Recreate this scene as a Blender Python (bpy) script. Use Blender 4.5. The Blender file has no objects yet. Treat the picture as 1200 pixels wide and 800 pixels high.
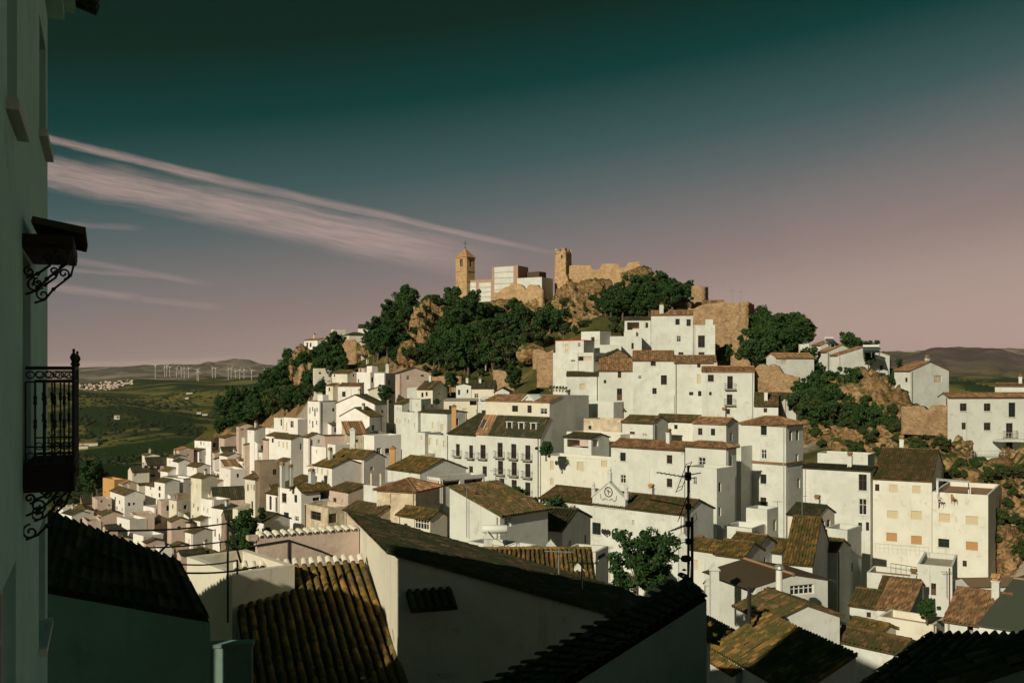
import bpy, bmesh, math, random
import numpy as np
from mathutils import Vector, noise as mnoise

S = bpy.context.scene
COL = S.collection
F = 1150.0                      # focal length in pixels of the 1200 px wide photograph
CX, CY = 600.0, 432.0           # vanishing point of the view axis (level camera, shifted)
R = math.radians

# ------------------------------------------------------------------ camera
cam = bpy.data.cameras.new("camera")
cam.sensor_width = 36.0
cam.lens = 36.0 * F / 1200.0
cam.shift_y = (CY - 400.0) / 1200.0
cam.clip_start = 0.1
cam.clip_end = 120000.0
camo = bpy.data.objects.new("camera", cam)
COL.objects.link(camo)
camo.location = (0, 0, 0)
camo.rotation_euler = (R(90), 0, 0)
S.camera = camo

# ------------------------------------------------------------------ exposure
S.view_settings.view_transform = 'Standard'
S.view_settings.look = 'None'
S.view_settings.exposure = 0.0
S.view_settings.gamma = 1.0
S.view_settings.use_curve_mapping = False
S.cycles.max_bounces = 6
S.cycles.diffuse_bounces = 2
S.cycles.glossy_bounces = 2
S.cycles.transmission_bounces = 2
S.cycles.volume_bounces = 0
S.cycles.transparent_max_bounces = 6

# ------------------------------------------------------------------ sun
SUN_AZ, SUN_EL = 33.0, 25.0     # sun behind the viewer, to the left
sd = Vector((-math.sin(R(SUN_AZ)) * math.cos(R(SUN_EL)), -math.cos(R(SUN_AZ)) * math.cos(R(SUN_EL)), math.sin(R(SUN_EL))))
sun = bpy.data.lights.new("sun", 'SUN')
sun.energy = 4.05
sun.angle = R(0.5)
sun.color = (1.0, 0.93, 0.73)
suno = bpy.data.objects.new("sun", sun)
COL.objects.link(suno)
suno.rotation_euler = (-sd).to_track_quat('-Z', 'Y').to_euler()

# ------------------------------------------------------------------ world
W = bpy.data.worlds.new("World")
S.world = W
W.use_nodes = True
wt = W.node_tree
wt.nodes.clear()


class NB:
    """small helper to write node trees as expressions"""
    def __init__(s, t): s.t = t

    def n(s, typ, **k):
        q = s.t.nodes.new(typ)
        for a, b in k.items(): setattr(q, a, b)
        return q

    def put(s, sock, v):
        if isinstance(v, bpy.types.NodeSocket): s.t.links.new(v, sock)
        else: sock.default_value = v

    def m(s, op, a, b=0.0, c=0.0, clamp=False):
        q = s.n('ShaderNodeMath', operation=op, use_clamp=clamp)
        s.put(q.inputs[0], a); s.put(q.inputs[1], b); s.put(q.inputs[2], c)
        return q.outputs[0]

    def ss(s, v, lo, hi):
        q = s.n('ShaderNodeMapRange', interpolation_type='SMOOTHSTEP')
        s.put(q.inputs[0], v); s.put(q.inputs[1], lo); s.put(q.inputs[2], hi)
        s.put(q.inputs[3], 0.0); s.put(q.inputs[4], 1.0)
        return q.outputs[0]

    def mix(s, f, a, b, bt='MIX'):
        q = s.n('ShaderNodeMix', data_type='RGBA', blend_type=bt)
        s.put(q.inputs[0], f)
        s.put(q.inputs[6], a if isinstance(a, bpy.types.NodeSocket) else (*a, 1) if len(a) == 3 else a)
        s.put(q.inputs[7], b if isinstance(b, bpy.types.NodeSocket) else (*b, 1) if len(b) == 3 else b)
        return q.outputs[2]

    def noise(s, vec, sc, det=4.0, rough=0.55, dist=0.0, out=0):
        q = s.n('ShaderNodeTexNoise')
        if vec is not None: s.put(q.inputs['Vector'], vec)
        q.inputs['Scale'].default_value = sc; q.inputs['Detail'].default_value = det
        q.inputs['Roughness'].default_value = rough; q.inputs['Distortion'].default_value = dist
        return q.outputs[out]

    def ramp(s, f, stops, interp='LINEAR'):
        q = s.n('ShaderNodeValToRGB')
        q.color_ramp.interpolation = interp
        e = q.color_ramp.elements
        while len(e) < len(stops): e.new(0.5)
        for el, (p, c) in zip(e, stops):
            el.position = p; el.color = (*c, 1)
        s.put(q.inputs[0], f)
        return q.outputs[0]

    def comb(s, x, y, z):
        q = s.n('ShaderNodeCombineXYZ')
        s.put(q.inputs[0], x); s.put(q.inputs[1], y); s.put(q.inputs[2], z)
        return q.outputs[0]


def lin(r, g, b):
    f = lambda c: (c / 255 / 12.92) if c <= 10 else ((c / 255 + 0.055) / 1.055) ** 2.4
    return (f(r), f(g), f(b))


w = NB(wt)
geo = w.n('ShaderNodeTexCoord')
sep = w.n('ShaderNodeSeparateXYZ')
wt.links.new(geo.outputs['Generated'], sep.inputs[0])
dx, dy, dz = sep.outputs
sky = w.n('ShaderNodeTexSky', sky_type='NISHITA')
sky.sun_disc = False
sky.sun_elevation = R(SUN_EL)
sky.sun_rotation = R(180 + SUN_AZ)
sky.air_density = 1.0; sky.dust_density = 2.0
# evening colour of the sky by height, a little brighter towards the right-hand horizon
t = w.m('ADD', dz, w.m('MULTIPLY', dx, -0.14))
t = w.m('MULTIPLY', w.m('ADD', t, 0.1), 1.25, clamp=True)
grad = w.ramp(t, [(0.00, lin(190, 161, 151)), (0.10, lin(181, 154, 145)), (0.17, lin(166, 145, 136)), (0.225, lin(143, 125, 120)), (0.28, lin(120, 114, 113)),
                  (0.33, lin(93, 101, 101)), (0.385, lin(60, 86, 86)), (0.47, lin(4, 57, 53)), (0.55, lin(4, 36, 24)), (0.62, lin(6, 33, 25)), (0.8, lin(12, 46, 38)), (1.0, lin(22, 62, 53))])
# high clouds: drawn in directions of the sky (a = x/y, b = z/y), only ahead
ysafe = w.m('MAXIMUM', dy, 0.05)
A = w.m('DIVIDE', dx, ysafe)
B = w.m('DIVIDE', dz, ysafe)


def streak(px0, py0, px1, py1, w0, w1, dens, fib, soft=1.0, seed=0.0):
    a0, b0, a1, b1 = (px0 - CX) / F, (CY - py0) / F, (px1 - CX) / F, (CY - py1) / F
    L = math.hypot(a1 - a0, b1 - b0); ux, uy = (a1 - a0) / L, (b1 - b0) / L
    ra = w.m('SUBTRACT', A, a0); rb = w.m('SUBTRACT', B, b0)
    along = w.m('DIVIDE', w.m('ADD', w.m('MULTIPLY', ra, ux), w.m('MULTIPLY', rb, uy)), L)
    acr = w.m('MULTIPLY', w.m('ADD', w.m('MULTIPLY', ra, -uy), w.m('MULTIPLY', rb, ux)), F)
    v = w.comb(w.m('MULTIPLY', along, L * 11), w.m('ADD', w.m('MULTIPLY', acr, 0.07), seed), seed)
    nz = w.noise(v, 1.0, 5.0, 0.6, 0.4)
    v2 = w.comb(w.m('MULTIPLY', along, L * 22), w.m('ADD', w.m('MULTIPLY', acr, 0.22), seed), seed)
    nz2 = w.noise(v2, 1.0, 4.0, 0.65, 0.5)
    acr = w.m('ADD', acr, w.m('MULTIPLY', w.m('SUBTRACT', nz, 0.5), fib))
    wid = w.m('ADD', w0, w.m('MULTIPLY', along, w1 - w0))
    wid = w.m('MAXIMUM', wid, 0.5)
    d = w.m('DIVIDE', w.m('ABSOLUTE', acr), wid)
    prof = w.m('SUBTRACT', 1.0, w.ss(d, 0.25, 0.25 + 0.9 * soft))
    ends = w.m('MULTIPLY', w.ss(along, -0.02, 0.1), w.m('SUBTRACT', 1.0, w.ss(along, 0.72, 1.0)))
    return w.m('MULTIPLY', w.m('MULTIPLY', prof, ends), w.m('MULTIPLY', w.m('ADD', w.m('MULTIPLY', w.ss(nz2, 0.25, 0.75), 0.5), 0.62), dens))


clouds = None
for a in [(-160, 156, 640, 320, 13, 21, 0.52, 22, 1.6, 0.0), (-60, 134, 350, 234, 2.5, 4.5, 0.45, 9, 1.7, 3.0), (180, 194, 690, 306, 5, 2.6, 0.36, 7, 1.7, 7.0),
          (60, 300, 260, 336, 3, 3, 0.18, 6, 1.8, 11.0), (20, 330, 180, 352, 4, 4, 0.24, 8, 1.8, 15.0), (70, 262, 175, 268, 3, 2.5, 0.13, 5, 1.8, 19.0),
          (160, 350, 270, 361, 3, 3, 0.14, 5, 1.8, 23.0), (70, 315, 230, 328, 2, 2, 0.16, 5, 1.8, 27.0),
          (900, 290, 1400, 60, 60, 90, 0.03, 60, 1.2, 31.0), (1000, 280, 1250, 180, 10, 14, 0.04, 12, 1.2, 37.0), (-40, 432, 330, 420, 5, 5, 0.35, 6, 1.0, 41.0)]:
    q = streak(*a)
    clouds = q if clouds is None else w.m('MAXIMUM', clouds, q)
ahead = w.ss(dy, 0.05, 0.3)
clouds = w.m('MULTIPLY', clouds, ahead, clamp=True)
skyc = w.mix(clouds, grad, lin(206, 172, 163))
bg = w.n('ShaderNodeBackground'); bg.inputs[1].default_value = 1.0
bg2 = w.n('ShaderNodeBackground'); bg2.inputs[1].default_value = 0.001
wt.links.new(skyc, bg.inputs[0]); wt.links.new(sky.outputs[0], bg2.inputs[0])
add = w.n('ShaderNodeAddShader'); out = w.n('ShaderNodeOutputWorld')
wt.links.new(bg.outputs[0], add.inputs[0]); wt.links.new(bg2.outputs[0], add.inputs[1]); wt.links.new(add.outputs[0], out.inputs[0])

# ------------------------------------------------------------------ helpers
rng = random.Random(7)
nrng = np.random.default_rng(7)


def P(px, py, Y):
    return Vector(((px - CX) / F * Y, Y, (CY - py) / F * Y))


class MB:
    """collects polygons (and numpy quads) for one mesh"""
    def __init__(s):
        s.v = []; s.f = []; s.m = []; s.nv = 0; s.arr = []; s.mats = []; s.cur = 0; s.rnd = False

    def mat(s, m):
        if m not in s.mats: s.mats.append(m)
        s.cur = s.mats.index(m); return s

    def poly(s, *pts):
        b = len(s.v)
        s.v.extend([tuple(p) for p in pts]); s.f.append(tuple(range(b, b + len(pts)))); s.m.append(s.cur); return s

    def quads(s, V, Q, rnd=None):
        s.arr.append((np.asarray(V, float), np.asarray(Q, int), s.cur, rnd)); return s

    def box(s, x0, y0, z0, x1, y1, z1):
        p = [(x0, y0, z0), (x1, y0, z0), (x1, y1, z0), (x0, y1, z0), (x0, y0, z1), (x1, y0, z1), (x1, y1, z1), (x0, y1, z1)]
        b = len(s.v); s.v.extend(p)
        for q in ((0, 3, 2, 1), (4, 5, 6, 7), (0, 1, 5, 4), (1, 2, 6, 5), (2, 3, 7, 6), (3, 0, 4, 7)):
            s.f.append(tuple(b + i for i in q)); s.m.append(s.cur)
        return s

    def tube(s, pts, r, n=6, closed=False):
        pts = [Vector(p) for p in pts]
        rings = []
        for i, p in enumerate(pts):
            a = pts[max(i - 1, 0)]; c = pts[min(i + 1, len(pts) - 1)]
            d = (c - a).normalized()
            up = Vector((0, 0, 1)) if abs(d.z) < 0.9 else Vector((1, 0, 0))
            x = d.cross(up).normalized(); y = d.cross(x)
            rr = r[i] if isinstance(r, (list, tuple)) else r
            b = len(s.v)
            for k in range(n):
                q = p + (x * math.cos(2 * math.pi * k / n) + y * math.sin(2 * math.pi * k / n)) * rr
                s.v.append(tuple(q))
            rings.append(b)
        for a, b in zip(rings, rings[1:]):
            for k in range(n):
                s.f.append((a + k, a + (k + 1) % n, b + (k + 1) % n, b + k)); s.m.append(s.cur)
        for b, rev in ((rings[0], True), (rings[-1], False)):
            idx = [b + k for k in range(n)]
            s.f.append(tuple(idx[::-1] if rev else idx)); s.m.append(s.cur)
        return s

    def lathe(s, prof, n=10, c=(0, 0, 0)):
        rings = []
        for r, z in prof:
            b = len(s.v)
            for k in range(n):
                a = 2 * math.pi * k / n
                s.v.append((c[0] + r * math.cos(a), c[1] + r * math.sin(a), c[2] + z))
            rings.append(b)
        for a, b in zip(rings, rings[1:]):
            for k in range(n):
                s.f.append((a + k, a + (k + 1) % n, b + (k + 1) % n, b + k)); s.m.append(s.cur)
        s.f.append(tuple(rings[-1] + k for k in range(n))); s.m.append(s.cur)
        s.f.append(tuple(rings[0] + k for k in reversed(range(n)))); s.m.append(s.cur)
        return s

    def build(s, name, parent=None, smooth=False):
        me = bpy.data.meshes.new(name)
        if s.arr:
            V = [np.array(s.v, float).reshape(-1, 3)]; nv = len(s.v)
            loops = [i for f in s.f for i in f]; cnt = [len(f) for f in s.f]; mi = list(s.m)
            L = [np.array(loops, int)]; Cn = [np.array(cnt, int)]; M = [np.array(mi, int)]; Rn = [np.full(len(cnt), 0.5)]
            for v, q, m, r in s.arr:
                V.append(v); L.append((q + nv).ravel()); Cn.append(np.full(len(q), q.shape[1])); M.append(np.full(len(q), m))
                Rn.append(np.full(len(q), 0.5) if r is None else r); nv += len(v)
            V = np.concatenate(V); L = np.concatenate(L); Cn = np.concatenate(Cn); M = np.concatenate(M); Rn = np.concatenate(Rn)
            me.vertices.add(len(V)); me.vertices.foreach_set('co', V.ravel())
            me.loops.add(len(L)); me.loops.foreach_set('vertex_index', L.astype(np.int32))
            me.polygons.add(len(Cn)); st = np.concatenate([[0], np.cumsum(Cn)[:-1]])
            me.polygons.foreach_set('loop_start', st.astype(np.int32))
            me.polygons.foreach_set('material_index', M.astype(np.int32))
            at = me.attributes.new('rnd', 'FLOAT', 'FACE'); at.data.foreach_set('value', Rn.astype(np.float32))
            me.update(calc_edges=True)
        else:
            me.from_pydata(s.v, [], s.f)
            if s.m: me.polygons.foreach_set('material_index', s.m)
        for m in s.mats: me.materials.append(m)
        if smooth: me.polygons.foreach_set('use_smooth', [True] * len(me.polygons))
        o = bpy.data.objects.new(name, me); COL.objects.link(o)
        if parent: o.parent = parent
        return o


def tag(o, label=None, cat=None, group=None, kind=None):
    if label: o['label'] = label
    if cat: o['category'] = cat
    if group: o['group'] = group
    if kind: o['kind'] = kind
    return o


def empty(name, loc, rz=0.0):
    o = bpy.data.objects.new(name, None); COL.objects.link(o)
    o.location = loc; o.rotation_euler = (0, 0, rz); o.empty_display_size = 0.3
    return o


# ------------------------------------------------------------------ materials
def mat(name, base=None, rough=0.9, spec=0.2, metallic=0.0, fn=None, bump=None):
    m = bpy.data.materials.new(name); m.use_nodes = True
    nt = m.node_tree; b = nt.nodes['Principled BSDF']
    b.inputs['Roughness'].default_value = rough
    b.inputs['Specular IOR Level'].default_value = spec
    b.inputs['Metallic'].default_value = metallic
    if base: b.inputs['Base Color'].default_value = (*base, 1)
    k = NB(nt)
    if fn: nt.links.new(fn(k), b.inputs['Base Color'])
    if bump:
        sc, st, dist = bump
        tc = k.n('ShaderNodeTexCoord')
        bn = k.n('ShaderNodeBump'); bn.inputs['Strength'].default_value = st; bn.inputs['Distance'].default_value = dist
        nt.links.new(k.noise(tc.outputs['Object'], sc, 6, 0.65), bn.inputs['Height'])
        nt.links.new(bn.outputs[0], b.inputs['Normal'])
    return m


def objc(k): return k.n('ShaderNodeTexCoord').outputs['Object']


def plaster(c1, c2, stain, amount=0.5):
    def fn(k):
        o = objc(k)
        rn = k.n('ShaderNodeObjectInfo').outputs['Random']
        sp = k.n('ShaderNodeSeparateXYZ'); k.put(sp.inputs[0], o)
        off = k.n('ShaderNodeVectorMath', operation='ADD'); k.put(off.inputs[0], o)
        k.put(off.inputs[1], k.comb(k.m('MULTIPLY', rn, 90.0), k.m('MULTIPLY', rn, 37.0), 0.0))
        v = off.outputs[0]
        base = k.mix(k.ss(k.noise(v, 0.42, 6, 0.66), 0.36, 0.66), c1, c2)
        base = k.mix(k.m('MULTIPLY', rn, 0.55), base, c2)
        st = k.ss(k.noise(v, 0.9, 8, 0.75), 0.54, 0.72)
        vs = k.n('ShaderNodeVectorMath', operation='MULTIPLY'); k.put(vs.inputs[0], v); vs.inputs[1].default_value = (2.6, 2.6, 0.16)
        run = k.ss(k.noise(vs.outputs[0], 1.0, 6, 0.66), 0.56, 0.74)
        f = k.m('MULTIPLY', k.m('MAXIMUM', st, k.m('MULTIPLY', run, 0.8)), amount)
        return k.mix(f, base, stain)
    return fn


M = {}
M['w'] = mat('whitewash', rough=0.92, fn=plaster((0.66, 0.665, 0.605), (0.55, 0.545, 0.49), (0.38, 0.33, 0.26), 0.75), bump=(2.2, 0.35, 0.06))
M['w2'] = mat('lighter_limewash', rough=0.92, fn=plaster((0.84, 0.80, 0.755), (0.74, 0.69, 0.64), (0.46, 0.38, 0.32), 0.6), bump=(2.2, 0.35, 0.06))  # paler version of the whitewash, used on the western houses
M['t2'] = mat('deep_shade_limewash', rough=0.92, fn=plaster((0.20, 0.29, 0.24), (0.16, 0.24, 0.20), (0.1, 0.15, 0.12), 0.6), bump=(2.2, 0.4, 0.05))  # foreground walls: dark teal shade painted into the base colour
M['c'] = mat('cream_plaster', rough=0.92, fn=plaster((0.72, 0.67, 0.55), (0.62, 0.56, 0.45), (0.44, 0.35, 0.25), 0.75), bump=(2.2, 0.35, 0.06))
M['cw'] = mat('pale_cream_plaster', rough=0.92, fn=plaster((0.73, 0.71, 0.62), (0.63, 0.60, 0.51), (0.42, 0.35, 0.27), 0.7), bump=(2.2, 0.35, 0.06))
M['p'] = mat('bare_plaster', rough=0.95, fn=plaster((0.60, 0.47, 0.39), (0.50, 0.38, 0.31), (0.30, 0.22, 0.17), 0.75), bump=(3, 0.5, 0.08))
M['o'] = mat('ochre_plaster', rough=0.92, fn=plaster((0.58, 0.33, 0.13), (0.50, 0.28, 0.10), (0.34, 0.2, 0.09), 0.5), bump=(2, 0.4, 0.06))
M['g'] = mat('stained_render', rough=0.95, fn=plaster((0.36, 0.26, 0.18), (0.22, 0.17, 0.12), (0.12, 0.11, 0.07), 0.8), bump=(2, 0.6, 0.1))
M['t'] = mat('shade_teal_limewash', rough=0.9, fn=plaster((0.46, 0.76, 0.63), (0.38, 0.66, 0.54), (0.22, 0.40, 0.32), 0.5), bump=(3, 0.4, 0.03))  # tall near house: teal tone of its shade painted into the wall colour


def stone_fn(c1, c2, c3, sc):
    def fn(k):
        o = objc(k)
        vo = k.n('ShaderNodeTexVoronoi'); k.put(vo.inputs['Vector'], o); vo.inputs['Scale'].default_value = sc
        q = k.n('ShaderNodeSeparateColor'); k.put(q.inputs[0], vo.outputs['Color'])
        a = k.mix(q.outputs[0], c1, tuple(x * .82 for x in c2))
        e = k.ss(k.noise(o, 0.5, 6, 0.7), 0.45, 0.7)
        return k.mix(k.m('MULTIPLY', e, 0.8), a, c3)
    return fn


M['s'] = mat('pale_stone', rough=0.95, fn=stone_fn((0.66, 0.55, 0.40), (0.55, 0.44, 0.31), (0.42, 0.31, 0.2), 1.6), bump=(2.5, 0.8, 0.15))
M['ruin'] = mat('ruin_masonry', rough=0.95, fn=stone_fn((0.52, 0.34, 0.19), (0.44, 0.28, 0.15), (0.26, 0.165, 0.09), 2.3), bump=(3.2, 1.0, 0.5))
M['castle'] = mat('castle_masonry', rough=0.95, fn=stone_fn((0.62, 0.41, 0.22), (0.56, 0.36, 0.19), (0.34, 0.21, 0.11), 1.8), bump=(2.6, 1.0, 0.5))
M['brickp'] = mat('brick_pilaster', rough=0.95, fn=plaster((0.46, 0.28, 0.18), (0.38, 0.23, 0.15), (0.28, 0.18, 0.12), 0.5))


def tile_fn(a, b, c, moss, mamt):
    def fn(k):
        o = objc(k)
        at = k.n('ShaderNodeAttribute'); at.attribute_name = 'rnd'
        rn = k.n('ShaderNodeObjectInfo').outputs['Random']
        r = k.m('FRACT', k.m('ADD', at.outputs['Fac'], rn))
        base = k.ramp(r, [(0.0, a), (0.45, b), (0.8, c), (1.0, tuple(min(1, x * 1.3) for x in c))])
        off = k.n('ShaderNodeVectorMath', operation='ADD'); k.put(off.inputs[0], o)
        k.put(off.inputs[1], k.comb(k.m('MULTIPLY', rn, 50.0), k.m('MULTIPLY', rn, 31.0), 0.0))
        m1 = k.ss(k.noise(off.outputs[0], 0.9, 7, 0.75), mamt, mamt + 0.16)
        lich = k.ss(k.noise(off.outputs[0], 5.0, 4, 0.7), 0.6, 0.72)
        base = k.mix(k.m('MULTIPLY', m1, 0.9), base, moss)
        return k.mix(k.m('MULTIPLY', lich, 0.3), base, (0.20, 0.16, 0.07))
    return fn


M['tile_moss'] = mat('mossy_roof_tile', rough=0.95, fn=tile_fn((0.085, 0.055, 0.03), (0.13, 0.075, 0.035), (0.19, 0.105, 0.045), (0.055, 0.06, 0.018), 0.42), bump=(18, 0.4, 0.02))
M['tile_dark'] = mat('weathered_roof_tile', rough=0.95, fn=tile_fn((0.045, 0.034, 0.022), (0.07, 0.05, 0.03), (0.11, 0.07, 0.038), (0.032, 0.042, 0.016), 0.40), bump=(18, 0.4, 0.02))
M['tile_orange'] = mat('terracotta_roof_tile', rough=0.95, fn=tile_fn((0.17, 0.09, 0.045), (0.26, 0.14, 0.065), (0.36, 0.20, 0.10), (0.12, 0.095, 0.045), 0.50), bump=(18, 0.4, 0.02))
M['tile_gold'] = mat('lichen_roof_tile', rough=0.95, fn=tile_fn((0.085, 0.06, 0.025), (0.15, 0.09, 0.03), (0.23, 0.13, 0.035), (0.06, 0.064, 0.018), 0.45), bump=(18, 0.4, 0.02))
M['clay'] = mat('clay_floor', rough=0.9, fn=plaster((0.34, 0.20, 0.12), (0.28, 0.16, 0.09), (0.16, 0.11, 0.07), 0.6))
M['deck'] = mat('terrace_floor', rough=0.9, fn=plaster((0.42, 0.36, 0.29), (0.34, 0.28, 0.22), (0.2, 0.16, 0.11), 0.6))
M['brown_sheet'] = mat('brown_roof_sheet', rough=0.75, fn=plaster((0.085, 0.058, 0.034), (0.075, 0.05, 0.03), (0.05, 0.035, 0.02), 0.4))
M['fibre'] = mat('fibre_roof_sheet', rough=0.95, fn=plaster((0.20, 0.135, 0.08), (0.16, 0.105, 0.06), (0.09, 0.07, 0.04), 0.7))
M['green_sheet'] = mat('green_tarpaulin', rough=0.7, base=(0.085, 0.095, 0.065))
M['glass'] = mat('window_glass', base=(0.018, 0.022, 0.02), rough=0.12, spec=0.5)
M['dark'] = mat('dark_interior', base=(0.02, 0.018, 0.015), rough=1.0)
M['wood'] = mat('brown_wood', base=(0.11, 0.055, 0.03), rough=0.7)
M['wood_green'] = mat('dark_green_paint', base=(0.02, 0.04, 0.03), rough=0.6)
M['shut_cream'] = mat('cream_shutter', base=(0.58, 0.48, 0.32), rough=0.7)
M['shut_orange'] = mat('tan_shutter', base=(0.46, 0.25, 0.11), rough=0.7)
M['wood_dark'] = mat('blackened_wood', base=(0.035, 0.022, 0.016), rough=0.8)
M['frame_w'] = mat('white_frame', base=(0.7, 0.68, 0.62), rough=0.6)
M['iron'] = mat('black_iron', base=(0.02, 0.018, 0.016), rough=0.6, spec=0.4)
M['iron_w'] = mat('pale_painted_iron', base=(0.5, 0.48, 0.43), rough=0.6)
M['steel'] = mat('galvanised_steel', base=(0.36, 0.36, 0.34), rough=0.45, metallic=0.6)
M['red'] = mat('red_paint', base=(0.6, 0.02, 0.015), rough=0.5)
M['solar'] = mat('solar_glass', base=(0.03, 0.04, 0.045), rough=0.15, spec=0.6)
M['bark'] = mat('bark', rough=0.95, fn=lambda k: k.mix(k.noise(objc(k), 6, 5), (0.09, 0.065, 0.04), (0.16, 0.12, 0.08)), bump=(12, 0.7, 0.05))


def leaf_fn(a, b, c):
    def fn(k):
        o = objc(k); rn = k.n('ShaderNodeObjectInfo').outputs['Random']
        at = k.n('ShaderNodeAttribute'); at.attribute_name = 'rnd'
        base = k.mix(at.outputs['Fac'], a, b)
        return k.mix(k.m('MULTIPLY', rn, 0.6), base, c)
    return fn


M['leaf'] = mat('dark_foliage', rough=0.85, fn=leaf_fn((0.013, 0.036, 0.009), (0.040, 0.082, 0.019), (0.024, 0.055, 0.013)))
M['leaf2'] = mat('olive_foliage', rough=0.85, fn=leaf_fn((0.022, 0.042, 0.010), (0.06, 0.082, 0.022), (0.045, 0.058, 0.017)))


def hill_fn(k):
    g = k.n('ShaderNodeNewGeometry'); o = objc(k)
    sp = k.n('ShaderNodeSeparateXYZ'); k.put(sp.inputs[0], g.outputs['True Normal'])
    at = k.n('ShaderNodeAttribute'); at.attribute_name = 'town'
    n1 = k.noise(o, 0.06, 6, 0.65); n2 = k.noise(o, 0.5, 6, 0.7)
    rock = k.mix(n2, (0.36, 0.21, 0.10), (0.17, 0.105, 0.055))
    grass = k.mix(n2, (0.045, 0.058, 0.016), (0.10, 0.088, 0.03))
    steep = k.ss(k.m('ADD', sp.outputs[2], k.m('MULTIPLY', k.m('SUBTRACT', n1, 0.5), 0.5)), 0.62, 0.86)
    nat = k.mix(steep, rock, grass)
    town = k.mix(n2, (0.40, 0.34, 0.27), (0.28, 0.23, 0.17))
    return k.mix(at.outputs['Fac'], nat, town)


M['hill'] = mat('hillside', rough=1.0, spec=0.05, fn=hill_fn, bump=(0.9, 1.0, 0.5))


def rock_fn(k):
    o = objc(k); g = k.n('ShaderNodeNewGeometry')
    sp = k.n('ShaderNodeSeparateXYZ'); k.put(sp.inputs[0], g.outputs['True Normal'])
    n = k.noise(o, 0.3, 9, 0.72); n2 = k.noise(o, 1.5, 7, 0.75)
    c = k.ramp(n, [(0.28, (0.085, 0.06, 0.038)), (0.42, (0.24, 0.14, 0.062)), (0.54, (0.42, 0.25, 0.115)), (0.66, (0.46, 0.31, 0.18)), (0.8, (0.46, 0.38, 0.29))])
    c = k.mix(k.m('MULTIPLY', k.ss(n2, 0.48, 0.66), 0.75), c, (0.085, 0.062, 0.042))
    vo = k.n('ShaderNodeTexVoronoi', feature='DISTANCE_TO_EDGE'); vo.inputs['Scale'].default_value = 0.45
    ds = k.n('ShaderNodeVectorMath', operation='ADD'); k.put(ds.inputs[0], o)
    nv = k.n('ShaderNodeVectorMath', operation='SCALE'); k.put(nv.inputs[0], k.noise(o, 0.7, 4, 0.7, out=1)); nv.inputs['Scale'].default_value = 2.2
    k.put(ds.inputs[1], nv.outputs[0]); k.put(vo.inputs['Vector'], ds.outputs[0])
    crack = k.m('SUBTRACT', 1.0, k.ss(vo.outputs['Distance'], 0.0, 0.10))
    c = k.mix(k.m('MULTIPLY', crack, 0.55), c, (0.05, 0.036, 0.025))
    gr = k.m('MULTIPLY', k.ss(sp.outputs[2], 0.2, 0.6), k.ss(k.noise(o, 0.3, 6, 0.75), 0.42, 0.52))
    return k.mix(gr, c, k.mix(n2, (0.03, 0.045, 0.012), (0.085, 0.085, 0.028)))


M['rock'] = mat('weathered_rock', rough=1.0, spec=0.05, fn=rock_fn, bump=(1.3, 1.0, 0.6))


def valley_fn(k):
    o = objc(k)
    n = k.noise(o, 0.0021, 6, 0.62, 0.9); n2 = k.noise(o, 0.012, 6, 0.7); n3 = k.noise(o, 0.06, 3, 0.7)
    forest = k.mix(n3, (0.010, 0.027, 0.006), (0.022, 0.046, 0.010))
    field = k.mix(n2, (0.105, 0.11, 0.024), (0.19, 0.15, 0.045))
    f = k.m('MULTIPLY', k.ss(n, 0.46, 0.54), k.ss(n2, 0.34, 0.46))
    c = k.mix(f, forest, field)
    bare = k.m('MULTIPLY', k.ss(k.noise(o, 0.004, 5, 0.7), 0.64, 0.7), 0.5)
    c = k.mix(bare, c, (0.24, 0.17, 0.10))
    ln = k.n('ShaderNodeVectorMath', operation='LENGTH'); k.put(ln.inputs[0], o)      # mauve haze painted into the far hills, growing with distance
    haze_tint = k.mix(k.ss(k.noise(o, 0.004, 7, 0.7), 0.42, 0.6), (0.075, 0.055, 0.05), (0.17, 0.12, 0.10))
    return k.mix(k.ss(ln.outputs['Value'], 5000.0, 6300.0), c, haze_tint)


M['valley'] = mat('valley_ground', rough=1.0, spec=0.0, fn=valley_fn)
M['mtn'] = mat('mountain_rock', rough=1.0, spec=0.0, fn=lambda k: k.mix(k.ss(k.noise(objc(k), 0.0022, 7, 0.7), 0.46, 0.6), (0.06, 0.06, 0.035), (0.26, 0.2, 0.15)))
M['bush'] = mat('valley_bush', rough=1.0, spec=0.0, fn=leaf_fn((0.010, 0.024, 0.008), (0.022, 0.040, 0.012), (0.016, 0.03, 0.01)))
M['sea'] = mat('sea_water', base=(0.03, 0.05, 0.06), rough=0.3)

# ------------------------------------------------------------------ house specifications
SPEC = []


def H(label, xl, xc, xr, yt, Y, th, h, roof, col='w', wins='', tile='tile_moss', **k):
    SPEC.append(dict(label=label, xl=xl, xc=xc, xr=xr, yt=yt, Y=Y, th=th, h=h, roof=roof, col=col, wins=wins, tile=tile, **k))

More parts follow.
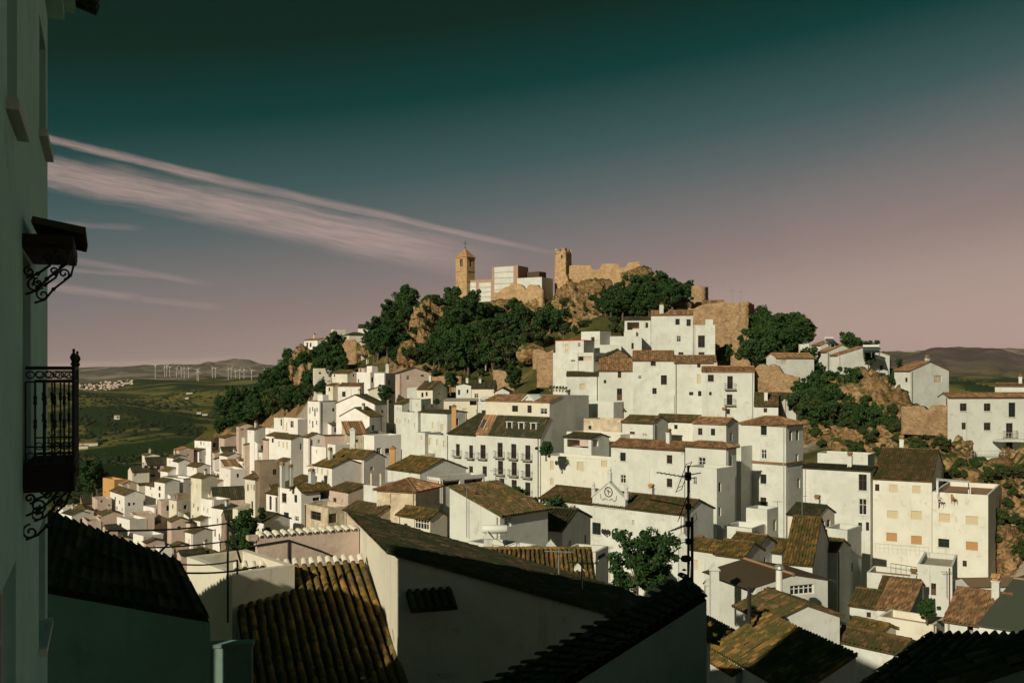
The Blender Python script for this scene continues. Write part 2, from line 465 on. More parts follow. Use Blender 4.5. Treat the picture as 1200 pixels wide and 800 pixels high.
# ---- upper quarter below the castle (front faces)
N = None
H("tall white house with three rows of small brown windows under the ruined wall", N, 763, 812, 369, 196, N, 16, 'gR', 'w', 'R 794 377 5 7 w;R 807 378 5 8 w;R 795.5 397 5 7 w;R 798 414 6 3 w', 'tile_orange', d=8, pitch=.25)
H("flat roofed white wing with one tall window beside the tall upper house", N, 812.5, 838, 381, 195, N, 14, 'flat', 'w', 'R 822 400 8 14 w;R 822 414 7 3 w')
H("white porch house with a dark open loggia next to the tall upper house", N, 732, 762.5, 374.5, 197, N, 14, 'gR', 'w', 'R 742 382 14 9 o;R 758 381 3 6 w', 'tile_dark', pitch=.2, d=6)
H("low white terrace house stepping down under the loggia house", N, 706, 752, 394, 193, N, 10, 'flat', 'w', '')
H("white cube house with grey side wall standing high against the crag", 681, 703, 716, 388, 190, 52, 12, 'flat', 'w', '')
H("low white house joining the cube house to the derelict gable", N, 703, 728, 404, 186, N, 10, 'flat', 'w', '')
H("white house with red roof edge and rooftop aerial against the orange crag", 651, 684, 693, 399, 184, 55, 12, 'flat', 'w', 'L 678.5 404 3 5 w;L 664 405 4 4 s;L 664 411 4 4 s', edge='red')
H("broad white blank house below the red edged house", 648, 677, 690, 413, 180, 55, 14, 'flat', 'w', 'L 671.5 422.5 5 1.5 w;L 670 438 4 5 s')
H("white house with a dark covered terrace and pinkish side wall", 676, 695.5, 709, 413, 176, 55, 13, 'flat', 'w', 'L 685.5 420 16 5 o;R 701 420.5 8 6 o')
H("white house with a blind square window above the cream terraces", N, 664, 702, 440, 172, N, 9, 'sR', 'w', 'R 682.5 453 6 7 s', pitch=.12, d=6)
H("white house with wide brown tiled roof and a door onto a planted terrace", N, 702, 741.5, 434, 170, N, 10, 'gR', 'w', 'R 726 439 4 7 w;R 726 462 6 14 d;R 709 447 3 4 w', 'tile_orange', pitch=.42, d=10)
H("white house with four scattered square windows under a long tiled eave", N, 741.5, 790, 422, 168, N, 13, 'gR', 'w', 'R 765.5 426 6 5 w;R 750 442 4 4 w;R 778 445 7 11 w;R 796 441 5 5 s;R 767 458 5 7 w', 'tile_orange', pitch=.36, d=9)
H("narrow white house with tall cream niche between two tiled houses", N, 790.5, 839, 425, 166, N, 12, 'gR', 'w', 'R 819 428 4 5 w;R 810 461 5 4 w;R 820 461 4 6 w;R 819 444 4 11 s', 'tile_orange', pitch=.3, d=8)
H("white house with two small balconies at the foot of the ruined pillar", N, 822.5, 884, 435, 160, N, 13, 'gR', 'w', 'R 833 443 7 8 w;R 855.5 448 6.5 15 fb;R 832.5 461 3 4 w;R 855 468 6.5 12 fb;R 852 482 7 6 w', 'tile_orange', pitch=.25, d=6)
H("white cottage with a mossy roof in front of the notched ruin", N, 884, 912, 475, 150, N, 8, 'gR', 'w', 'R 897 480.5 4 5 w', 'tile_moss', pitch=.45, d=8)
H("derelict white cottage with a broken gable beside the plane trees", N, 918, 933, 467, 152, 10, 9, 'gL', 'w', 'R 926 478 4 6 w', 'tile_dark', pitch=.7, d=6)
H("small white house with orange roof peeping over the castle masonry", N, 823, 848, 357, 225, N, 8, 'gR', 'w', '', 'tile_orange', d=6)
H("derelict rubble gable between the white terraces and the tiled roofs", 704, 712, 736, 416, 184, 30, 9, 'gL', 'ruin', '', 'tile_dark', pitch=.45)
# ---- upper left cluster on the skyline
H("white house with brown lean-to roof at the far end of the skyline", 356.5, 372, 383, 398, 330, 42, 9, 'gL', 'w', 'L 360 404 2 6 w;L 364 404 2 5 w', 'tile_orange', pitch=.3)
H("square cream tower block on the skyline of the western spur", 388, 391.5, 405, 386, 322, 30, 14, 'flat', 'c', '')
H("low house with dark hipped roof on the western spur", 405, 409, 430, 392, 316, 25, 8, 'hip', 'c', '', 'tile_dark', pitch=.35)
H("tall white house with dark eave topping the western spur", N, 419.5, 449, 384, 320, 5, 16, 'gR', 'w', '', 'tile_dark', pitch=.3, d=8)
H("slim cream house with thin dark roof under the white spur house", 421.5, 423.5, 441, 401, 306, 25, 18, 'gR', 'c', 'R 428 419 4 1.5 w', 'tile_dark', pitch=.15)
H("tumbledown stone hut among the shrubs of the western spur", 362, 364, 375, 425, 285, 30, 6, 'flat', 'ruin', '')
H("flat cream house with two tiny windows at the edge of the shrubs", 367, 368.5, 389, 431.5, 262, 20, 9, 'flat', 'c', 'R 375 437 2.5 2.5 w;R 384.5 436 1.6 2 w')
H("peeling cream house with mossy roof next to the flat cream house", 389, 407, 420, 437, 256, 48, 10, 'gL', 'c', 'L 401.5 449 2 3 w;L 392 440 1.6 2.5 w;R 414.5 439.5 2 3 w', 'tile_moss', pitch=.4)
H("pink gabled house rising behind the white stepped house", 420, 427, 443, 430, 256, 32, 11, 'gL', 'p', 'L 422.5 434 1.4 4 w', 'tile_dark')
H("white stepped house with one dark window below the pink gable", 418, 434, 452, 436, 246, 44, 10, 'flat', 'w', 'R 436.5 445 2.6 6 w;L 420 446 1.5 4 w')
H("shadowed house in the alley beside the big pink gabled house", 449, 450.5, 464, 437, 222, 76, 12, 'flat', 'w', 'R 456 448 2 6 w')
H("big pink gabled house with a bright white edge below the pines", 463.5, 467.5, 504.5, 437, 216, 25, 14, 'gL', 'p', 'R 478.5 442.5 4 5 w;R 495 440 4 2 w', 'tile_dark', pitch=.3)
# ---- left middle
H("tall white block with rows of slit windows at the wood's edge", 360.5, 374.5, 394, 470.5, 214, 42, 12, 'flat', 'w', 'L 363 481 1.5 8 w;L 366.4 479 1.2 5 w;L 369 483 1.5 9 w;L 371.5 480 1.2 5 w;L 363 494 1.3 5 w;L 366.5 497 1.5 8 w;L 371 495 1.2 5 w;R 391 480 3 4 w;R 391.5 495 3 4 w', edge='tile_gold')
H("broad gabled white house with air conditioner and black roof slope", 394, 439, 447, 473.5, 205, 60, 13, 'gR', 'w', 'L 429.5 481 4 6 w;L 411 455 1 1 n', 'tile_dark', pitch=.36)
H("white house with slanting wall top and slim chimney behind the broad gable", N, 396, 422, 452, 226, 0, 9, 'sR', 'w', '', 'tile_orange', pitch=.1, d=6)
H("cream house with small orange roof behind the broad gable", N, 433, 455, 457, 222, 10, 12, 'gL', 'c', 'R 449.5 459.5 1.5 4 w', 'tile_orange', pitch=.35)
H("white house with mossy slope folded against the broad gable", 399, 433, 442, 488, 190, 60, 9, 'gR', 'w', 'R 437 501 3 6 w', 'tile_moss', pitch=.45)
H("low stone shed with brown sloping roof below the folded roof", 404, 406, 430, 508, 182, 20, 4, 'sR', 's', '', 'tile_orange', pitch=.4, d=5)
H("plain white house in front of the pink gable wall", N, 477, 491, 454.5, 206, 5, 10, 'flat', 'w', '')
H("cream house with two windows and a dark teal gable end", 489, 507, 524.5, 455.8, 200, 70, 11, 'gL', 'c', 'L 495 462.5 2.4 5.5 w;L 500 461.5 2.2 5 w;R 515 461 2 2 w', 'tile_moss', pitch=.4)
H("white box house with shaded side just below the teal gable", 484, 493.5, 505, 467.5, 193, 70, 9, 'flat', 'w', 'L 489 474 1.6 3 s')
H("white house with small mossy lean-to roof and two rows of slits", 463, 471, 485, 473, 195, 44, 12, 'sL', 'w', 'L 466 479 1.2 4 s;L 469 480 1.2 4 s;L 465.5 493 1.4 5 s;L 469 494 1.4 5 s', 'tile_moss', pitch=.3)
H("long white house with faded reddish plaster patches on its alley front", 471, 490, 494, 483, 188, 58, 10, 'flat', 'w', 'L 475 492 1.5 4 s;L 479 494 1.5 4 s;L 486 498 1.4 6 s')
H("broad white house with thin dark roof edge above the chimneyed roof", 490.5, 524, 547, 484, 183, 44, 12, 'gL', 'w', 'L 507 498 1.6 7 s;L 518 501 3 8 s;R 536 494 3 8 d', 'tile_dark', pitch=.16)
H("cream house with tall narrow window and shuttered door", N, 520, 561, 469, 192, -4, 12, 'sR', 'c', 'R 527.7 481 3 12 w;R 544.5 484 5 12 s;R 554.5 471 8 7 o;R 559 482 2 5 s', 'deck', pitch=.05, d=5)
H("white house with two small windows and a slanting roof line", N, 534.5, 552, 451.5, 199, -4, 9, 'gL', 'w', 'R 538 459.5 2.4 6 w;R 548 458.5 2.4 4.5 w', 'tile_dark', pitch=.22)
H("low white house under a long dark roof at the foot of the wooded slope", N, 552.5, 579, 454.5, 198, -4, 8, 'gR', 'c', '', 'tile_dark', pitch=.4, d=7)
H("little white house with grey gable at the foot of the slope", N, 580, 597, 459, 194, -4, 9, 'gL', 'w', 'R 592 463 2 4 s', 'tile_dark', pitch=.5)
H("white tower house with an open roof room and one brown window", 561, 577.5, 583, 465.5, 178, 55, 13, 'flat', 'w', 'L 568.5 468.6 11 3.6 o;L 569 483 9 5 w')
H("white stair house with stepped wall behind the attic roofs", N, 580, 601, 469, 177, -4, 10, 'flat', 'w', 'R 581.5 476 1 4 n')
H("low white house with three pale shutters left of the dark sweeping roof", 497, 524, 527, 510, 166, 52, 8, 'flat', 'w', 'L 504 517 2 8 s;L 512.5 518 2.4 7 s;L 520.5 520 2.4 7 s')
H("white cube house with terracotta lean-to beside the mossy gable", 490, 498, 506, 507, 168, 50, 8, 'flat', 'w', 'L 494 513 1.5 4 s')
# ---- left village, upper rows
H("white wall house with tall pillars and a stepped top by the wood", 321, 349, 361, 491, 222, 46, 13, 'flat', 'w', 'L 329.5 494 2 10 w;L 332 497 1.5 13 s;L 342 497 4 8 w;L 336 500 1.5 10 s')
H("white house with row of buttress pillars and cream blank side", 322, 341, 358, 514, 200, 46, 11, 'gL', 'w', 'L 327 520 1.6 6 s;L 332 521 1.6 7 s;L 336.5 522 1.6 8 s', 'tile_moss', pitch=.35)
H("pinkish house with thin mossy roof next to the pillared houses", 309, 314, 332, 515, 226, 40, 6, 'gL', 'p', '', 'tile_moss', pitch=.3)
H("pink flat house at the top corner of the western rows", 294, 298, 312, 500, 250, 30, 8, 'flat', 'p', '')
H("bright white flat house against the dark wooded slope", 311, 322, 325, 502, 244, 45, 9, 'flat', 'w', 'L 316 506 1.6 2 s')
H("narrow white house with a chimney stack on the upper western row", 290, 298, 302, 503, 248, 45, 8, 'gL', 'w', 'L 293 506 1.2 3 s', tile='tile_moss', pitch=.33)
H("small pink house with dark window gap at the top of the western rows", 277, 280, 290, 499, 276, 30, 8, 'gL', 'p', 'R 284 503 4 1.5 w', tile='tile_moss', pitch=.33)
H("cream narrow house wedged beside the pink gable", 285, 287, 297, 513, 260, 35, 9, 'flat', 'c', '')
H("white house with low gable and brown window near the pillared house", 357, 361.5, 381, 512, 190, 35, 7, 'gL', 'w', 'R 365 519 4 7 w;R 374 517 3 4 s', 'tile_moss', pitch=.38)
H("white stepped house between the low gable and the long pink wall", 365, 382, 386, 524, 178, 46, 8, 'flat', 'w', 'L 371 529 1.5 4 s')
H("long low pink house with dark shaded eave", 379, 381, 425, 511, 182, 25, 5, 'flat', 'p', '', edge='brown_sheet')
H("small white arched outhouse above the mossy roofs", 386, 393, 402, 521, 166, 42, 5, 'flat', 'w', '')
H("pink gabled house at the head of the western rows", 256.5, 263, 285, 513, 285, 34, 8, 'gL', 'p', 'L 259 517 1.3 4 s', 'tile_moss', pitch=.25)
H("four storey white house with faint windows at the meadow's edge", 228, 247.5, 257, 516, 290, 58, 14, 'gL', 'w', 'L 235.5 519 1.2 4 w;L 239 520 1.2 4 s;L 235.5 531 1.3 5 w;L 231 524 1.4 3 s;R 251 521 3 5 w', 'tile_moss', pitch=.4)
H("white house with one narrow black roof strip below the pink gable", 257.5, 260, 284.5, 528, 276, 25, 6, 'gR', 'w', '', 'tile_dark', pitch=.45)
H("white house with small dark roof and pink gable end mid slope", 257, 266.5, 283, 534, 268, 38, 8, 'gL', 'w', 'L 264 541 1.2 4 s', 'tile_moss', pitch=.35)
H("pink gable with a slanting brown verge above the arched white front", 279, 281, 300, 537, 262, 35, 6, 'gL', 'p', '', 'tile_orange', pitch=.4)
H("white house front with a round niche under the slanting verge", 280, 296, 300, 541, 254, 46, 7, 'gL', 'w', 'L 285 544 2 4 w;L 297.5 536 .5 .5 n', tile='tile_moss', pitch=.33)
H("white sided house with broad pink gable above the stained tower", 300, 307, 332.5, 529, 246, 36, 9, 'gL', 'w', 'L 302 536 1.2 4 w;L 304.5 537 1.2 4 w;R 325 531 2 2 w', 'tile_moss', pitch=.34)
H("brown lean-to roofed house below the pink gable houses", 262, 264, 281, 547, 254, 30, 5, 'sR', 'p', '', 'tile_orange', pitch=.3, d=5)
H("pink flat fronted house with tall white left wall", 257, 270, 287, 550, 236, 36, 11, 'flat', 'w', 'L 260 571 1.8 4.5 w;L 265 572 1.8 4.5 w;L 266 557 1.2 3 s')
H("low house under the long dark sloping roof in the western rows", 246, 250, 288, 585, 214, 22, 5, 'gR', 'p', '', 'tile_dark', pitch=.5)
H("cream windowed house attached to the stained tower", 287, 299, 302, 561, 160, 48, 10, 'gL', 'c', 'L 290.5 571 1.5 8 w;L 295 570 1.2 5 s;L 298 571 1.6 7 w;L 295.5 592 2 10 w', 'tile_moss', pitch=.4)
H("tall stained tower house with a bright left edge", 298.5, 304, 329, 541, 160, 26, 13, 'flat', 'g', 'L 301 550 1 2 n')
H("white house with dark roof and blank pink end in the western rows", 219, 230.5, 246.5, 547, 256, 42, 9, 'gL', 'w', 'L 226.5 549 1.3 4 s', 'tile_moss', pitch=.4)
H("white house with grey gable stepping down the western slope", 203, 209, 222, 541, 262, 36, 9, 'gL', 'w', 'L 206 549 1.2 4 s', 'tile_dark', pitch=.4)
H("white block house with peeling top at the meadow side of the rows", 195.5, 203, 207, 536, 272, 48, 9, 'gL', 'w', 'L 199 541 1.2 3 s', tile='tile_moss', pitch=.33)
H("brownish gabled house topping the meadow side of the rows", 204.5, 210, 227, 527, 286, 36, 8, 'gL', 'p', 'L 207 531 1.2 3 s', 'tile_orange', pitch=.3)
H("white house with golden mossy roof below the peeling block", 188, 196.5, 204, 552, 262, 46, 9, 'gL', 'w', '', 'tile_gold', pitch=.4)
H("white house with two chimney pinnacles at the lower meadow edge", 166.5, 171, 187, 534, 285, 30, 9, 'gL', 'w', 'R 177 537 2 4 w', 'tile_moss', pitch=.25)
H("pink house with two square dark windows under the pinnacled house", 169, 173, 192, 545, 278, 28, 9, 'sR', 'p', 'R 178 548 4 4 w;R 185.7 548 4 4 w;R 179 557 6 3 o', 'tile_dark', pitch=.3, d=6)
H("low cream house with a dark roof and one white gable wall", 150, 155, 175, 553, 272, 32, 7, 'gR', 'c', 'R 159 556 3 4 w', 'tile_dark', pitch=.4)
H("ochre walled box house at the foot of the meadow", 120.5, 134, 146, 562, 268, 45, 8, 'flat', 'o', '')
H("cream house with a brown roof beside the ochre box house", 139, 144, 160, 567, 258, 35, 7, 'gL', 'p', '', 'tile_orange', pitch=.4)
H("tall white house with stepped parapets and mossy roof below the ochre box", 129, 146, 168, 580, 243, 38, 13, 'gL', 'w', 'L 135 584 1.4 4 w;L 140 588 1.4 4 w;L 137 595 1.4 4 w;L 143 597 1.4 4 w;R 151.5 590.5 3 4 w;R 157 590 2.5 3 w', 'tile_moss', pitch=.4)
H("bright white house with mossy roof in the middle of the lower rows", 170, 182, 195, 570, 250, 44, 11, 'gL', 'w', 'L 176.5 571.5 1.2 4 w;L 178 580 1.2 3 s', 'tile_moss', pitch=.35)
H("tall narrow white house with an arched doorway in the lower rows", 181, 193, 197, 565, 246, 48, 12, 'gL', 'w', 'L 187 572 2.5 5 w;L 187 580 2 5 w', tile='tile_moss', pitch=.33)
H("long white wall house running down the lower rows", 193, 215, 219, 561, 250, 52, 10, 'flat', 'w', 'L 206 563 2.4 2 w;L 199 570 1.4 4 s', edge='tile_dark')
H("white house with orange roof and a row of pillars in the western rows", 240, 251, 258, 567, 238, 44, 9, 'gL', 'w', 'L 243 574 1.4 5 w;L 248 577 1.4 5 w', 'tile_orange', pitch=.4)
H("stepped white house left of the pillared orange roofed house", 232, 243, 248, 562, 246, 46, 9, 'flat', 'w', 'L 236 568 1.4 4 s;L 240 571 1.4 4 s')
H("tiny white house with golden roof behind the pillared house", 251, 257, 263, 559, 246, 44, 7, 'gL', 'w', '', 'tile_gold', pitch=.35)
H("tall ochre cream house heading the descending white row", 223, 236, 241, 560, 222, 48, 16, 'gL', 'c', 'L 225 566 1.4 5 s;L 231 570 1.4 5 s;L 227 592 1.3 5 w;L 232 596 1.3 5 w;L 226 605 1.3 4 w', tile='tile_moss', pitch=.33)
H("white middle house of the descending row with tiny windows", 235, 250.5, 254, 586, 206, 50, 13, 'flat', 'w', 'L 239 596 1.2 5 s;L 243.5 598 1.2 5 s;L 236.5 606 3 6 w;L 238 619 1.2 6 w;L 246 606 1.4 2 w')
H("white lower house of the descending row with slit windows", 249, 263, 267, 596, 190, 52, 13, 'gL', 'w', 'L 255 610 1.4 6 w;L 260 612 1.4 7 w;L 252 624 1.4 9 w;L 257 629 1.3 8 w;L 261 631 1.3 7 w', 'tile_dark', pitch=.15)
H("brown stained house wall in the lower rows next to the ochre house", 206, 208, 223, 579, 228, 30, 11, 'flat', 'g', '')
H("pinkish house with slim white corner in the lower rows", 184.5, 189, 198.5, 587, 228, 32, 11, 'flat', 'p', '')
H("cream fronted house with one slit beside the stained wall", 198, 207, 209, 587, 226, 48, 9, 'flat', 'c', 'L 202.5 593 1.3 5 w')
H("pink gabled house with a teal window on the lower slope", 196, 201, 221, 611, 205, 32, 8, 'gL', 'p', 'R 210 618.5 4 4.4 w', 'tile_moss', pitch=.4)
H("shadowed small house beside the teal window gable", 221, 223, 232, 612, 206, 60, 7, 'hip', 'p', '', 'tile_dark', pitch=.35)
H("pink blank house with a white tower corner on the lower slope", 152.5, 157, 181, 603, 222, 30, 9, 'flat', 'p', '')
H("white house with saw tooth parapet steps on the lower slope", 168, 181, 184, 595, 231, 46, 7, 'flat', 'w', '')
H("pink gabled house with a mossy roof near the lowest rows", 114, 120, 144, 604, 226, 34, 8, 'gL', 'p', 'L 116.5 607 1.4 4 w', 'tile_moss', pitch=.35)
H("grey gabled house with one dark square window in the lowest rows", 85, 90, 111, 600, 236, 30, 8, 'gL', 'p', 'R 100 604.5 3.6 4.2 w', 'tile_moss', pitch=.35)
H("pink flat house with white stair wall above the lowest gables", 108, 114, 131, 585, 246, 34, 7, 'flat', 'p', 'R 119 587 2.2 2.5 w')
H("low stone shed at the bushes below the ochre box", 94, 97, 109, 590, 256, 30, 4, 'sR', 'ruin', '', 'tile_dark', pitch=.3)
H("pink block house with a white corner below the grey gable", 96.5, 102, 120, 611, 206, 30, 9, 'flat', 'p', '')
H("pale house at the outermost edge of the lowest rows", 68, 74, 85, 597, 240, 40, 6, 'flat', 'w', '')
H("white walled house partly hidden by the black roof edge", 73, 84, 88, 603, 222, 46, 7, 'gL', 'w', '', 'tile_dark')
H("pink low house behind the outermost white houses", 77, 79, 92, 593, 252, 32, 5, 'flat', 'p', '')
H("house with dark hipped roof in the lowest rows", 121, 124, 138, 619, 205, 36, 6, 'gR', 'p', '', 'tile_dark', pitch=.4)
H("white terrace house with potted greenery in the lowest rows", 137, 152, 157, 609, 212, 46, 9, 'flat', 'w', 'L 141 615 3 4 o')
H("pink house with a thin slanting roof above the cables", 131, 133.5, 156, 633, 186, 32, 7, 'gL', 'p', '', 'tile_moss', pitch=.3)
H("white rounded wall house beside the slanting roof above the cables", 156, 168, 172, 628, 184, 46, 9, 'flat', 'w', '')
H("pink house with dark roof strip just behind the cables", 168, 172, 193, 636, 180, 34, 7, 'gL', 'p', 'R 180 641 2 4 w', 'tile_moss', pitch=.3)
H("cream pink house with mossy roof behind the cable mast", 198, 202, 222, 641, 172, 34, 8, 'gL', 'p', '', 'tile_moss', pitch=.35)
H("white cube house above the mossy roof near the cables", 217, 226, 229, 624, 182, 46, 8, 'gL', 'w', '', tile='tile_moss', pitch=.33)
H("flat pink house low down beside the black roof", 157, 161, 184, 645, 166, 30, 7, 'flat', 'p', 'R 179 650 2.5 5 w')
H("pink white house tucked low between cable strands", 183, 187, 200, 642, 164, 34, 7, 'flat', 'w', '')
H("white front house with tiny row of windows and a big mossy roof", 221, 241, 263, 653, 160, 44, 9, 'gL', 'w', 'L 223.5 641 1.2 4 w;L 226 645 1.5 6 w;L 233 655 1.5 5 w;L 238 657 1.5 4 w;R 250 654 3 4 w', 'tile_moss', pitch=.5)
H("brown earth walled house under a dark tiled roof", 260, 264.5, 291, 608, 178, 24, 9, 'gR', 'g', '', 'tile_dark', pitch=.45)
H("white house with dark roof and iron gate door by the ivy", 296, 309.5, 314, 611, 128, 48, 8, 'gL', 'w', 'L 302.5 624 2.2 10 w', 'tile_dark', pitch=.4)
H("low white yard house with a small railing behind the cable posts", 255, 260, 298, 657, 122, 22, 5, 'gL', 'w', '', tile='tile_moss', pitch=.33)
H("white house crowned with a dark green roof in the lowest corner", 209, 212, 223, 650, 158, 34, 7, 'gR', 'p', '', 'tile_dark')
# ---- centre left, larger houses
H("white house with tall brown double doors and flat top beside the stained tower", 312, 326.5, 330, 579, 141, 46, 11, 'sL', 'w', 'L 317 589 2.6 16 w;L 324 591 2.6 17 w;L 317 611 2.6 12 w;L 324 612 2.6 12 w', 'tile_moss', pitch=.35)
H("white house with one large dark window in the middle of the near group", 326, 342, 345, 571, 138, 46, 12, 'sL', 'w', 'L 333 583 5.5 11 w;L 335.5 605 6 10 w', 'tile_moss', pitch=.3)
H("white gabled house with three chimneys and a sunlit tiled roof", 341, 353, 388, 576, 134, 42, 11, 'gR', 'w', 'L 346.5 584 3.4 9 w;L 347.5 607.5 5 6 w;R 381 580 11 9 o;R 370.5 584.5 8 4 w', 'tile_gold', pitch=.5, chim='R 331 546 6 20;R 341 548 5 16;R 365.5 553 8 20')
H("stone fronted flat house with a big window and dark garage door", 357, 384, 412, 595, 118, 42, 7, 'flat', 's', 'L 370 604 12 10 w;R 389.5 607 10 11 d', floor='deck')
H("white house with golden mossy gable and grey end wall", 368, 389, 426, 547, 138, 42, 8, 'gL', 'w', 'L 372 551 2 7 s;L 377.5 552.5 2 7 s;L 384 554 2 7 s', 'tile_gold', pitch=.36)
H("white house with mossy roof joined to the tall white block", 390, 426, 430, 537, 141, 50, 6, 'gL', 'w', '', 'tile_gold', pitch=.45)
H("tall white block with two dark windows on its grey side", 425, 438.5, 470, 510.5, 143, 40, 11, 'flat', 'w', 'R 444 528 5.4 7 w;R 454 528 5.4 6 w;L 429 535 2.2 5 w')
H("large mossy gabled house with pale sheds before the balconied house", 454, 492, 546, 553, 122, 42, 8, 'gL', 'w', 'L 460.5 548.5 2 5 s;L 480.5 553.5 2.2 5 s;R 497 552 1.5 5 w', 'tile_gold', pitch=.36)
H("low white garage block with two long dark openings", 512, 516, 568, 560, 112, 42, 6, 'flat', 'w', 'R 528 566 22 7 o;R 555 564 22 7 o')
H("white low house with mossy lean-to slope above the stone houses", 386, 408, 447, 576, 128, 42, 5, 'gL', 'p', '', 'tile_moss', pitch=.25)
H("white walled house along the lane under the mossy gable", 426, 470, 516, 573, 116, 48, 7, 'flat', 'w', 'L 434 552 2 5 s;L 445 553 2 4 s')
H("low house with broad mossy roof before the square stone house", 404, 441, 470, 603, 100, 44, 5, 'gL', 's', '', 'tile_moss', pitch=.42)
H("square cream stone house with hipped roof and a blind window", 441.5, 487, 515.5, 575.5, 100, 66, 10, 'hip', 's', 'L 463 584 12 11 n;L 453 604 2 8 n', 'tile_orange', pitch=.38)
H("cream house with wide glazed window and pink end under the hipped house", 466, 504, 524, 607, 87, 48, 7, 'gL', 'c', 'L 494 614 17 12 g;L 475.5 616.5 4 7 w', 'tile_gold', pitch=.5)
H("white house with slanting parapet and roof ladder by the water tank", 527, 586, 642, 604, 70, 46, 9, 'sR', 'w', 'R 595 609 8 16 g', 'tile_moss', pitch=.30)
H("low terrace house carrying the water tank", 548, 607, 622, 643, 61, 50, 5, 'flat', 'w', '', floor='tile_moss')
H("long house under sunlit barrel tiles in front of the terrace", N, 545, 700, 704, 52, 0, 6, 'gR', 'w', '', 'tile_gold', pitch=.36, d=10)
H("small shadowed gabled house against the white chapel front", 655, 659, 692, 621, 78, 68, 9, 'gL', 'w', '', 'tile_dark', pitch=.3)
H("dark low kiosk with curved top below the shadowed gable", 695, 698, 713, 647, 70, 66, 5, 'flat', 'w', 'R 705 651 9 4 w')
# ---- centre
H("white wing house with a sweeping dark roof left of the balconied house", 525, 558, 562, 509.5, 156.5, 46, 14, 'gL', 'w', 'L 536.5 527 4.5 14 fb;L 552 529 4.5 15 fb;L 552 550 4.5 8 w', 'tile_dark', pitch=.42, w=14)
H("cream terrace house with balustrade and arched niche behind the chapel", 634, 717, 722, 539, 126, 48, 10, 'flat', 'cw', 'L 647 545 4 10 s;L 680 546 8 10 s;L 647 564 4 8 s;L 708 543 7 8 s', floor='deck')
H("open white pergola room with laundry on the cream terrace", 661, 693, 703, 513.5, 138, 46, 7, 'gL', 'w', 'L 677 519.5 25 9 o;R 698 519 6 8 o', 'tile_dark', pitch=.25)
H("cream house with brick parapet and one shuttered window", 664, 727, 731, 509, 142, 46, 9, 'flat', 'cw', 'L 711 519 9 8 s')
H("pinkish parapet wall house stepping behind the cream house", 684, 728, 731, 492, 149, 46, 9, 'flat', 's', '')
H("white flat house with one shuttered door beside the balconied house", 679, 719, 731, 471, 158, 46, 11, 'flat', 'w', 'L 697.5 487 5.2 7 s')
H("white house with ribbed mossy roof and air conditioner", 729, 765, 771, 495.5, 141, 48, 8, 'gL', 'w', 'L 755 509 6 3 w;L 741 507 6 3 w', 'tile_moss', pitch=.42)
H("shaded house with dark mossy roof and plant pots behind", 765, 813, 823, 494, 147, 50, 8, 'gL', 'cw', 'L 792 500 4 5 w', 'tile_moss', pitch=.4)
H("small white house with two windows and a pale orange roof", 812, 851, 859, 496.5, 138, 52, 9, 'gL', 'w', 'L 820.5 505.5 5 8 w;L 835.5 506 5 8 w', 'tile_orange', pitch=.35)
H("long white house with four windows under an orange tiled eave", 716, 802, 806, 527, 118, 50, 13, 'gL', 'w', 'L 730 535 6.5 10 w;L 784.5 538 6.5 10 w;L 730 561 6.5 10 w;L 784.5 565.5 6.5 10 w', 'tile_orange', pitch=.36)
H("tall white house with hipped orange roof and a grilled window", 803, 851, 863, 524.5, 114, 48, 17, 'hip', 'w', 'L 822.5 542 8.5 13 w;R 856.5 540 3 11 w;R 856.5 568 3 11 w;R 856.5 596 3 11 w', 'tile_orange', pitch=.36)
H("white flat block with stacked side windows before the hipped house", 803, 840, 848, 549, 109, 48, 14, 'flat', 'w', 'R 843.5 570.5 3 11 w;R 843.5 599 3 11 w')
H("four storey white tower house with hipped roof and pinkish side", 868, 921, 941, 498, 120, 47, 20, 'hip', 'w', 'L 895 504 7 11 w;L 895 532 6.5 11 w;L 874.5 540 6 9 w;L 874.5 567 6 9 w;L 894.5 561 7 11 w;L 894.5 588 7 11 w;L 875 596 5.5 9 w;R 926.5 510.5 3.2 11 w;R 934.5 510 3.2 11 w;R 934 537 3 11 w;R 936 566 3 11 w', 'tile_orange', pitch=.36, band=545)
H("narrow white wing attached to the tower house", 861, 868.5, 873, 523, 121, 48, 17, 'flat', 'w', '')
H("blank white house with a thin tiled eave and two tall windows", 941, 1020, 1024, 551.5, 116, 58, 17, 'gL', 'w', 'L 1011 565 9.5 19 w;L 1011 593.5 9.5 19 w;L 1008 617 4.5 10 w;L 1017 616.5 4.5 10 w', 'tile_dark', pitch=.14)
H("white rooftop room behind the blank white house", 958, 1017, 1020, 533, 124, 58, 12, 'flat', 'w', '')
H("white apartment house with rolled shutters under a dark tiled roof", 1023, 1092, 1106, 563, 114, 62, 17, 'gL', 'cw', 'L 1047 572 9.5 9 s;L 1074 573.5 9.5 9 s;L 1046 602.5 12.5 9 s;L 1074 603.5 12.5 10 s;L 1045 629 12.5 10 so;L 1074 632.5 12.5 10 so;L 1028 571 5 8 w', 'tile_moss', pitch=.34)
H("white apartment block with roof terrace and a dark shaded end", 1092.5, 1158, 1172, 580, 111, 58, 15, 'flat', 'cw', 'L 1107 606.5 13 10 s;L 1139 609.5 14.5 10 s;L 1106 636 13 10 w;L 1139 639.5 14 10 so;L 1130.5 660 5 7 w', floor='clay')
H("cream boarded house with a brown lean-to roof below the tower house", 923, 958, 978, 605, 106, 48, 9, 'gL', 'c', 'R 964.5 617 4 13 d;R 971 615 4 13 d', 'tile_dark', pitch=.42)
H("low house with ribbed green roof under the boarded house", 952, 981, 990, 645.5, 99, 54, 6, 'gL', 'w', '', 'tile_moss', pitch=.42)
H("grey pillar house wall beside the ribbed green roof", 990, 993, 1003, 621, 103, 50, 10, 'flat', 'w', '')
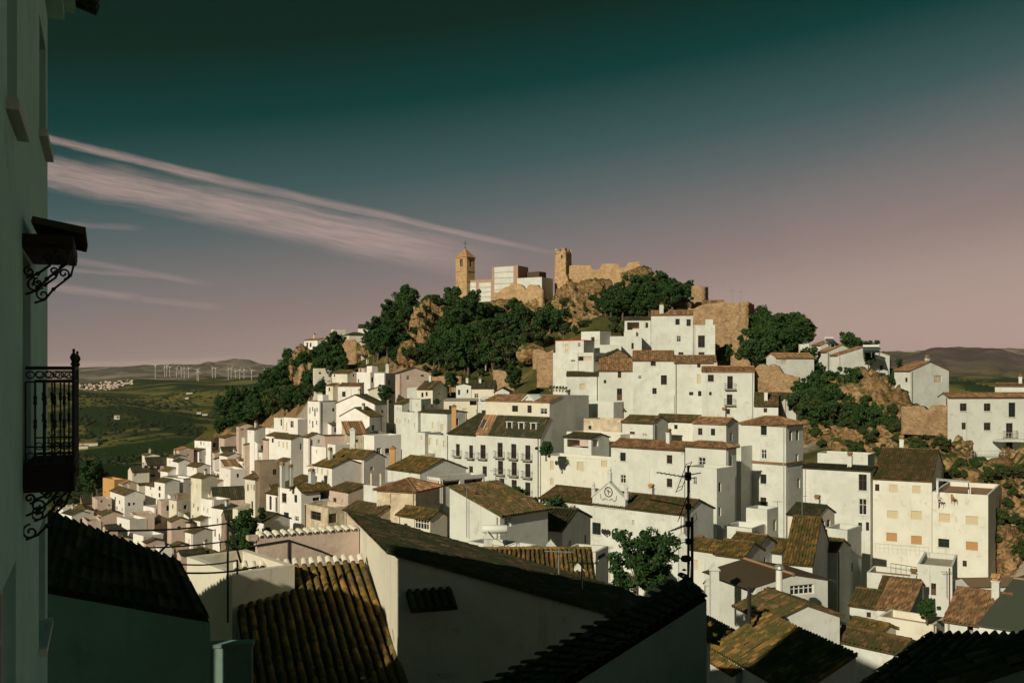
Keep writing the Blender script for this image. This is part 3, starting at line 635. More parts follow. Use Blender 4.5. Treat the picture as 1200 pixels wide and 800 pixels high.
H("white block with grey side standing under the tower house", 876, 899, 912, 597, 107, 50, 10, 'flat', 'w', '')
H("low white annex with a slanted grey patch under the hipped house", 848, 881, 885, 619, 104, 55, 7, 'flat', 'w', '')
# ---- right
H("white house with orange roof above the notched ruin", 898, 909, 954, 418.5, 166, 16, 7, 'gR', 'w', 'R 919 424 6 5 s', 'tile_orange', pitch=.42)
H("white flat house on the ridge behind the orange roofed house", 940, 948, 966, 403, 182, 30, 8, 'flat', 'w', '')
H("white gabled house on the ridge carrying one solar panel", 959, 962, 985, 404, 178, 20, 9, 'gL', 'w', '', 'tile_orange', pitch=.3)
H("white house with two slanting tiled verges on the ridge", 965, 969, 1004, 412, 174, 20, 9, 'gL', 'w', '', 'tile_orange', pitch=.38)
H("broad white gabled house on the ridge with a roof water heater", 979, 982, 1042.5, 416, 170, 14, 10, 'gL', 'w', 'R 1033 431 4 6 w', 'tile_orange', pitch=.28)
H("white gabled house with a triangular recess above the stone wall", 1048, 1067, 1112, 434, 150, 24, 11, 'gL', 'w', 'L 1062 445 3 5 w;R 1099 444 9 8 n', 'tile_orange', pitch=.33)
H("large white house with balcony and orange roof above the crag", 1107, 1111, 1290, 465, 136, 4, 9.5, 'gR', 'w', 'R 1129 477 8 9 w;R 1157 477 8 9 w;R 1186 480 8 17 w;R 1129.5 499 5 8 w;R 1157 499.5 8 9 w;R 1183 504 8 17 fb;R 1183 526 8 19 d', 'tile_orange', pitch=.36)
H("pale house roof showing behind the large balcony house", N, 1166, 1240, 452, 162, -30, 8, 'gR', 'w', '', 'tile_orange', pitch=.1)
H("white block with grey panelled door next to the brown terrace", 1075, 1116, 1122, 664, 98, 62, 10, 'flat', 'w', 'L 1094 690 6 14 d')
H("white terrace house with reddish clay floor and thin railing", 1016, 1076, 1082, 676, 101, 60, 6, 'flat', 'w', '', floor='clay')
H("low house with long dark mossy roof in front of the clay terrace", 1030, 1074, 1079, 695, 91, 58, 4, 'gL', 'w', '', 'tile_moss', pitch=.4)
H("open shed with weathered brown sheet roof at the picture's edge", 1132, 1136, 1250, 686, 92, 4, 5, 'gR', 'w', 'R 1160 699 40 12 o;R 1200 702 30 12 o', 'fibre', pitch=.35)
H("white house with orange roof slope and arched yard openings", 1107, 1172, 1198, 735, 68, 52, 6, 'gL', 'w', 'L 1137 737 7 8 o;L 1152 741 7 7 o', 'tile_orange', pitch=.42)
H("low yard shed under a flat grey green sheet at the picture's edge", 1176, 1196, 1262, 739, 64, 52, 4, 'gL', 'w', '', 'green_sheet', pitch=.1)
H("curved pale yard house with clay roof terrace and rubble", 1029, 1094, 1108, 732, 73, 50, 5, 'flat', 'c', '', floor='clay')
# ---- lower right roofs
H("white house with arched chimney and mossy gold roof by the aerial mast", 806, 838, 853, 645, 86, 50, 8, 'gL', 'w', 'L 814 661 8 11 s', 'tile_gold', pitch=.52, chim='L 821 634 9 13;L 832 646 10 12')
H("low house with ribbed mossy roof touching the arched chimney house", 853, 888, 899, 642, 90, 52, 6, 'gL', 'w', '', 'tile_moss', pitch=.42)
H("house with gold edged roof behind the brown sheet roof", 838, 872, 882, 652, 83, 52, 5, 'gL', 'w', '', 'tile_gold', pitch=.42)
H("small house with bright golden roof and a dark teal gable", 924, 952, 971, 661, 88, 66, 7, 'gL', 'w', '', 'tile_gold', pitch=.5)
H("tiny golden roofed house between the ribbed roofs", 896, 916, 922, 647, 92, 54, 5, 'gL', 'w', '', 'tile_gold', pitch=.42)
H("glazed veranda house under a broad brown sheet roof", 833, 886, 970, 687, 66, 20, 5, 'gL', 'w', 'L 848 676 14 10 g;L 867 682 16 12 g;R 905 692 20 12 g;R 940 690 28 13 g', 'brown_sheet', pitch=.2, over=.7)
H("house with long ribbed mossy roof and a pinkish white gable", 863, 905, 984, 728, 57, 16, 6, 'gL', 'w', '', 'tile_moss', pitch=.36)
H("house with golden tiled roof and white gable half in shadow", 838, 936, 1003, 812, 45, 16, 6, 'sL', 'w', '', 'tile_gold', pitch=.5)
H("house with a mossy tiled roof and slim black flue", 790, 862, 903, 788, 50, 16, 6, 'sL', 'w', '', 'tile_gold', pitch=.5)
# ---- foreground
H("near house with a long dark tiled roof and a sunlit cream flank", N, 467, N, 651, 27, 17.5, 8, 'zL', 'c', 'R 526 772 15 28 w', 'tile_dark', pitch=.33, w=9.6, d=7.4)
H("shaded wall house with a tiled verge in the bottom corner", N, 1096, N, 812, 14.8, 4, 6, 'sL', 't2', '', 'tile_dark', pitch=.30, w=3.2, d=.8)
H("white parapet yard house between the black roof and the sunlit tiles", 219, 272, 290, 672, 28.5, 40, 6, 'flat', 'c', '', floor='deck')
H("long white chapel with dark mossy roof and a pedimented front on the square", 633, 801, 836, 602, 98, 48, 9, 'gL', 'w', 'L 699 619 10 14 w;L 742 612 3 6 n', 'tile_moss', pitch=.36)
H("long low house under a mossy roof in the lane before the pale yard house", 978, 1056, 1076, 764, 56, 44, 5, 'gL', 'w', 'R 1064 772 5 8 d', 'tile_moss', pitch=.4)
H("small house with ribbed mossy roof in the lane below the clay terrace", 1002, 1032, 1043, 712, 80, 54, 5, 'gL', 'w', 'L 1018 720 5 6 w', 'tile_moss', pitch=.45)
H("tiny white lean-to with a tiled slope at the end of the lane", 1046, 1066, 1074, 716, 78, 54, 4, 'sL', 'w', '', 'tile_orange', pitch=.4)
H("low white house with a tiled roof wedged behind the golden gable house", 1002, 1032, 1050, 742, 66, 40, 5, 'gL', 'c', '', 'tile_gold', pitch=.4)

# ------------------------------------------------------------------ solve the houses
def solve(s):
    th = s['th']
    u = (s['xc'] - CX) / F
    if th is None:
        th = -math.degrees(math.atan(u)) - 1.0
    th = R(th)
    C = P(s['xc'], s['yt'], s['Y'])
    eu = Vector((math.cos(th), math.sin(th), 0)); ev = Vector((-math.sin(th), math.cos(th), 0))
    w = s.get('w'); d = s.get('d')
    if w is None:
        if s['xr'] is None: w = 7.0
        else:
            q = (s['xr'] - CX) / F
            w = (q * C.y - C.x) / (eu.x - q * eu.y)
            w = min(w, 40.0) if w > 0 else 40.0
            if s['xr'] - s['xc'] < 12: w = max(w, 4.0)
            w = max(w, 2.0)
    if d is None:
        if s['xl'] is None: d = 7.0
        else:
            q = (s['xl'] - CX) / F
            den = (ev.x - q * ev.y)
            d = (q * C.y - C.x) / den if abs(den) > 1e-6 else 40
            d = min(d, 40.0) if d > 0 else 40.0
            d = max(d, 2.5)
    s.update(C=C, eu=eu, ev=ev, thr=th, W=w, D=d)
    return s


for s in SPEC: solve(s)

# ------------------------------------------------------------------ terrain
ctrl = []
for s in SPEC:
    c = s['C'] + s['eu'] * (s['W'] / 2) + s['ev'] * (s['D'] / 2)
    ctrl.append((c.x, c.y, s['C'].z - s['h']))
    ctrl.append((s['C'].x, s['C'].y, s['C'].z - s['h'] - 0.5))
GP = [  # ground seen (or implied) in the photograph: pixel, pixel, distance
    (545, 353, 332), (590, 352, 328), (640, 347, 324), (700, 337, 322), (760, 330, 322), (800, 343, 312), (830, 358, 262), (612, 372, 312), (560, 372, 312),
    (500, 362, 326), (470, 372, 318), (444, 395, 312), (500, 385, 292), (560, 395, 290), (620, 392, 288), (690, 352, 312), (650, 385, 276), (690, 398, 236), (730, 385, 240),
    (500, 422, 262), (540, 428, 252), (585, 428, 248), (620, 425, 236), (760, 362, 276), (800, 362, 262), (860, 400, 216), (850, 425, 190), (890, 415, 205), (920, 400, 212), (900, 440, 178),
    (940, 418, 196), (1000, 446, 178), (960, 462, 164), (1040, 470, 160), (960, 500, 150), (1010, 520, 146), (1060, 520, 143), (1075, 498, 146), (1100, 545, 138), (1130, 560, 132), (1190, 560, 130),
    (1180, 600, 126), (1190, 660, 116), (1000, 545, 138), (960, 535, 138),
    (345, 440, 330), (370, 415, 318), (400, 432, 296), (340, 470, 316), (300, 470, 350), (280, 492, 330), (240, 510, 330), (200, 530, 325), (150, 560, 310), (110, 585, 290), (70, 600, 275),
    (600, 600, 140), (650, 640, 112), (590, 630, 90), (560, 660, 75), (690, 690, 92), (760, 690, 84), (820, 690, 74), (300, 640, 110), (330, 620, 122),
]
for px, py, Y in GP: ctrl.append(tuple(P(px, py, Y)))
ctrl += [(-60, 420, -50), (0, 420, -40), (80, 420, -20), (140, 380, -20), (200, 330, -30), (240, 240, -40), (240, 160, -38), (160, 110, -36), (120, 60, -34), (60, 40, -24), (-190, 300, -75), (-150, 370, -75),
         (-180, 220, -75), (-140, 150, -62), (-90, 90, -45), (-60, 40, -26), (-30, 10, -14), (0, -20, -6), (40, -20, -14), (-30, -40, -2), (60, 10, -22), (5, 12, -12), (-10, 18, -13), (10, 25, -14), (0, 40, -18), (-25, 45, -22), (30, 50, -20),
         (100, 300, -6), (130, 262, -9), (160, 220, -13), (90, 350, -18), (150, 300, -28), (70, 248, -9), (95, 236, -11), (112, 212, -9), (60, 275, -11), (82, 206, -3), (186, 185, -25), (150, 190, -22),  (0, 300 + 30, 20), (60, 352, 12), (-40, 360, 2), (30, 345, 18)]
ctrl = np.array(ctrl)
# thin out controls that almost coincide, keep the lower one
keep = []
for i in np.argsort(ctrl[:, 2]):
    if all((ctrl[i, 0] - ctrl[j, 0]) ** 2 + (ctrl[i, 1] - ctrl[j, 1]) ** 2 > 9.0 for j in keep): keep.append(i)
ctrl = ctrl[keep]
cn = ctrl.copy(); cn[:, :2] /= 100.0


def tps_k(d2): return np.where(d2 > 0, d2 * np.log(np.maximum(d2, 1e-12)) * 0.5, 0.0)


n = len(cn)
K = tps_k(((cn[:, None, :2] - cn[None, :, :2]) ** 2).sum(-1)) + np.eye(n) * 0.0035
Pm = np.c_[np.ones(n), cn[:, :2]]
sol = np.linalg.solve(np.block([[K, Pm], [Pm.T, np.zeros((3, 3))]]), np.r_[cn[:, 2], np.zeros(3)])


def valley_z(x, y):
    x = np.asarray(x, float); y = np.asarray(y, float)
    r = np.hypot(x, y)
    base = np.interp(r, [0, 380, 600, 1000, 2000, 3000, 3900, 4600, 5600, 8000, 40000], [-60, -85, -122, -150, -158, -120, -82, -42, -75, -165, -170])
    base = base + 16 * np.sin(x / 310 + 0.6) * np.cos(y / 420) * np.clip(r / 1500, 0, 1) * np.clip((9000 - r) / 4000, 0, 1)
    base = base + 9 * np.sin(x / 95 + y / 140) * np.clip(r / 1500, 0, 1) * np.clip((9000 - r) / 4000, 0, 1)
    # ridge to the left drops towards the coast
    base = base - 30 * np.clip((-x - 1500) / 1200, 0, 1) * np.clip((r - 3000) / 1500, 0, 1)
    az = x / np.maximum(y, 1)
    mt = np.exp(-((r - 6800) / 900) ** 2) * np.clip((az - 0.15) / 0.2, 0, 1) * (235 + 22 * np.sin(az * 45) + 14 * np.sin(az * 103 + 1))
    mh = np.exp(-((r - 3600) / 500) ** 2) * np.clip((az - 0.3) / 0.15, 0, 1) * (40 + 12 * np.sin(az * 60))
    return base + mt + mh


def ground_z(x, y):
    x = np.atleast_1d(np.asarray(x, float)); y = np.atleast_1d(np.asarray(y, float))
    q = np.c_[x, y] / 100.0
    z = np.empty(len(q))
    for i in range(0, len(q), 4000):
        b = q[i:i + 4000]
        z[i:i + 4000] = tps_k(((b[:, None] - cn[None, :, :2]) ** 2).sum(-1)) @ sol[:n] + sol[n] + b @ sol[n + 1:]
    m = np.maximum.reduce([(x - 205) / 70, (-165 - x) / 60, (y - 385) / 80, (-25 - y) / 30, np.zeros_like(x)])
    m = np.clip(m, 0, 1); m = m * m * (3 - 2 * m)
    return z * (1 - m) + valley_z(x, y) * m


def gz(x, y): return float(ground_z(x, y)[0])


def ray_ground(px, py, y0=20.0, y1=460.0, step=2.0):
    Y = np.arange(y0, y1, step)
    X = (px - CX) / F * Y; Z = (CY - py) / F * Y
    h = np.nonzero(ground_z(X, Y) > Z)[0]
    if len(h) == 0: return None
    return P(px, py, float(Y[h[0]]))


gx = np.arange(-240, 291, 1.7); gy = np.arange(-60, 471, 1.7)
GX, GY = np.meshgrid(gx, gy)
GZ = ground_z(GX.ravel(), GY.ravel()).reshape(GX.shape)
gr = np.hypot(*np.gradient(GZ, 1.7))
hx = np.array([(s['C'] + s['eu'] * s['W'] / 2 + s['ev'] * s['D'] / 2)[:2] for s in SPEC])
dmin = np.full(GX.shape, 1e9)
for x, y in hx: dmin = np.minimum(dmin, np.hypot(GX - x, GY - y))
town = np.clip((10.0 - dmin) / 3.0, 0, 1)
fl = GZ.copy().ravel(); gxr = GX.ravel(); gyr = GY.ravel(); grr = gr.ravel(); tw = town.ravel()
for i in range(len(fl)):
    if tw[i] < 0.5 and gyr[i] > 30:
        p = Vector((gxr[i] * 0.09, gyr[i] * 0.09, fl[i] * 0.09))
        fl[i] += mnoise.turbulence(p, 4, False) * min(2.6, 0.5 + grr[i] * 3.0) * (1 - tw[i]) - 0.6
mb = MB().mat(M['hill'])
nx, ny = len(gx), len(gy)
idx = np.arange(nx * ny).reshape(ny, nx)
mb.quads(np.c_[gxr, gyr, fl], np.c_[idx[:-1, :-1].ravel(), idx[:-1, 1:].ravel(), idx[1:, 1:].ravel(), idx[1:, :-1].ravel()])
hill = tag(mb.build('terrain'), kind='structure')
a = hill.data.attributes.new('town', 'FLOAT', 'POINT'); a.data.foreach_set('value', tw.astype(np.float32))

# valley: rings around the viewer
rr = np.concatenate([np.geomspace(90, 9500, 150), np.geomspace(10200, 16500, 6)])
aa = np.linspace(-math.pi, math.pi, 361)[:-1]
aa = np.sort(np.concatenate([aa, np.linspace(R(-32), R(32), 260)]))
RR, AA = np.meshgrid(rr, aa)
VX = (RR * np.sin(AA)).ravel(); VY = (RR * np.cos(AA)).ravel(); VZ = valley_z(VX, VY)
inner = (VX > -225) & (VX < 275) & (VY > -50) & (VY < 455)
VZ = np.where(inner, VZ - 120, VZ - 0.4)
for i in range(len(VX)):
    r_ = math.hypot(VX[i], VY[i])
    if 500 < r_ < 9000: VZ[i] += (mnoise.fractal(Vector((VX[i] / 420, VY[i] / 420, 0)), 0.9, 2.1, 5)) * (9 if r_ < 5200 else 24) * min(1, r_ / 1500)
na, nr = len(aa), len(rr)
idx = np.arange(na * nr).reshape(na, nr)
i2 = np.roll(idx, -1, axis=0)
mb = MB().mat(M['valley'])
mb.quads(np.c_[VX, VY, VZ], np.c_[idx[:, :-1].ravel(), idx[:, 1:].ravel(), i2[:, 1:].ravel(), i2[:, :-1].ravel()])
tag(mb.build('valley', smooth=True), kind='structure')


def mountain(name, px0, px1, Y, prof, depth, seed):
    """ridge seen far off: PROF gives the sky line as (pixel x, pixel y)"""
    nx_, ny_ = 160, 40
    xs = np.linspace(px0, px1, nx_); top = np.interp(xs, [p[0] for p in prof], [p[1] for p in prof])
    V = []
    for j in range(ny_):
        f = j / (ny_ - 1) * 2 - 1
        for i in range(nx_):
            Yj = Y + f * depth
            x = (xs[i] - CX) / F * Y * (1 + 0.02 * f)
            zt = (CY - top[i]) / F * Y + 190
            z = -190 + zt * max(0, (1 - abs(f) ** 1.25))
            z += mnoise.fractal(Vector((x / 380, Yj / 380, seed)), 0.9, 2.0, 6) * 26 * (1 - f * f)
            V.append((x, Yj, z))
    ii = np.arange(nx_ * ny_).reshape(ny_, nx_)
    m_ = MB().mat(M['mtn'])
    m_.quads(V, np.c_[ii[:-1, :-1].ravel(), ii[:-1, 1:].ravel(), ii[1:, 1:].ravel(), ii[1:, :-1].ravel()])
    return tag(m_.build(name, smooth=True), kind='structure')


mountain('mountain', 60, 345, 13000, [(60, 431), (120, 430), (170, 428), (200, 427), (236, 427), (243, 424), (254, 425), (262, 422), (275, 419), (290, 420), (304, 426), (318, 427), (345, 428)], 2200, 1.0)
mountain('mountain', 1020, 1420, 8200, [(1020, 412), (1045, 410), (1070, 412), (1090, 408), (1112, 406), (1135, 407), (1160, 409), (1200, 406), (1300, 402), (1420, 408)], 1500, 4.0)

# ------------------------------------------------------------------ house builder
TPROF = {0: [(0.0, 0.0), (0.33, 1.0), (0.66, 0.0), (0.83, -0.5)],
         1: [(0.0, 0.0), (0.13, 0.72), (0.31, 1.0), (0.49, 0.72), (0.62, 0.0), (0.81, -0.55)]}


def sheet(mb, O, e, s, nrm, a0, a1, f0, f1, pitch=0.26, amp=0.055, row=0.42, lod=1, sag=0.0):
    """barrel-tile surface: columns along slope direction s, spaced along e; f0(a), f1(a) bound the slope"""
    prof = TPROF[lod]; k = len(prof)
    ncol = max(1, int(round((a1 - a0) / pitch))); pt = (a1 - a0) / ncol
    O = np.array(O); e = np.array(e); s = np.array(s); nrm = np.array(nrm)
    V = []; Q = []; Rn = []; nv = 0
    mid = (np.arange(ncol) + 0.5) * pt + a0
    lo = np.array([f0(m) for m in mid]); hi = np.array([f1(m) for m in mid])
    maxs = hi.max(); mins = lo.min()
    nrow = max(1, int(math.ceil((maxs - mins) / row))) if row else 1
    rw = (maxs - mins) / nrow
    xs = np.array([p[0] for p in prof] + [1.0]) * pt
    zs = np.array([p[1] for p in prof] + [0.0]) * amp
    for r in range(nrow):
        s0 = mins + r * rw; s1 = s0 + rw
        L0 = np.clip(lo, s0, s1); L1 = np.clip(hi, s0, s1)
        c = np.nonzero(L1 - L0 > 0.02)[0]
        if len(c) == 0: continue
        j = nrng.normal(0, 1, (len(c), 2)) * (0.012 if lod else 0.01)
        up = 0.03 if row else 0.0
        base = a0 + c * pt
        A_ = base[:, None] + xs[None, :] + j[:, :1]
        Zl = zs[None, :] + up + j[:, 1:]
        Zh = zs[None, :] + j[:, 1:]
        Sl = np.repeat(L0[c][:, None], k + 1, 1); Sh = np.repeat(L1[c][:, None] + (0.05 if row else 0), k + 1, 1)
        lowp = O + A_[..., None] * e + Sl[..., None] * s + Zl[..., None] * nrm
        hip = O + A_[..., None] * e + Sh[..., None] * s + Zh[..., None] * nrm
        v = np.stack([lowp, hip], 2).reshape(-1, 3)         # col, k, (low, high)
        b = nv + (np.arange(len(c)) * (k + 1) * 2)[:, None] + (np.arange(k) * 2)[None, :]
        q = np.stack([b, b + 2, b + 3, b + 1], -1).reshape(-1, 4)
        V.append(v); Q.append(q); nv += len(v)
        Rn.append(np.repeat(nrng.random(len(c)), k))
    if V: mb.quads(np.concatenate(V), np.concatenate(Q), np.concatenate(Rn))


def wall_grid(mb, O, e, z0, z1, L, holes, n_in, depth=0.22):
    """upright wall rectangle with openings; reveals run inwards along n_in"""
    O = Vector(O); e = Vector(e); n_in = Vector(n_in)
    hs = []
    for (a, b, c, d) in holes:
        a = max(0.12, a); b = min(L - 0.12, b); c = max(z0 + 0.05, c); d = min(z1 - 0.12, d)
        if b - a > 0.08 and d - c > 0.08: hs.append((a, b, c, d))
    xs = sorted({0.0, L, *[h[0] for h in hs], *[h[1] for h in hs]}); zs = sorted({z0, z1, *[h[2] for h in hs], *[h[3] for h in hs]})
    pt = lambda a, z: O + e * a + Vector((0, 0, z))
    for i in range(len(xs) - 1):
        # merge cells vertically where possible
        for j in range(len(zs) - 1):
            xm = (xs[i] + xs[i + 1]) / 2; zm = (zs[j] + zs[j + 1]) / 2
            if any(h[0] < xm < h[1] and h[2] < zm < h[3] for h in hs): continue
            mb.poly(pt(xs[i], zs[j]), pt(xs[i + 1], zs[j]), pt(xs[i + 1], zs[j + 1]), pt(xs[i], zs[j + 1]))
    for (a, b, c, d) in hs:
        i0 = n_in * depth
        for p, q in (((a, c), (b, c)), ((b, c), (b, d)), ((b, d), (a, d)), ((a, d), (a, c))):
            mb.poly(pt(*p), pt(*q), pt(*q) + i0, pt(*p) + i0)
    return hs


TILES = {'tile_moss', 'tile_dark', 'tile_orange', 'tile_gold'}


def obox(mb, O, e, n, a0, a1, c0, c1, z0, z1):
    """box in wall coordinates: a along wall, c outwards (negative = inwards), z up"""
    P8 = [O + e * a + n * c + Vector((0, 0, z)) for z in (z0, z1) for (a, c) in ((a0, c0), (a1, c0), (a1, c1), (a0, c1))]
    b = len(mb.v); mb.v.extend([tuple(p) for p in P8])
    for q in ((0, 3, 2, 1), (4, 5, 6, 7), (0, 1, 5, 4), (1, 2, 6, 5), (2, 3, 7, 6), (3, 0, 4, 7)):
        mb.f.append(tuple(b + i for i in q)); mb.m.append(mb.cur)


def opening(root, kind, O, e, n, a, b, c, d, px):
    """fill one wall opening: a window, door, shutter, french window with balcony"""
    w_, h_ = b - a, d - c
    if kind == 'n':          # blind niche
        m_ = MB().mat(M['s']); m_.poly(O + e * a + n * -.1 + Vector((0, 0, c)), O + e * b + n * -.1 + Vector((0, 0, c)), O + e * b + n * -.1 + Vector((0, 0, d)), O + e * a + n * -.1 + Vector((0, 0, d)))
        m_.build('blind_window', root); return
    if kind == 'o':          # open room behind
        m_ = MB().mat(M['p'])
        D = 2.2
        q = lambda x, y, z: O + e * x + n * y + Vector((0, 0, z))
        m_.poly(q(a - .3, -D, c - .2), q(b + .3, -D, c - .2), q(b + .3, -D, d + .2), q(a - .3, -D, d + .2))
        m_.poly(q(a - .3, -.22, c - .02), q(b + .3, -.22, c - .02), q(b + .3, -D, c - .02), q(a - .3, -D, c - .02))
        m_.poly(q(a - .3, -.22, d + .02), q(b + .3, -.22, d + .02), q(b + .3, -D, d + .02), q(a - .3, -D, d + .02))
        m_.poly(q(a - .3, -.22, c), q(a - .3, -D, c), q(a - .3, -D, d), q(a - .3, -.22, d))
        m_.poly(q(b + .3, -.22, c), q(b + .3, -D, c), q(b + .3, -D, d), q(b + .3, -.22, d))
        m_.build('open_room', root); return
    small = px < 3.0
    t_ = min(0.07, w_ * 0.12)
    wood = rng.choice(['wood', 'wood', 'wood_green', 'frame_w'])
    if kind in ('d', 'f', 'fb'): wood = 'wood'
    if kind == 'g': wood = 'frame_w'
    if kind in ('s', 'so'):
        m_ = MB().mat(M['shut_orange' if kind == 'so' else 'shut_cream'])
        ns = 1 if small else max(3, int(h_ / 0.16)); st = h_ / ns
        for i in range(ns):
            obox(m_, O, e, n, a + .01, b - .01, -.16, -.10 - .02 * (i % 2), c + i * st + (.012 if ns > 1 else 0), c + (i + 1) * st)
        m_.build('shutter', root)
    else:
        fr = MB().mat(M[wood])
        obox(fr, O, e, n, a, a + t_, -.18, -.10, c, d); obox(fr, O, e, n, b - t_, b, -.18, -.10, c, d)
        obox(fr, O, e, n, a + t_, b - t_, -.18, -.10, c, c + t_); obox(fr, O, e, n, a + t_, b - t_, -.18, -.10, d - t_, d)
        if not small:
            nm = 4 if kind == 'g' else 1
            for i in range(nm):
                x = a + w_ * (i + 1) / (nm + 1); obox(fr, O, e, n, x - t_ * .4, x + t_ * .4, -.175, -.105, c + t_, d - t_)
            z = c + h_ * (.62 if kind != 'd' else .5); obox(fr, O, e, n, a + t_, b - t_, -.172, -.108, z - t_ * .35, z + t_ * .35)
        if kind == 'd':
            obox(fr, O, e, n, a + t_, b - t_, -.17, -.13, c, c + h_ * .5)
        f = fr.build('door' if kind == 'd' else 'window', root)
        g = MB().mat(M['glass'])
        g.poly(O + e * a + n * -.15 + Vector((0, 0, c)), O + e * b + n * -.15 + Vector((0, 0, c)), O + e * b + n * -.15 + Vector((0, 0, d)), O + e * a + n * -.15 + Vector((0, 0, d)))
        g.build('pane', f)
        if px > 5 and kind == 'w':
            sl = MB().mat(M['w']); obox(sl, O, e, n, a - .1, b + .1, -.02, .09, c - .09, c - .003); sl.build('sill', root)
    if kind == 'fb':
        bl = MB().mat(M['deck']); obox(bl, O, e, n, a - .45, b + .45, .002, .62, c - .16, c - .03)
        bo = bl.build('balcony', root)
        rl = MB().mat(M['iron'])
        z0, z1 = c - .03, c + .92
        for (p0, p1) in (((a - .42, .02), (a - .42, .58)), ((a - .42, .58), (b + .42, .58)), ((b + .42, .58), (b + .42, .02))):
            A_ = O + e * p0[0] + n * p0[1]; B_ = O + e * p1[0] + n * p1[1]
            L = (B_ - A_).length; k = max(2, int(L / .16))
            for z in (z0 + .05, z1): rl.tube([A_ + Vector((0, 0, z)), B_ + Vector((0, 0, z))], .02, 4)
            for i in range(k + 1):
                q = A_.lerp(B_, i / k); rl.tube([q + Vector((0, 0, z0)), q + Vector((0, 0, z1))], .010, 3)
        rl.build('railing', bo)


def ridge_cap(mb, p, q, r=0.13):
    p = Vector(p); q = Vector(q); L = (q - p).length; k = max(1, int(L / 0.45))
    for i in range(k):
        a = p.lerp(q, i / k); b = p.lerp(q, min(1, (i + 1.08) / k))
        d = (b - a).normalized(); x = d.cross(Vector((0, 0, 1)))
        if x.length < 1e-4: x = Vector((1, 0, 0))
        x.normalize(); y = x.cross(d)
        base = len(mb.v)
        for pt, s_ in ((a, 1.1), (b, .9)):
            for t_ in range(5):
                an = math.pi * t_ / 4
                mb.v.append(tuple(pt + x * math.cos(an) * r * s_ + y * math.sin(an) * r * s_ - Vector((0, 0, .04))))
        for t_ in range(4):
            mb.f.append((base + t_, base + t_ + 1, base + 5 + t_ + 1, base + 5 + t_)); mb.m.append(mb.cur)


def chimney(root, x, y, z0, z1, wx, wy, m='w'):
    b = MB().mat(M[m]); b.box(x - wx / 2, y - wy / 2, z0, x + wx / 2, y + wy / 2, z1)
    b.box(x - wx / 2 - .05, y - wy / 2 - .05, z1 - .02, x + wx / 2 + .05, y + wy / 2 + .05, z1 + .08)
    o = b.build('chimney', root)
    c = MB().mat(M['tile_orange'])
    for sx in (-1, 1):
        c.box(x + sx * wx * .36 - .05, y - wy * .4, z1 + .08, x + sx * wx * .36 + .05, y + wy * .4, z1 + .3)
    c.poly((x - wx * .65, y - wy * .6, z1 + .3), (x, y - wy * .6, z1 + .58), (x, y + wy * .6, z1 + .58), (x - wx * .65, y + wy * .6, z1 + .3))
    c.poly((x + wx * .65, y - wy * .6, z1 + .3), (x, y - wy * .6, z1 + .58), (x, y + wy * .6, z1 + .58), (x + wx * .65, y + wy * .6, z1 + .3))
    c.poly((x - wx * .65, y - wy * .6, z1 + .3), (x + wx * .65, y - wy * .6, z1 + .3), (x, y - wy * .6, z1 + .58))
    c.poly((x - wx * .65, y + wy * .6, z1 + .3), (x + wx * .65, y + wy * .6, z1 + .3), (x, y + wy * .6, z1 + .58))
    c.build('chimney_cap', o)


def plane_roof(mb, O, e, s, L, S, tile, lod, pitch, row, f0=None, f1=None, a0=0.0):
    e = Vector(e).normalized(); s = Vector(s).normalized(); nrm = e.cross(s).normalized()
    if nrm.z < 0: nrm = -nrm
    f0 = f0 or (lambda a: 0.0); f1 = f1 or (lambda a: S)
    mb.mat(M[tile])
    if tile in TILES:
        sheet(mb, O, e, s, nrm, a0, L, f0, f1, pitch, .10 if lod else .085, row, lod)
    O = Vector(O)
    d = nrm * (-.10 if tile in TILES else -.05)
    pts = [O + e * a0 + s * f0(a0), O + e * L + s * f0(L), O + e * L + s * f1(L), O + e * a0 + s * f1(a0)]
    if f1(a0 + 1e-3) < .01 and f1(L - 1e-3) < .01: pts = [pts[0], pts[1], O + e * ((a0 + L) / 2) + s * S]
    else:                                             # trapezium of a hip: use exact knees
        ks = [a for a in np.linspace(a0, L, 41)]
        top = [O + e * a + s * f1(a) for a in ks]
        if f1(a0) < S - .01 or f1(L) < S - .01: pts = [pts[0], pts[1]] + top[::-1]
    if tile not in TILES:
        mb.poly(*[p for p in pts])
    mb.poly(*[p + d for p in pts])
    m = len(pts)
    for i in range(m): mb.poly(pts[i] + d, pts[(i + 1) % m] + d, pts[(i + 1) % m] + (nrm * .005), pts[i] + (nrm * .005))


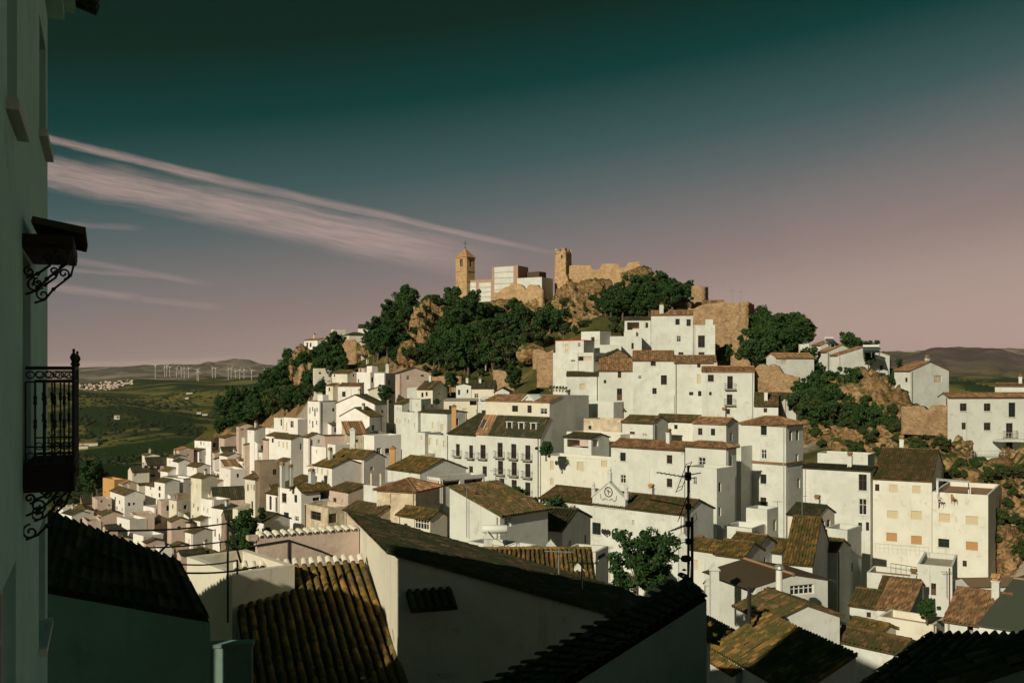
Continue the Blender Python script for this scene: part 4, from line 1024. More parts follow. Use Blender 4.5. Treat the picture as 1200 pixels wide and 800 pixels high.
def make_house(s, name='house', group='whitewashed houses of the hill village'):
    C, W, D = s['C'], s['W'], s['D']
    ze = C.z
    corners = [C, C + s['eu'] * W, C + s['ev'] * D, C + s['eu'] * W + s['ev'] * D]
    zb = min([gz(c.x, c.y) for c in corners] + [ze - s['h']]) - 1.2
    zb = min(zb, ze - 2.5)
    root = empty(name, (C.x, C.y, zb), s['thr'])
    tag(root, s['label'], 'house', group)
    h = ze - zb
    roof = s['roof']; pitch = s.get('pitch', .36); ov = s.get('over', .30)
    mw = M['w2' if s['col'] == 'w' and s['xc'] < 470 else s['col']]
    u = Vector((1, 0, 0)); v = Vector((0, 1, 0)); Z = Vector((0, 0, 1))
    # windows: pixel rectangle -> wall coordinates
    holes = {'L': [], 'R': []}; fills = []
    for wd in filter(None, [x.strip() for x in s['wins'].split(';')]):
        f, px, py, pw, ph, kd = wd.split()
        px, py, pw, ph = map(float, (px, py, pw, ph))
        e = s['eu'] if f == 'R' else s['ev']

        def hit(qx, qy):
            q = (qx - CX) / F
            den = e.x - q * e.y
            t_ = (q * C.y - C.x) / den
            Yh = C.y + t_ * e.y
            return t_, (CY - qy) / F * Yh - zb
        a, _ = hit(px - pw / 2, py); b, _ = hit(px + pw / 2, py); m_, zc = hit(px, py)
        hh = ph / F * (C.y + m_ * e.y)
        a, b = min(a, b), max(a, b)
        L_ = W if f == 'R' else D
        a = max(a, .15); b = min(b, L_ - .15)
        top = min(zc + hh / 2, h - .15)
        if b - a < .12: continue
        holes[f].append((a, b, max(.1, zc - hh / 2), top)); fills.append((f, a, b, max(.1, zc - hh / 2), top, kd, pw))
    r_ = random.Random(int(C.x * 131 + C.y * 17 + C.z * 7))
    for f, L_ in (('L', D), ('R', W)):
        if holes[f] or L_ < 2.6 or C.y < 55 or (f == 'L' and s['xl'] is None) or (f == 'R' and s['xr'] is None and s['xl'] is not None): continue
        vis = min(h - .3, s['h'])
        for q_ in range(1 if L_ < 4.5 else 2):
            if r_.random() > .62: continue
            ww = r_.choice([.45, .6, .8]); hh = r_.choice([.55, .9, 1.2])
            a = L_ * (.25 + .5 * q_) + r_.uniform(-.6, .6) if L_ >= 4.5 else L_ * r_.uniform(.25, .65)
            z_ = h - r_.choice([1.1, 1.3, 3.6]) - hh
            if a < .3 or a + ww > L_ - .3 or z_ < h - vis + .4: continue
            holes[f].append((a, a + ww, z_, z_ + hh)); fills.append((f, a, a + ww, z_, z_ + hh, r_.choice(['w', 'w', 's']), ww * F / C.y))
    mbw = MB().mat(mw)
    # heights of the four eaves: front R (v=0), left L (u=0)
    zR0 = zR1 = zL0 = zL1 = h            # R: at u=0, u=W ; back: at ...
    hb00, hb10, hb01, hb11 = h, h, h, h   # corner heights (u,v)
    if roof == 'sR': hb01 = hb11 = h + pitch * D
    if roof == 'sL': hb10 = hb11 = h + pitch * W
    if roof == 'zL': hb10 = hb11 = h - pitch * W
    lowR = min(hb00, hb10); lowL = min(hb00, hb01)
    wall_grid(mbw, (0, 0, 0), u, 0, lowR, W, holes['R'], v)
    wall_grid(mbw, (0, 0, 0), v, 0, lowL, D, holes['L'], u)
    mbw.poly((W, 0, 0), (W, D, 0), (W, D, min(hb10, hb11)), (W, 0, min(hb10, hb11)))
    mbw.poly((0, D, 0), (W, D, 0), (W, D, min(hb01, hb11)), (0, D, min(hb01, hb11)))
    def tri(p0, p1, z0, z1):
        if abs(z0 - z1) > 1e-4:
            lo = min(z0, z1); hi_p = p1 if z1 > z0 else p0; lo_p = p0 if z1 > z0 else p1
            mbw.poly((*p0, lo), (*p1, lo), (*hi_p, max(z0, z1)))
    tri((0, 0), (W, 0), hb00, hb10); tri((0, 0), (0, D), hb00, hb01); tri((W, 0), (W, D), hb10, hb11); tri((0, D), (W, D), hb01, hb11)
    Yd = C.y
    lod = 1 if Yd < 125 else 0
    pt = .27 if Yd < 125 else (.33 if Yd < 180 else .42)
    row = .40 if Yd < 125 else (.8 if Yd < 180 else 0)
    tile = s['tile']
    rm = MB()
    ke = math.hypot(1, pitch)
    vg = .10                                  # verge overhang
    if roof == 'gL':
        hw = W / 2; zr = h + pitch * hw
        mbw.poly((0, 0, h), (W, 0, h), (hw, 0, zr)); mbw.poly((0, D, h), (W, D, h), (hw, D, zr))
        S = (hw + ov) * ke
        plane_roof(rm, (-ov, -vg, h - pitch * ov + .06), (0, 1, 0), (1, 0, pitch), D + 2 * vg, S, tile, lod, pt, row)
        plane_roof(rm, (W + ov, -vg, h - pitch * ov + .06), (0, 1, 0), (-1, 0, pitch), D + 2 * vg, S, tile, lod, pt, row)
        if tile in TILES: ridge_cap(rm.mat(M[tile]), (hw, -vg, zr + .1), (hw, D + vg, zr + .1))
        else: rm.mat(M['clay']).tube([(hw, -vg, zr + .05), (hw, D + vg, zr + .05)], .13, 6)
    elif roof == 'gR':
        hw = D / 2; zr = h + pitch * hw
        mbw.poly((0, 0, h), (0, D, h), (0, hw, zr)); mbw.poly((W, 0, h), (W, D, h), (W, hw, zr))
        S = (hw + ov) * ke
        plane_roof(rm, (-vg, -ov, h - pitch * ov + .06), (1, 0, 0), (0, 1, pitch), W + 2 * vg, S, tile, lod, pt, row)
        plane_roof(rm, (-vg, D + ov, h - pitch * ov + .06), (1, 0, 0), (0, -1, pitch), W + 2 * vg, S, tile, lod, pt, row)
        if tile in TILES: ridge_cap(rm.mat(M[tile]), (-vg, hw, zr + .1), (W + vg, hw, zr + .1))
    elif roof == 'hip':
        m_ = min(W, D) / 2 + ov; S = m_ * ke
        for (O, e, sdir, L) in (((-ov, -ov), (1, 0, 0), (0, 1, pitch), W + 2 * ov), ((-ov, D + ov), (1, 0, 0), (0, -1, pitch), W + 2 * ov),
                                ((-ov, -ov), (0, 1, 0), (1, 0, pitch), D + 2 * ov), ((W + ov, -ov), (0, 1, 0), (-1, 0, pitch), D + 2 * ov)):
            f1 = lambda a, L=L: max(0.0, min(a, L - a, m_)) * ke
            plane_roof(rm, (*O, h - pitch * ov + .06), e, sdir, L, S, tile, lod, pt, row, f1=f1)
        zt = h + pitch * (m_ - ov) + .12; rm.mat(M[tile])
        a_, b_ = (m_ - ov), (W - m_ + ov); c_, d_ = (m_ - ov), (D - m_ + ov)
        if W <= D: r0, r1 = (W / 2, c_), (W / 2, d_)
        else: r0, r1 = (a_, D / 2), (b_, D / 2)
        ridge_cap(rm, (*r0, zt), (*r1, zt)) if (Vector(r1) - Vector(r0)).length > .3 else None
        ze2 = h - pitch * ov + .12
        for cx, cy, q in ((-ov, -ov, r0), (W + ov, -ov, r1 if W > D else r0), (-ov, D + ov, r0 if W > D else r1), (W + ov, D + ov, r1)):
            ridge_cap(rm, (cx, cy, ze2), (*q, zt))
    elif roof == 'sR':
        plane_roof(rm, (-vg, -ov, h - pitch * ov + .06), (1, 0, 0), (0, 1, pitch), W + 2 * vg, (D + ov) * ke, tile, lod, pt, row)
    elif roof == 'sL':
        plane_roof(rm, (-ov, -vg, h - pitch * ov + .06), (0, 1, 0), (1, 0, pitch), D + 2 * vg, (W + ov) * ke, tile, lod, pt, row)
    elif roof == 'zL':
        plane_roof(rm, (W + ov, -vg, h - pitch * (W + ov) + .08), (0, 1, 0), (-1, 0, pitch), D + 2 * vg, (W + 2 * ov) * ke, tile, 1, .24, .38)
    elif roof == 'flat':
        t = .22; fz = h - .55
        mbw.poly((0, 0, h), (W, 0, h), (W - t, t, h), (t, t, h)); mbw.poly((W, 0, h), (W, D, h), (W - t, D - t, h), (W - t, t, h))
        mbw.poly((W, D, h), (0, D, h), (t, D - t, h), (W - t, D - t, h)); mbw.poly((0, D, h), (0, 0, h), (t, t, h), (t, D - t, h))
        for (p, q) in (((t, t), (W - t, t)), ((W - t, t), (W - t, D - t)), ((W - t, D - t), (t, D - t)), ((t, D - t), (t, t))):
            mbw.poly((*p, fz), (*q, fz), (*q, h), (*p, h))
        rm.mat(M[s.get('floor', 'deck')]); rm.poly((t, t, fz), (W - t, t, fz), (W - t, D - t, fz), (t, D - t, fz))
        ed = s.get('edge')
        if ed:
            eb = MB().mat(M[ed])
            for (x0, y0, x1, y1) in ((-.06, -.06, W + .06, .12), (-.06, .12, .12, D + .06), (W - .12, .12, W + .06, D + .06), (.12, D - .12, W - .12, D + .06)):
                eb.box(x0, y0, h + .01, x1, y1, h + .14)
            eb.build('roof_edge', root)
    if s.get('band'):
        zz = (CY - s['band']) / F * Yd - zb
        bb = MB().mat(M['tile_orange'])
        bb.box(-.12, -.12, zz, W + .1, .0 - .003, zz + .3); bb.box(-.12, -.003, zz, -.003, D, zz + .3)
        bb.build('tile_band', root)
    mbw.build('wall', root)
    if rm.v or rm.arr: rm.build('roof', root)
    for f, a, b, c, d, kd, pw in fills:
        if f == 'R': opening(root, kd, Vector((0, 0, 0)), u, -v, a, b, c, d, pw)
        else: opening(root, kd, Vector((0, 0, 0)), v, -u, a, b, c, d, pw)
    for ch in filter(None, [x.strip() for x in s.get('chim', '').split(';')]):
        f, px, py, pw, ph = ch.split(); px, py, pw, ph = map(float, (px, py, pw, ph))
        e = s['eu'] if f == 'R' else s['ev']; nn = s['ev'] if f == 'R' else s['eu']
        Cc = C + nn * 1.6
        q = (px - CX) / F; t_ = (q * Cc.y - Cc.x) / (e.x - q * e.y); Yh = Cc.y + t_ * e.y
        zt = (CY - py) / F * Yh - zb; hh = ph / F * Yh; ww = pw / F * Yh * .75
        x, y = (t_, 1.6) if f == 'R' else (1.6, t_)
        chimney(root, x, y, zt - hh - .6, zt, ww, ww)
    # lean-to annexes of the small western houses
    if C.y > 135 and s['xc'] < 560 and W > 2.5 and D > 2.5 and r_.random() < .7 and roof != 'hip':
        side = 'L' if r_.random() < .5 else 'R'
        L_ = D if side == 'L' else W; n_a = r_.uniform(.4, .75) * L_; a0 = r_.choice([0.15, L_ - n_a - .15]); dp_ = r_.uniform(1.2, 2.4)
        ha = h - r_.uniform(.35, .6) * min(s['h'], 9.0); hb_ = ha + dp_ * .3
        q = (lambda a, o, z: (-o, a, z)) if side == 'L' else (lambda a, o, z: (a, -o, z))
        am_ = MB().mat(mw); a1 = a0 + n_a
        am_.poly(q(a0, dp_, 0), q(a1, dp_, 0), q(a1, dp_, ha), q(a0, dp_, ha)); am_.poly(q(a0, .0, 0), q(a0, dp_, 0), q(a0, dp_, ha), q(a0, 0, hb_)); am_.poly(q(a1, 0, 0), q(a1, 0, hb_), q(a1, dp_, ha), q(a1, dp_, 0))
        am_.build('annex', root)
        ar = MB(); e_ = (0, 1, 0) if side == 'L' else (1, 0, 0); s_ = (1, 0, .3) if side == 'L' else (0, 1, .3)
        if r_.random() < .7: plane_roof(ar, q(a0 - .1, dp_ + .2, ha + .0), e_, s_, n_a + .2, (dp_ + .15) * math.hypot(1, .3), tile if tile in TILES else 'tile_moss', lod, pt, row)
        else: ar.mat(M['deck']); ar.poly(q(a0, dp_, ha + .01), q(a1, dp_, ha + .01), q(a1, 0.01, hb_ + .01), q(a0, 0.01, hb_ + .01))
        ar.build('annex_roof', root)
        if n_a > 1.6 and r_.random() < .6:
            wa = r_.uniform(.5, .8); zc_ = ha - .5; n_o = Vector((-1, 0, 0)) if side == 'L' else Vector((0, -1, 0))
            fr_ = MB().mat(M['wood']); obox(fr_, n_o * dp_, Vector(e_), n_o, a0 + n_a * .5 - wa / 2, a0 + n_a * .5 + wa / 2, .002, .05, zc_ - 1.0, zc_); fw = fr_.build('window', root)
            gl_ = MB().mat(M['glass']); obox(gl_, n_o * dp_, Vector(e_), n_o, a0 + n_a * .5 - wa / 2 + .08, a0 + n_a * .5 + wa / 2 - .08, .051, .056, zc_ - .92, zc_ - .08); gl_.build('pane', fw)
    # chimneys, rain pipes and roof huts
    if C.y > 60 and roof in ('gL', 'gR') and W > 3 and D > 3 and r_.random() < .5 and not s.get('chim'):
        cx_, cy_ = (W * r_.uniform(.25, .75), D * r_.uniform(.2, .8))
        zr_ = h + pitch * (min(cx_, W - cx_) if roof == 'gL' else min(cy_, D - cy_))
        chimney(root, cx_, cy_, zr_ - .5, zr_ + r_.uniform(.7, 1.3), .5, .5)
    if C.y > 60 and C.y < 240 and r_.random() < .55:
        pb_ = MB().mat(M[r_.choice(['wood', 'steel', 'p'])])
        if r_.random() < .5 and D > 2: y_ = r_.choice([.25, D - .3]); pb_.tube([(-.09, y_, max(0, h - s['h'] - 1)), (-.09, y_, min(hb00, hb01) - .12)], .06, 5)
        else: x_ = r_.choice([.25, W - .3]); pb_.tube([(x_, -.09, max(0, h - s['h'] - 1)), (x_, -.09, min(hb00, hb10) - .12)], .06, 5)
        pb_.build('drainpipe', root)
    if roof == 'flat' and W > 4 and D > 4 and C.y > 90 and r_.random() < .45:
        hb_ = MB().mat(mw); x_, y_ = W * .55, D * .5; hb_.box(x_, y_, h - .55, min(W - .4, x_ + 2.4), min(D - .4, y_ + 2.2), h + r_.uniform(.9, 1.7)); hb_.build('roof_hut', root)
    return root


for s in SPEC:
    s['root'] = make_house(s)

# ------------------------------------------------------------------ masonry ruins
def px_hit(C, e, px):
    q = (px - CX) / F
    return (q * C.y - C.x) / (e.x - q * e.y)


def ruin(name, label, cat, top, base, Y0, Y1, thick, m='ruin', step=0.55, rough=0.28, jag=0.35, group=None, yaw_depth=None):
    """rubble wall along pixel columns; TOP and BASE are pixel profiles, distance runs from Y0 to Y1"""
    x0, x1 = top[0][0], top[-1][0]
    A_ = P(x0, 0, Y0); B_ = P(x1, 0, Y1); L = math.hypot(B_.x - A_.x, B_.y - A_.y)
    nc = max(4, int(L / step)); e = Vector((B_.x - A_.x, B_.y - A_.y, 0)) / L; nn = Vector((e.y, -e.x, 0))
    root = empty(name, (A_.x, A_.y, 0)); zs0 = []
    cols = []
    for i in range(nc + 1):
        f = i / nc; X = A_.x + (B_.x - A_.x) * f; Yy = A_.y + (B_.y - A_.y) * f
        px = CX + F * X / Yy
        zt = (CY - np.interp(px, [p[0] for p in top], [p[1] for p in top])) / F * Yy
        zb = (CY - np.interp(px, [p[0] for p in base], [p[1] for p in base])) / F * Yy - 1.5
        zt += mnoise.noise(Vector((X * 1.3, Yy, 3.1))) * jag
        cols.append((X, Yy, zb, zt))
    zmin = min(c[2] for c in cols); root.location.z = zmin
    hmax = max(c[3] - c[2] for c in cols); nr_ = max(3, int(hmax / step))
    V = []; m_ = MB().mat(M[m])
    for side in (0, 1):
        for (X, Yy, zb, zt) in cols:
            for j in range(nr_ + 1):
                z = zb + (zt - zb) * j / nr_
                dsp = mnoise.turbulence(Vector((X * .7, Yy * .7, z * .9)), 3, False) * rough
                o = nn * (dsp if side == 0 else -thick - dsp)
                V.append((X + o.x - A_.x, Yy + o.y - A_.y, z - zmin))
    k = nr_ + 1; n1 = (nc + 1) * k; Q = []
    for i in range(nc):
        for j in range(nr_):
            a_ = i * k + j; Q.append((a_, a_ + k, a_ + k + 1, a_ + 1)); Q.append((n1 + a_, n1 + a_ + 1, n1 + a_ + k + 1, n1 + a_ + k))
        a_ = i * k + nr_; Q.append((a_, a_ + k, n1 + a_ + k, n1 + a_))
    for j in range(nr_):
        Q.append((j, j + 1, n1 + j + 1, n1 + j)); b_ = nc * k + j; Q.append((b_, n1 + b_, n1 + b_ + 1, b_ + 1))
    m_.quads(V, Q)
    m_.build('masonry', root)
    return tag(root, label, cat, group)


CASTLE = 'ruined castle masonry'


def absorb(root, *a):
    """a further face of the same masonry body"""
    q = ruin(*a)
    for c in list(q.children):
        c.parent = root; c.location = q.location - root.location
    bpy.data.objects.remove(q)


ruin('castle_wall', 'long sunlit castle wall with broken merlons on the hill top', 'castle wall',
     [(667, 312), (669, 311), (693, 311), (694.5, 316), (703, 316.5), (704, 309), (725, 309), (726.5, 314), (734, 313.5), (735, 308), (746, 307), (747, 305.5), (749.5, 306), (750, 314.5), (757, 315), (764, 318)],
     [(667, 340), (764, 338)], 323, 318, 2.2, 'castle', .5, .12, .08, CASTLE)


def ruin_tower(name, label, cat, xl, xc, xr, ytops, yb, Y, th, m, group):
    """square rubble tower with sharp corners and a broken parapet"""
    q = solve(dict(xl=xl, xc=xc, xr=xr, yt=ytops[0], Y=Y, th=th, h=0)); C, W_, D_, eu, ev = q['C'], q['W'], q['D'], q['eu'], q['ev']
    zb = (CY - yb) / F * Y - 2; root = empty(name, (C.x, C.y, zb), q['thr']); m_ = MB().mat(M[m])
    zt = C.z - zb
    ring = [(0, 0), (W_, 0), (W_, D_), (0, D_)]; V = []; Q = []; st = .4
    for i in range(4):
        (x0, y0), (x1, y1) = ring[i], ring[(i + 1) % 4]; L = math.hypot(x1 - x0, y1 - y0); nc = max(4, int(L / st)); nr_ = int(zt / st)
        nx_, ny_ = (y1 - y0) / L, -(x1 - x0) / L; base = len(V)
        for a_ in range(nc + 1):
            f = a_ / nc; X_, Y_ = x0 + (x1 - x0) * f, y0 + (y1 - y0) * f
            top = zt + (.0 if (a_ // 3) % 2 == 0 else -1.0) + mnoise.noise(Vector((X_ * .9, Y_ * .9, 5))) * .5
            for r in range(nr_ + 1):
                z = top * r / nr_; e_ = min(1, min(f, 1 - f) * L / .5)
                dsp = mnoise.turbulence(Vector((X_ * .8, Y_ * .8, z * .9)), 3, False) * .32 * e_ - .25 * (z / zt) ** 3
                V.append((X_ + nx_ * dsp, Y_ + ny_ * dsp, z))
        k = nr_ + 1
        for a_ in range(nc):
            for r in range(nr_): b0 = base + a_ * k + r; Q.append((b0, b0 + k, b0 + k + 1, b0 + 1))
    b0 = len(V); V += [(x, y, zt - 1.6) for x, y in ring]; Q.append((b0, b0 + 1, b0 + 2, b0 + 3))
    m_.quads(V, Q); m_.build('masonry', root)
    hole = MB().mat(M['dark']); hole.box(-.06, D_ * .3, zt - 3.2, -.02, D_ * .42, zt - 2.2); hole.build('arrow_slit', root)
    return tag(root, label, cat, group)


ruin_tower('castle_tower', 'tall square castle tower with a notched top left of the long wall', 'tower', 650, 663, 669.5, (290.5,), 350, 324, 57, 'castle', CASTLE)
ruin('stone_buttress', 'pale leaning stone buttress at the foot of the castle tower', 'buttress',
     [(660, 322), (663, 320), (666, 330), (671, 342)], [(660, 350), (671, 352)], 319, 318, 2.0, 'castle', .5, .3, .4, CASTLE)
ruin('stone_wall', 'jagged stone wall standing before the modern church', 'stone wall',
     [(578, 344), (590, 338), (596, 334), (604, 332), (612, 335), (616, 341), (620, 332), (623, 335), (626, 334), (632, 336), (636, 339)], [(578, 352), (600, 355), (615, 362), (636, 362)], 312, 306, 2.0, 'castle', .6, .45, .9, CASTLE)
ruin('stone_wall', 'brown terrace wall low among the pines below the church', 'stone wall', [(512, 362), (525, 360), (536, 363)], [(512, 374), (536, 374)], 318, 318, 1.0, 'castle', .6, .3, .4, CASTLE)
rw_ = ruin('ruined_wall', 'massive ruined wall behind the tall white houses', 'ruined wall',
     [(806, 360), (812, 362), (817, 360), (823, 357), (830, 356), (845, 354), (858, 355), (868, 355), (872, 353.5), (876.5, 354)], [(806, 398), (830, 400), (843, 404), (856, 404), (876.5, 404)], 214, 208, 3.0, 'ruin', .5, .35, .3, CASTLE)
absorb(rw_, 'ruined_wall', 'x', 'x', [(876.7, 354), (880, 355), (884, 357)], [(876.7, 400), (884, 400)], 207.8, 213, 2.0, 'ruin', .5, .3, .3, CASTLE)
ruin('ruined_wall', 'square masonry pillar below the massive ruined wall', 'ruined wall', [(856, 391), (865, 390), (873, 391), (878, 392)], [(856, 432), (878, 432)], 200, 197, 3.0, 'ruin', .5, .3, .4, CASTLE)
ruin('ruined_tower', 'stump of a ruined tower among trees right of the castle wall', 'ruined tower', [(810, 336), (815, 335), (820, 336), (823, 335)], [(810, 364), (823, 364)], 262, 260, 3.5, 'ruin', .5, .3, .4, CASTLE)
ruin('ruined_wall', 'notched brown ruin beside the white house with balconies', 'ruined wall',
     [(884, 432), (890, 427), (894, 425), (897, 427), (900, 430), (901, 428), (906, 427), (909, 428), (912, 429), (916, 435), (920, 439), (928, 440), (936, 443)], [(884, 478), (936, 476)], 160, 157, 1.5, 'ruin', .4, .3, .35, CASTLE)
ruin('stone_wall', 'brown stone retaining wall between crag and the gabled white house', 'stone wall', [(1056, 476), (1080, 475.5), (1084, 479), (1090, 479), (1091, 475), (1110, 475)], [(1056, 496), (1110, 498)], 140, 136, 1.5, 'ruin', .4, .15, .15)
ruin('stone_wall', 'stacked stone retaining walls under the western spur houses', 'stone wall', [(399, 399), (405, 398), (413, 398), (418, 401)], [(399, 436), (418, 438)], 306, 305, 2.0, 'ruin', .6, .35, .5)
ruin('stone_wall', 'broken brown wall among shrubs at the spur edge', 'stone wall', [(349, 432), (352, 427), (354, 434), (358, 440), (367, 441)], [(349, 448), (367, 450)], 290, 284, 1.5, 'ruin', .6, .5, .9)
ruin('stone_wall', 'brown garden walls stepping behind the pink gabled house', 'stone wall', [(496, 441), (512, 441), (528, 440), (540, 441)], [(496, 450), (540, 452)], 228, 224, 1.0, 'ruin', .5, .3, .3)
ruin('stone_wall', 'tawny ruined walls on the slope beside the white tower block', 'stone wall', [(624, 411), (630, 409), (640, 412), (648, 410)], [(624, 424), (648, 424)], 206, 204, 1.2, 'ruin', .5, .3, .5)
ruin('stone_wall', 'square brown masonry block left of the broad white house', 'stone wall', [(629, 421), (640, 420), (649, 421)], [(629, 445), (649, 445)], 194, 192, 2.0, 'ruin', .5, .2, .25)
ruin('stone_wall', 'low rubble walls with an old shed under the pines', 'stone wall', [(578, 434), (586, 433), (594, 436), (602, 433)], [(578, 452), (602, 452)], 222, 219, 1.2, 'ruin', .5, .4, .6)


# ------------------------------------------------------------------ church
def boxspec(xl, xc, xr, yt, Y, th):
    return solve(dict(xl=xl, xc=xc, xr=xr, yt=yt, Y=Y, th=th, h=0))


ch = empty('church', P(547, 362, 330)); tag(ch, 'church with square bell tower and modern panelled nave on the hill', 'church')


def church_box(s, yb, mname, part, holes_L=(), holes_R=(), roofm='deck'):
    C, W, D, eu, ev = s['C'], s['W'], s['D'], s['eu'], s['ev']
    o = ch.location
    zb = (CY - yb) / F * C.y
    mb_ = MB().mat(M[mname]); O = Vector((C.x - o.x, C.y - o.y, 0)); z0, z1 = zb - o.z, C.z - o.z
    HL = []
    for f, hs, e, n_in, L in (('L', holes_L, ev, eu, D), ('R', holes_R, eu, ev, W)):
        hh = []
        for (px, py, pw, ph) in hs:
            a_ = px_hit(C, e, px - pw / 2); b_ = px_hit(C, e, px + pw / 2); a_, b_ = min(a_, b_), max(a_, b_)
            Yc = C.y + e.y * (a_ + b_) / 2
            zc = (CY - py) / F * Yc - o.z; hz = ph / F * Yc / 2
            hh.append((a_, b_, zc - hz, zc + hz))
        r = wall_grid(mb_, O, e, z0, z1, L, hh, n_in, .5)
        for (a_, b_, c_, d_) in r:
            g = MB().mat(M['dark']); q = lambda a, z: O + e * a + n_in * .5 + Vector((0, 0, z))
            g.poly(q(a_, c_), q(b_, c_), q(b_, d_), q(a_, d_)); g.build('bell_opening', ch)
            bar = MB().mat(M['castle']); bar.tube([q((a_ + b_) / 2, c_) - n_in * .3, q((a_ + b_) / 2, d_) - n_in * .3], .09, 5); bar.build('mullion', ch)
    p = [O, O + eu * W, O + eu * W + ev * D, O + ev * D]
    for i, j in ((1, 2), (2, 3)): mb_.poly(p[i] + Vector((0, 0, z0)), p[j] + Vector((0, 0, z0)), p[j] + Vector((0, 0, z1)), p[i] + Vector((0, 0, z1)))
    if roofm: mb_.mat(M[roofm]).poly(*[q + Vector((0, 0, z1)) for q in p])
    mb_.build(part, ch)
    return O, z0, z1


tw_ = boxspec(534, 547, 556, 301, 330, 50)
O, z0, z1 = church_box(tw_, 364, 'castle', 'tower_wall', [(540.5, 308, 3.2, 8.5)], [(551.6, 308, 2.6, 8.5)], None)
eu, ev, W_, D_ = tw_['eu'], tw_['ev'], tw_['W'], tw_['D']
cen = O + eu * W_ / 2 + ev * D_ / 2
b = MB().mat(M['tile_orange'])
ap = Vector((cen.x, cen.y, z1 + 3.3)); cr = [O - eu * .35 - ev * .35, O + eu * (W_ + .35) - ev * .35, O + eu * (W_ + .35) + ev * (D_ + .35), O - eu * .35 + ev * (D_ + .35)]
cr = [q + Vector((0, 0, z1 + .02)) for q in cr]
for i in range(4): b.poly(cr[i], cr[(i + 1) % 4], ap)
b.poly(*cr[::-1]); b.build('tower_roof', ch)
for zz, tt in ((z1 - .5, .22), ((CY - 317.5) / F * 330 - ch.location.z, .14), ((CY - 330) / F * 330 - ch.location.z, .16)):
    b = MB().mat(M['castle'])
    obox(b, O, ev, -eu, -.14, D_ + .14, .002, .14, zz, zz + tt * 2); obox(b, O, eu, -ev, .003, W_ + .14, .002, .14, zz, zz + tt * 2)
    b.build('cornice', ch)
b = MB().mat(M['iron']); b.tube([ap, ap + Vector((0, 0, 2.6))], .07, 5); b.tube([ap + Vector((-.6, 0, 1.5)), ap + Vector((.9, 0, 1.5))], .06, 4); b.tube([ap + Vector((-.35, 0, 2.1)), ap + Vector((.35, 0, 2.1))], .06, 4)
b.lathe([(.05, 0), (.22, .12), (.22, .3), (.05, .42)], 8, (ap.x, ap.y, ap.z)); b.build('cross', ch)


def panels(s, O, e, n, spans, y0, y1, nrow, name='panel'):
    C = s['C']
    for (p0, p1) in spans:
        a_ = px_hit(C, e, p0); b_ = px_hit(C, e, p1); a_, b_ = min(a_, b_), max(a_, b_)
        Yc = C.y + e.y * (a_ + b_) / 2
        zt = (CY - y0) / F * Yc - ch.location.z; zb = (CY - y1) / F * Yc - ch.location.z
        for r in range(nrow):
            st = (zt - zb) / nrow
            q = MB().mat(M['w']); obox(q, O, e, n, a_, b_, .004, .12, zb + r * st + .12, zb + (r + 1) * st - .06); q.build(name, ch)


nv_ = boxspec(536, 577, 580, 327, 327, 60)
O, z0, z1 = church_box(nv_, 362, 'brickp', 'nave_wall')
panels(nv_, O, nv_['ev'], -nv_['eu'], [(538.5, 544), (547, 558), (561.5, 575.5)], 331, 354, 4)
bl_ = boxspec(576.5, 607, 619, 311, 322, 60)
O, z0, z1 = church_box(bl_, 352, 'brickp', 'nave_block', roofm='brown_sheet')
panels(bl_, O, bl_['ev'], -bl_['eu'], [(579.5, 602)], 312.5, 346, 5)
ex_ = boxspec(606, 635, 648, 324.5, 317, 60)
church_box(ex_, 352, 'w', 'annex_wall', roofm='brown_sheet')
hp = boxspec(617, 632, 640, 318, 324, 55)
church_box(hp, 345, 'brown_sheet', 'annex_roof', roofm='brown_sheet')


# ------------------------------------------------------------------ rock
from mathutils.bvhtree import BVHTree
CRAGS = []


def crag(name, lumps, seed):
    m_ = MB().mat(M['rock'])
    bm = bmesh.new(); bmesh.ops.create_icosphere(bm, subdivisions=5, radius=1.0)
    U = [v.co.copy() for v in bm.verts]; Fc = [[v.index for v in f.verts] for f in bm.faces]; bm.free()
    allV = []; allF = []
    for (px, py, Y, rx, ry, rz) in lumps:
        c = P(px, py, Y) + Vector((0, ry * .35, 0)); V = []
        for u in U:
            p = Vector((c.x + u.x * rx, c.y + u.y * ry, c.z + u.z * rz))
            q = Vector((p.x * .16, p.y * .16, p.z * .07 + seed))
            d = 1 - abs(mnoise.fractal(q, 1.0, 2.0, 3)) * 1.6
            d2 = mnoise.turbulence(Vector((p.x * .45, p.y * .45, p.z * .22)), 4, True)
            k = .86 + .26 * (d - .6) + .28 * (d2 - .6)
            vd = mnoise.voronoi(Vector((p.x * .22 + d2 * .5, p.y * .22, p.z * .14 + d * .4)))[0]
            k += .10 * min(1.0, (vd[1] - vd[0]) * 2.2) - .07 + mnoise.cell(Vector((p.x * .3, p.y * .3, p.z * .25))) * .05
            V.append((c.x + u.x * rx * k, c.y + u.y * ry * k, c.z + u.z * rz * k))
        m_.quads(V, Fc)
        n0 = len(allV); allV += V; allF += [[i + n0 for i in f] for f in Fc]
    CRAGS.append(BVHTree.FromPolygons(allV, allF))
    return tag(m_.build(name), kind='structure')


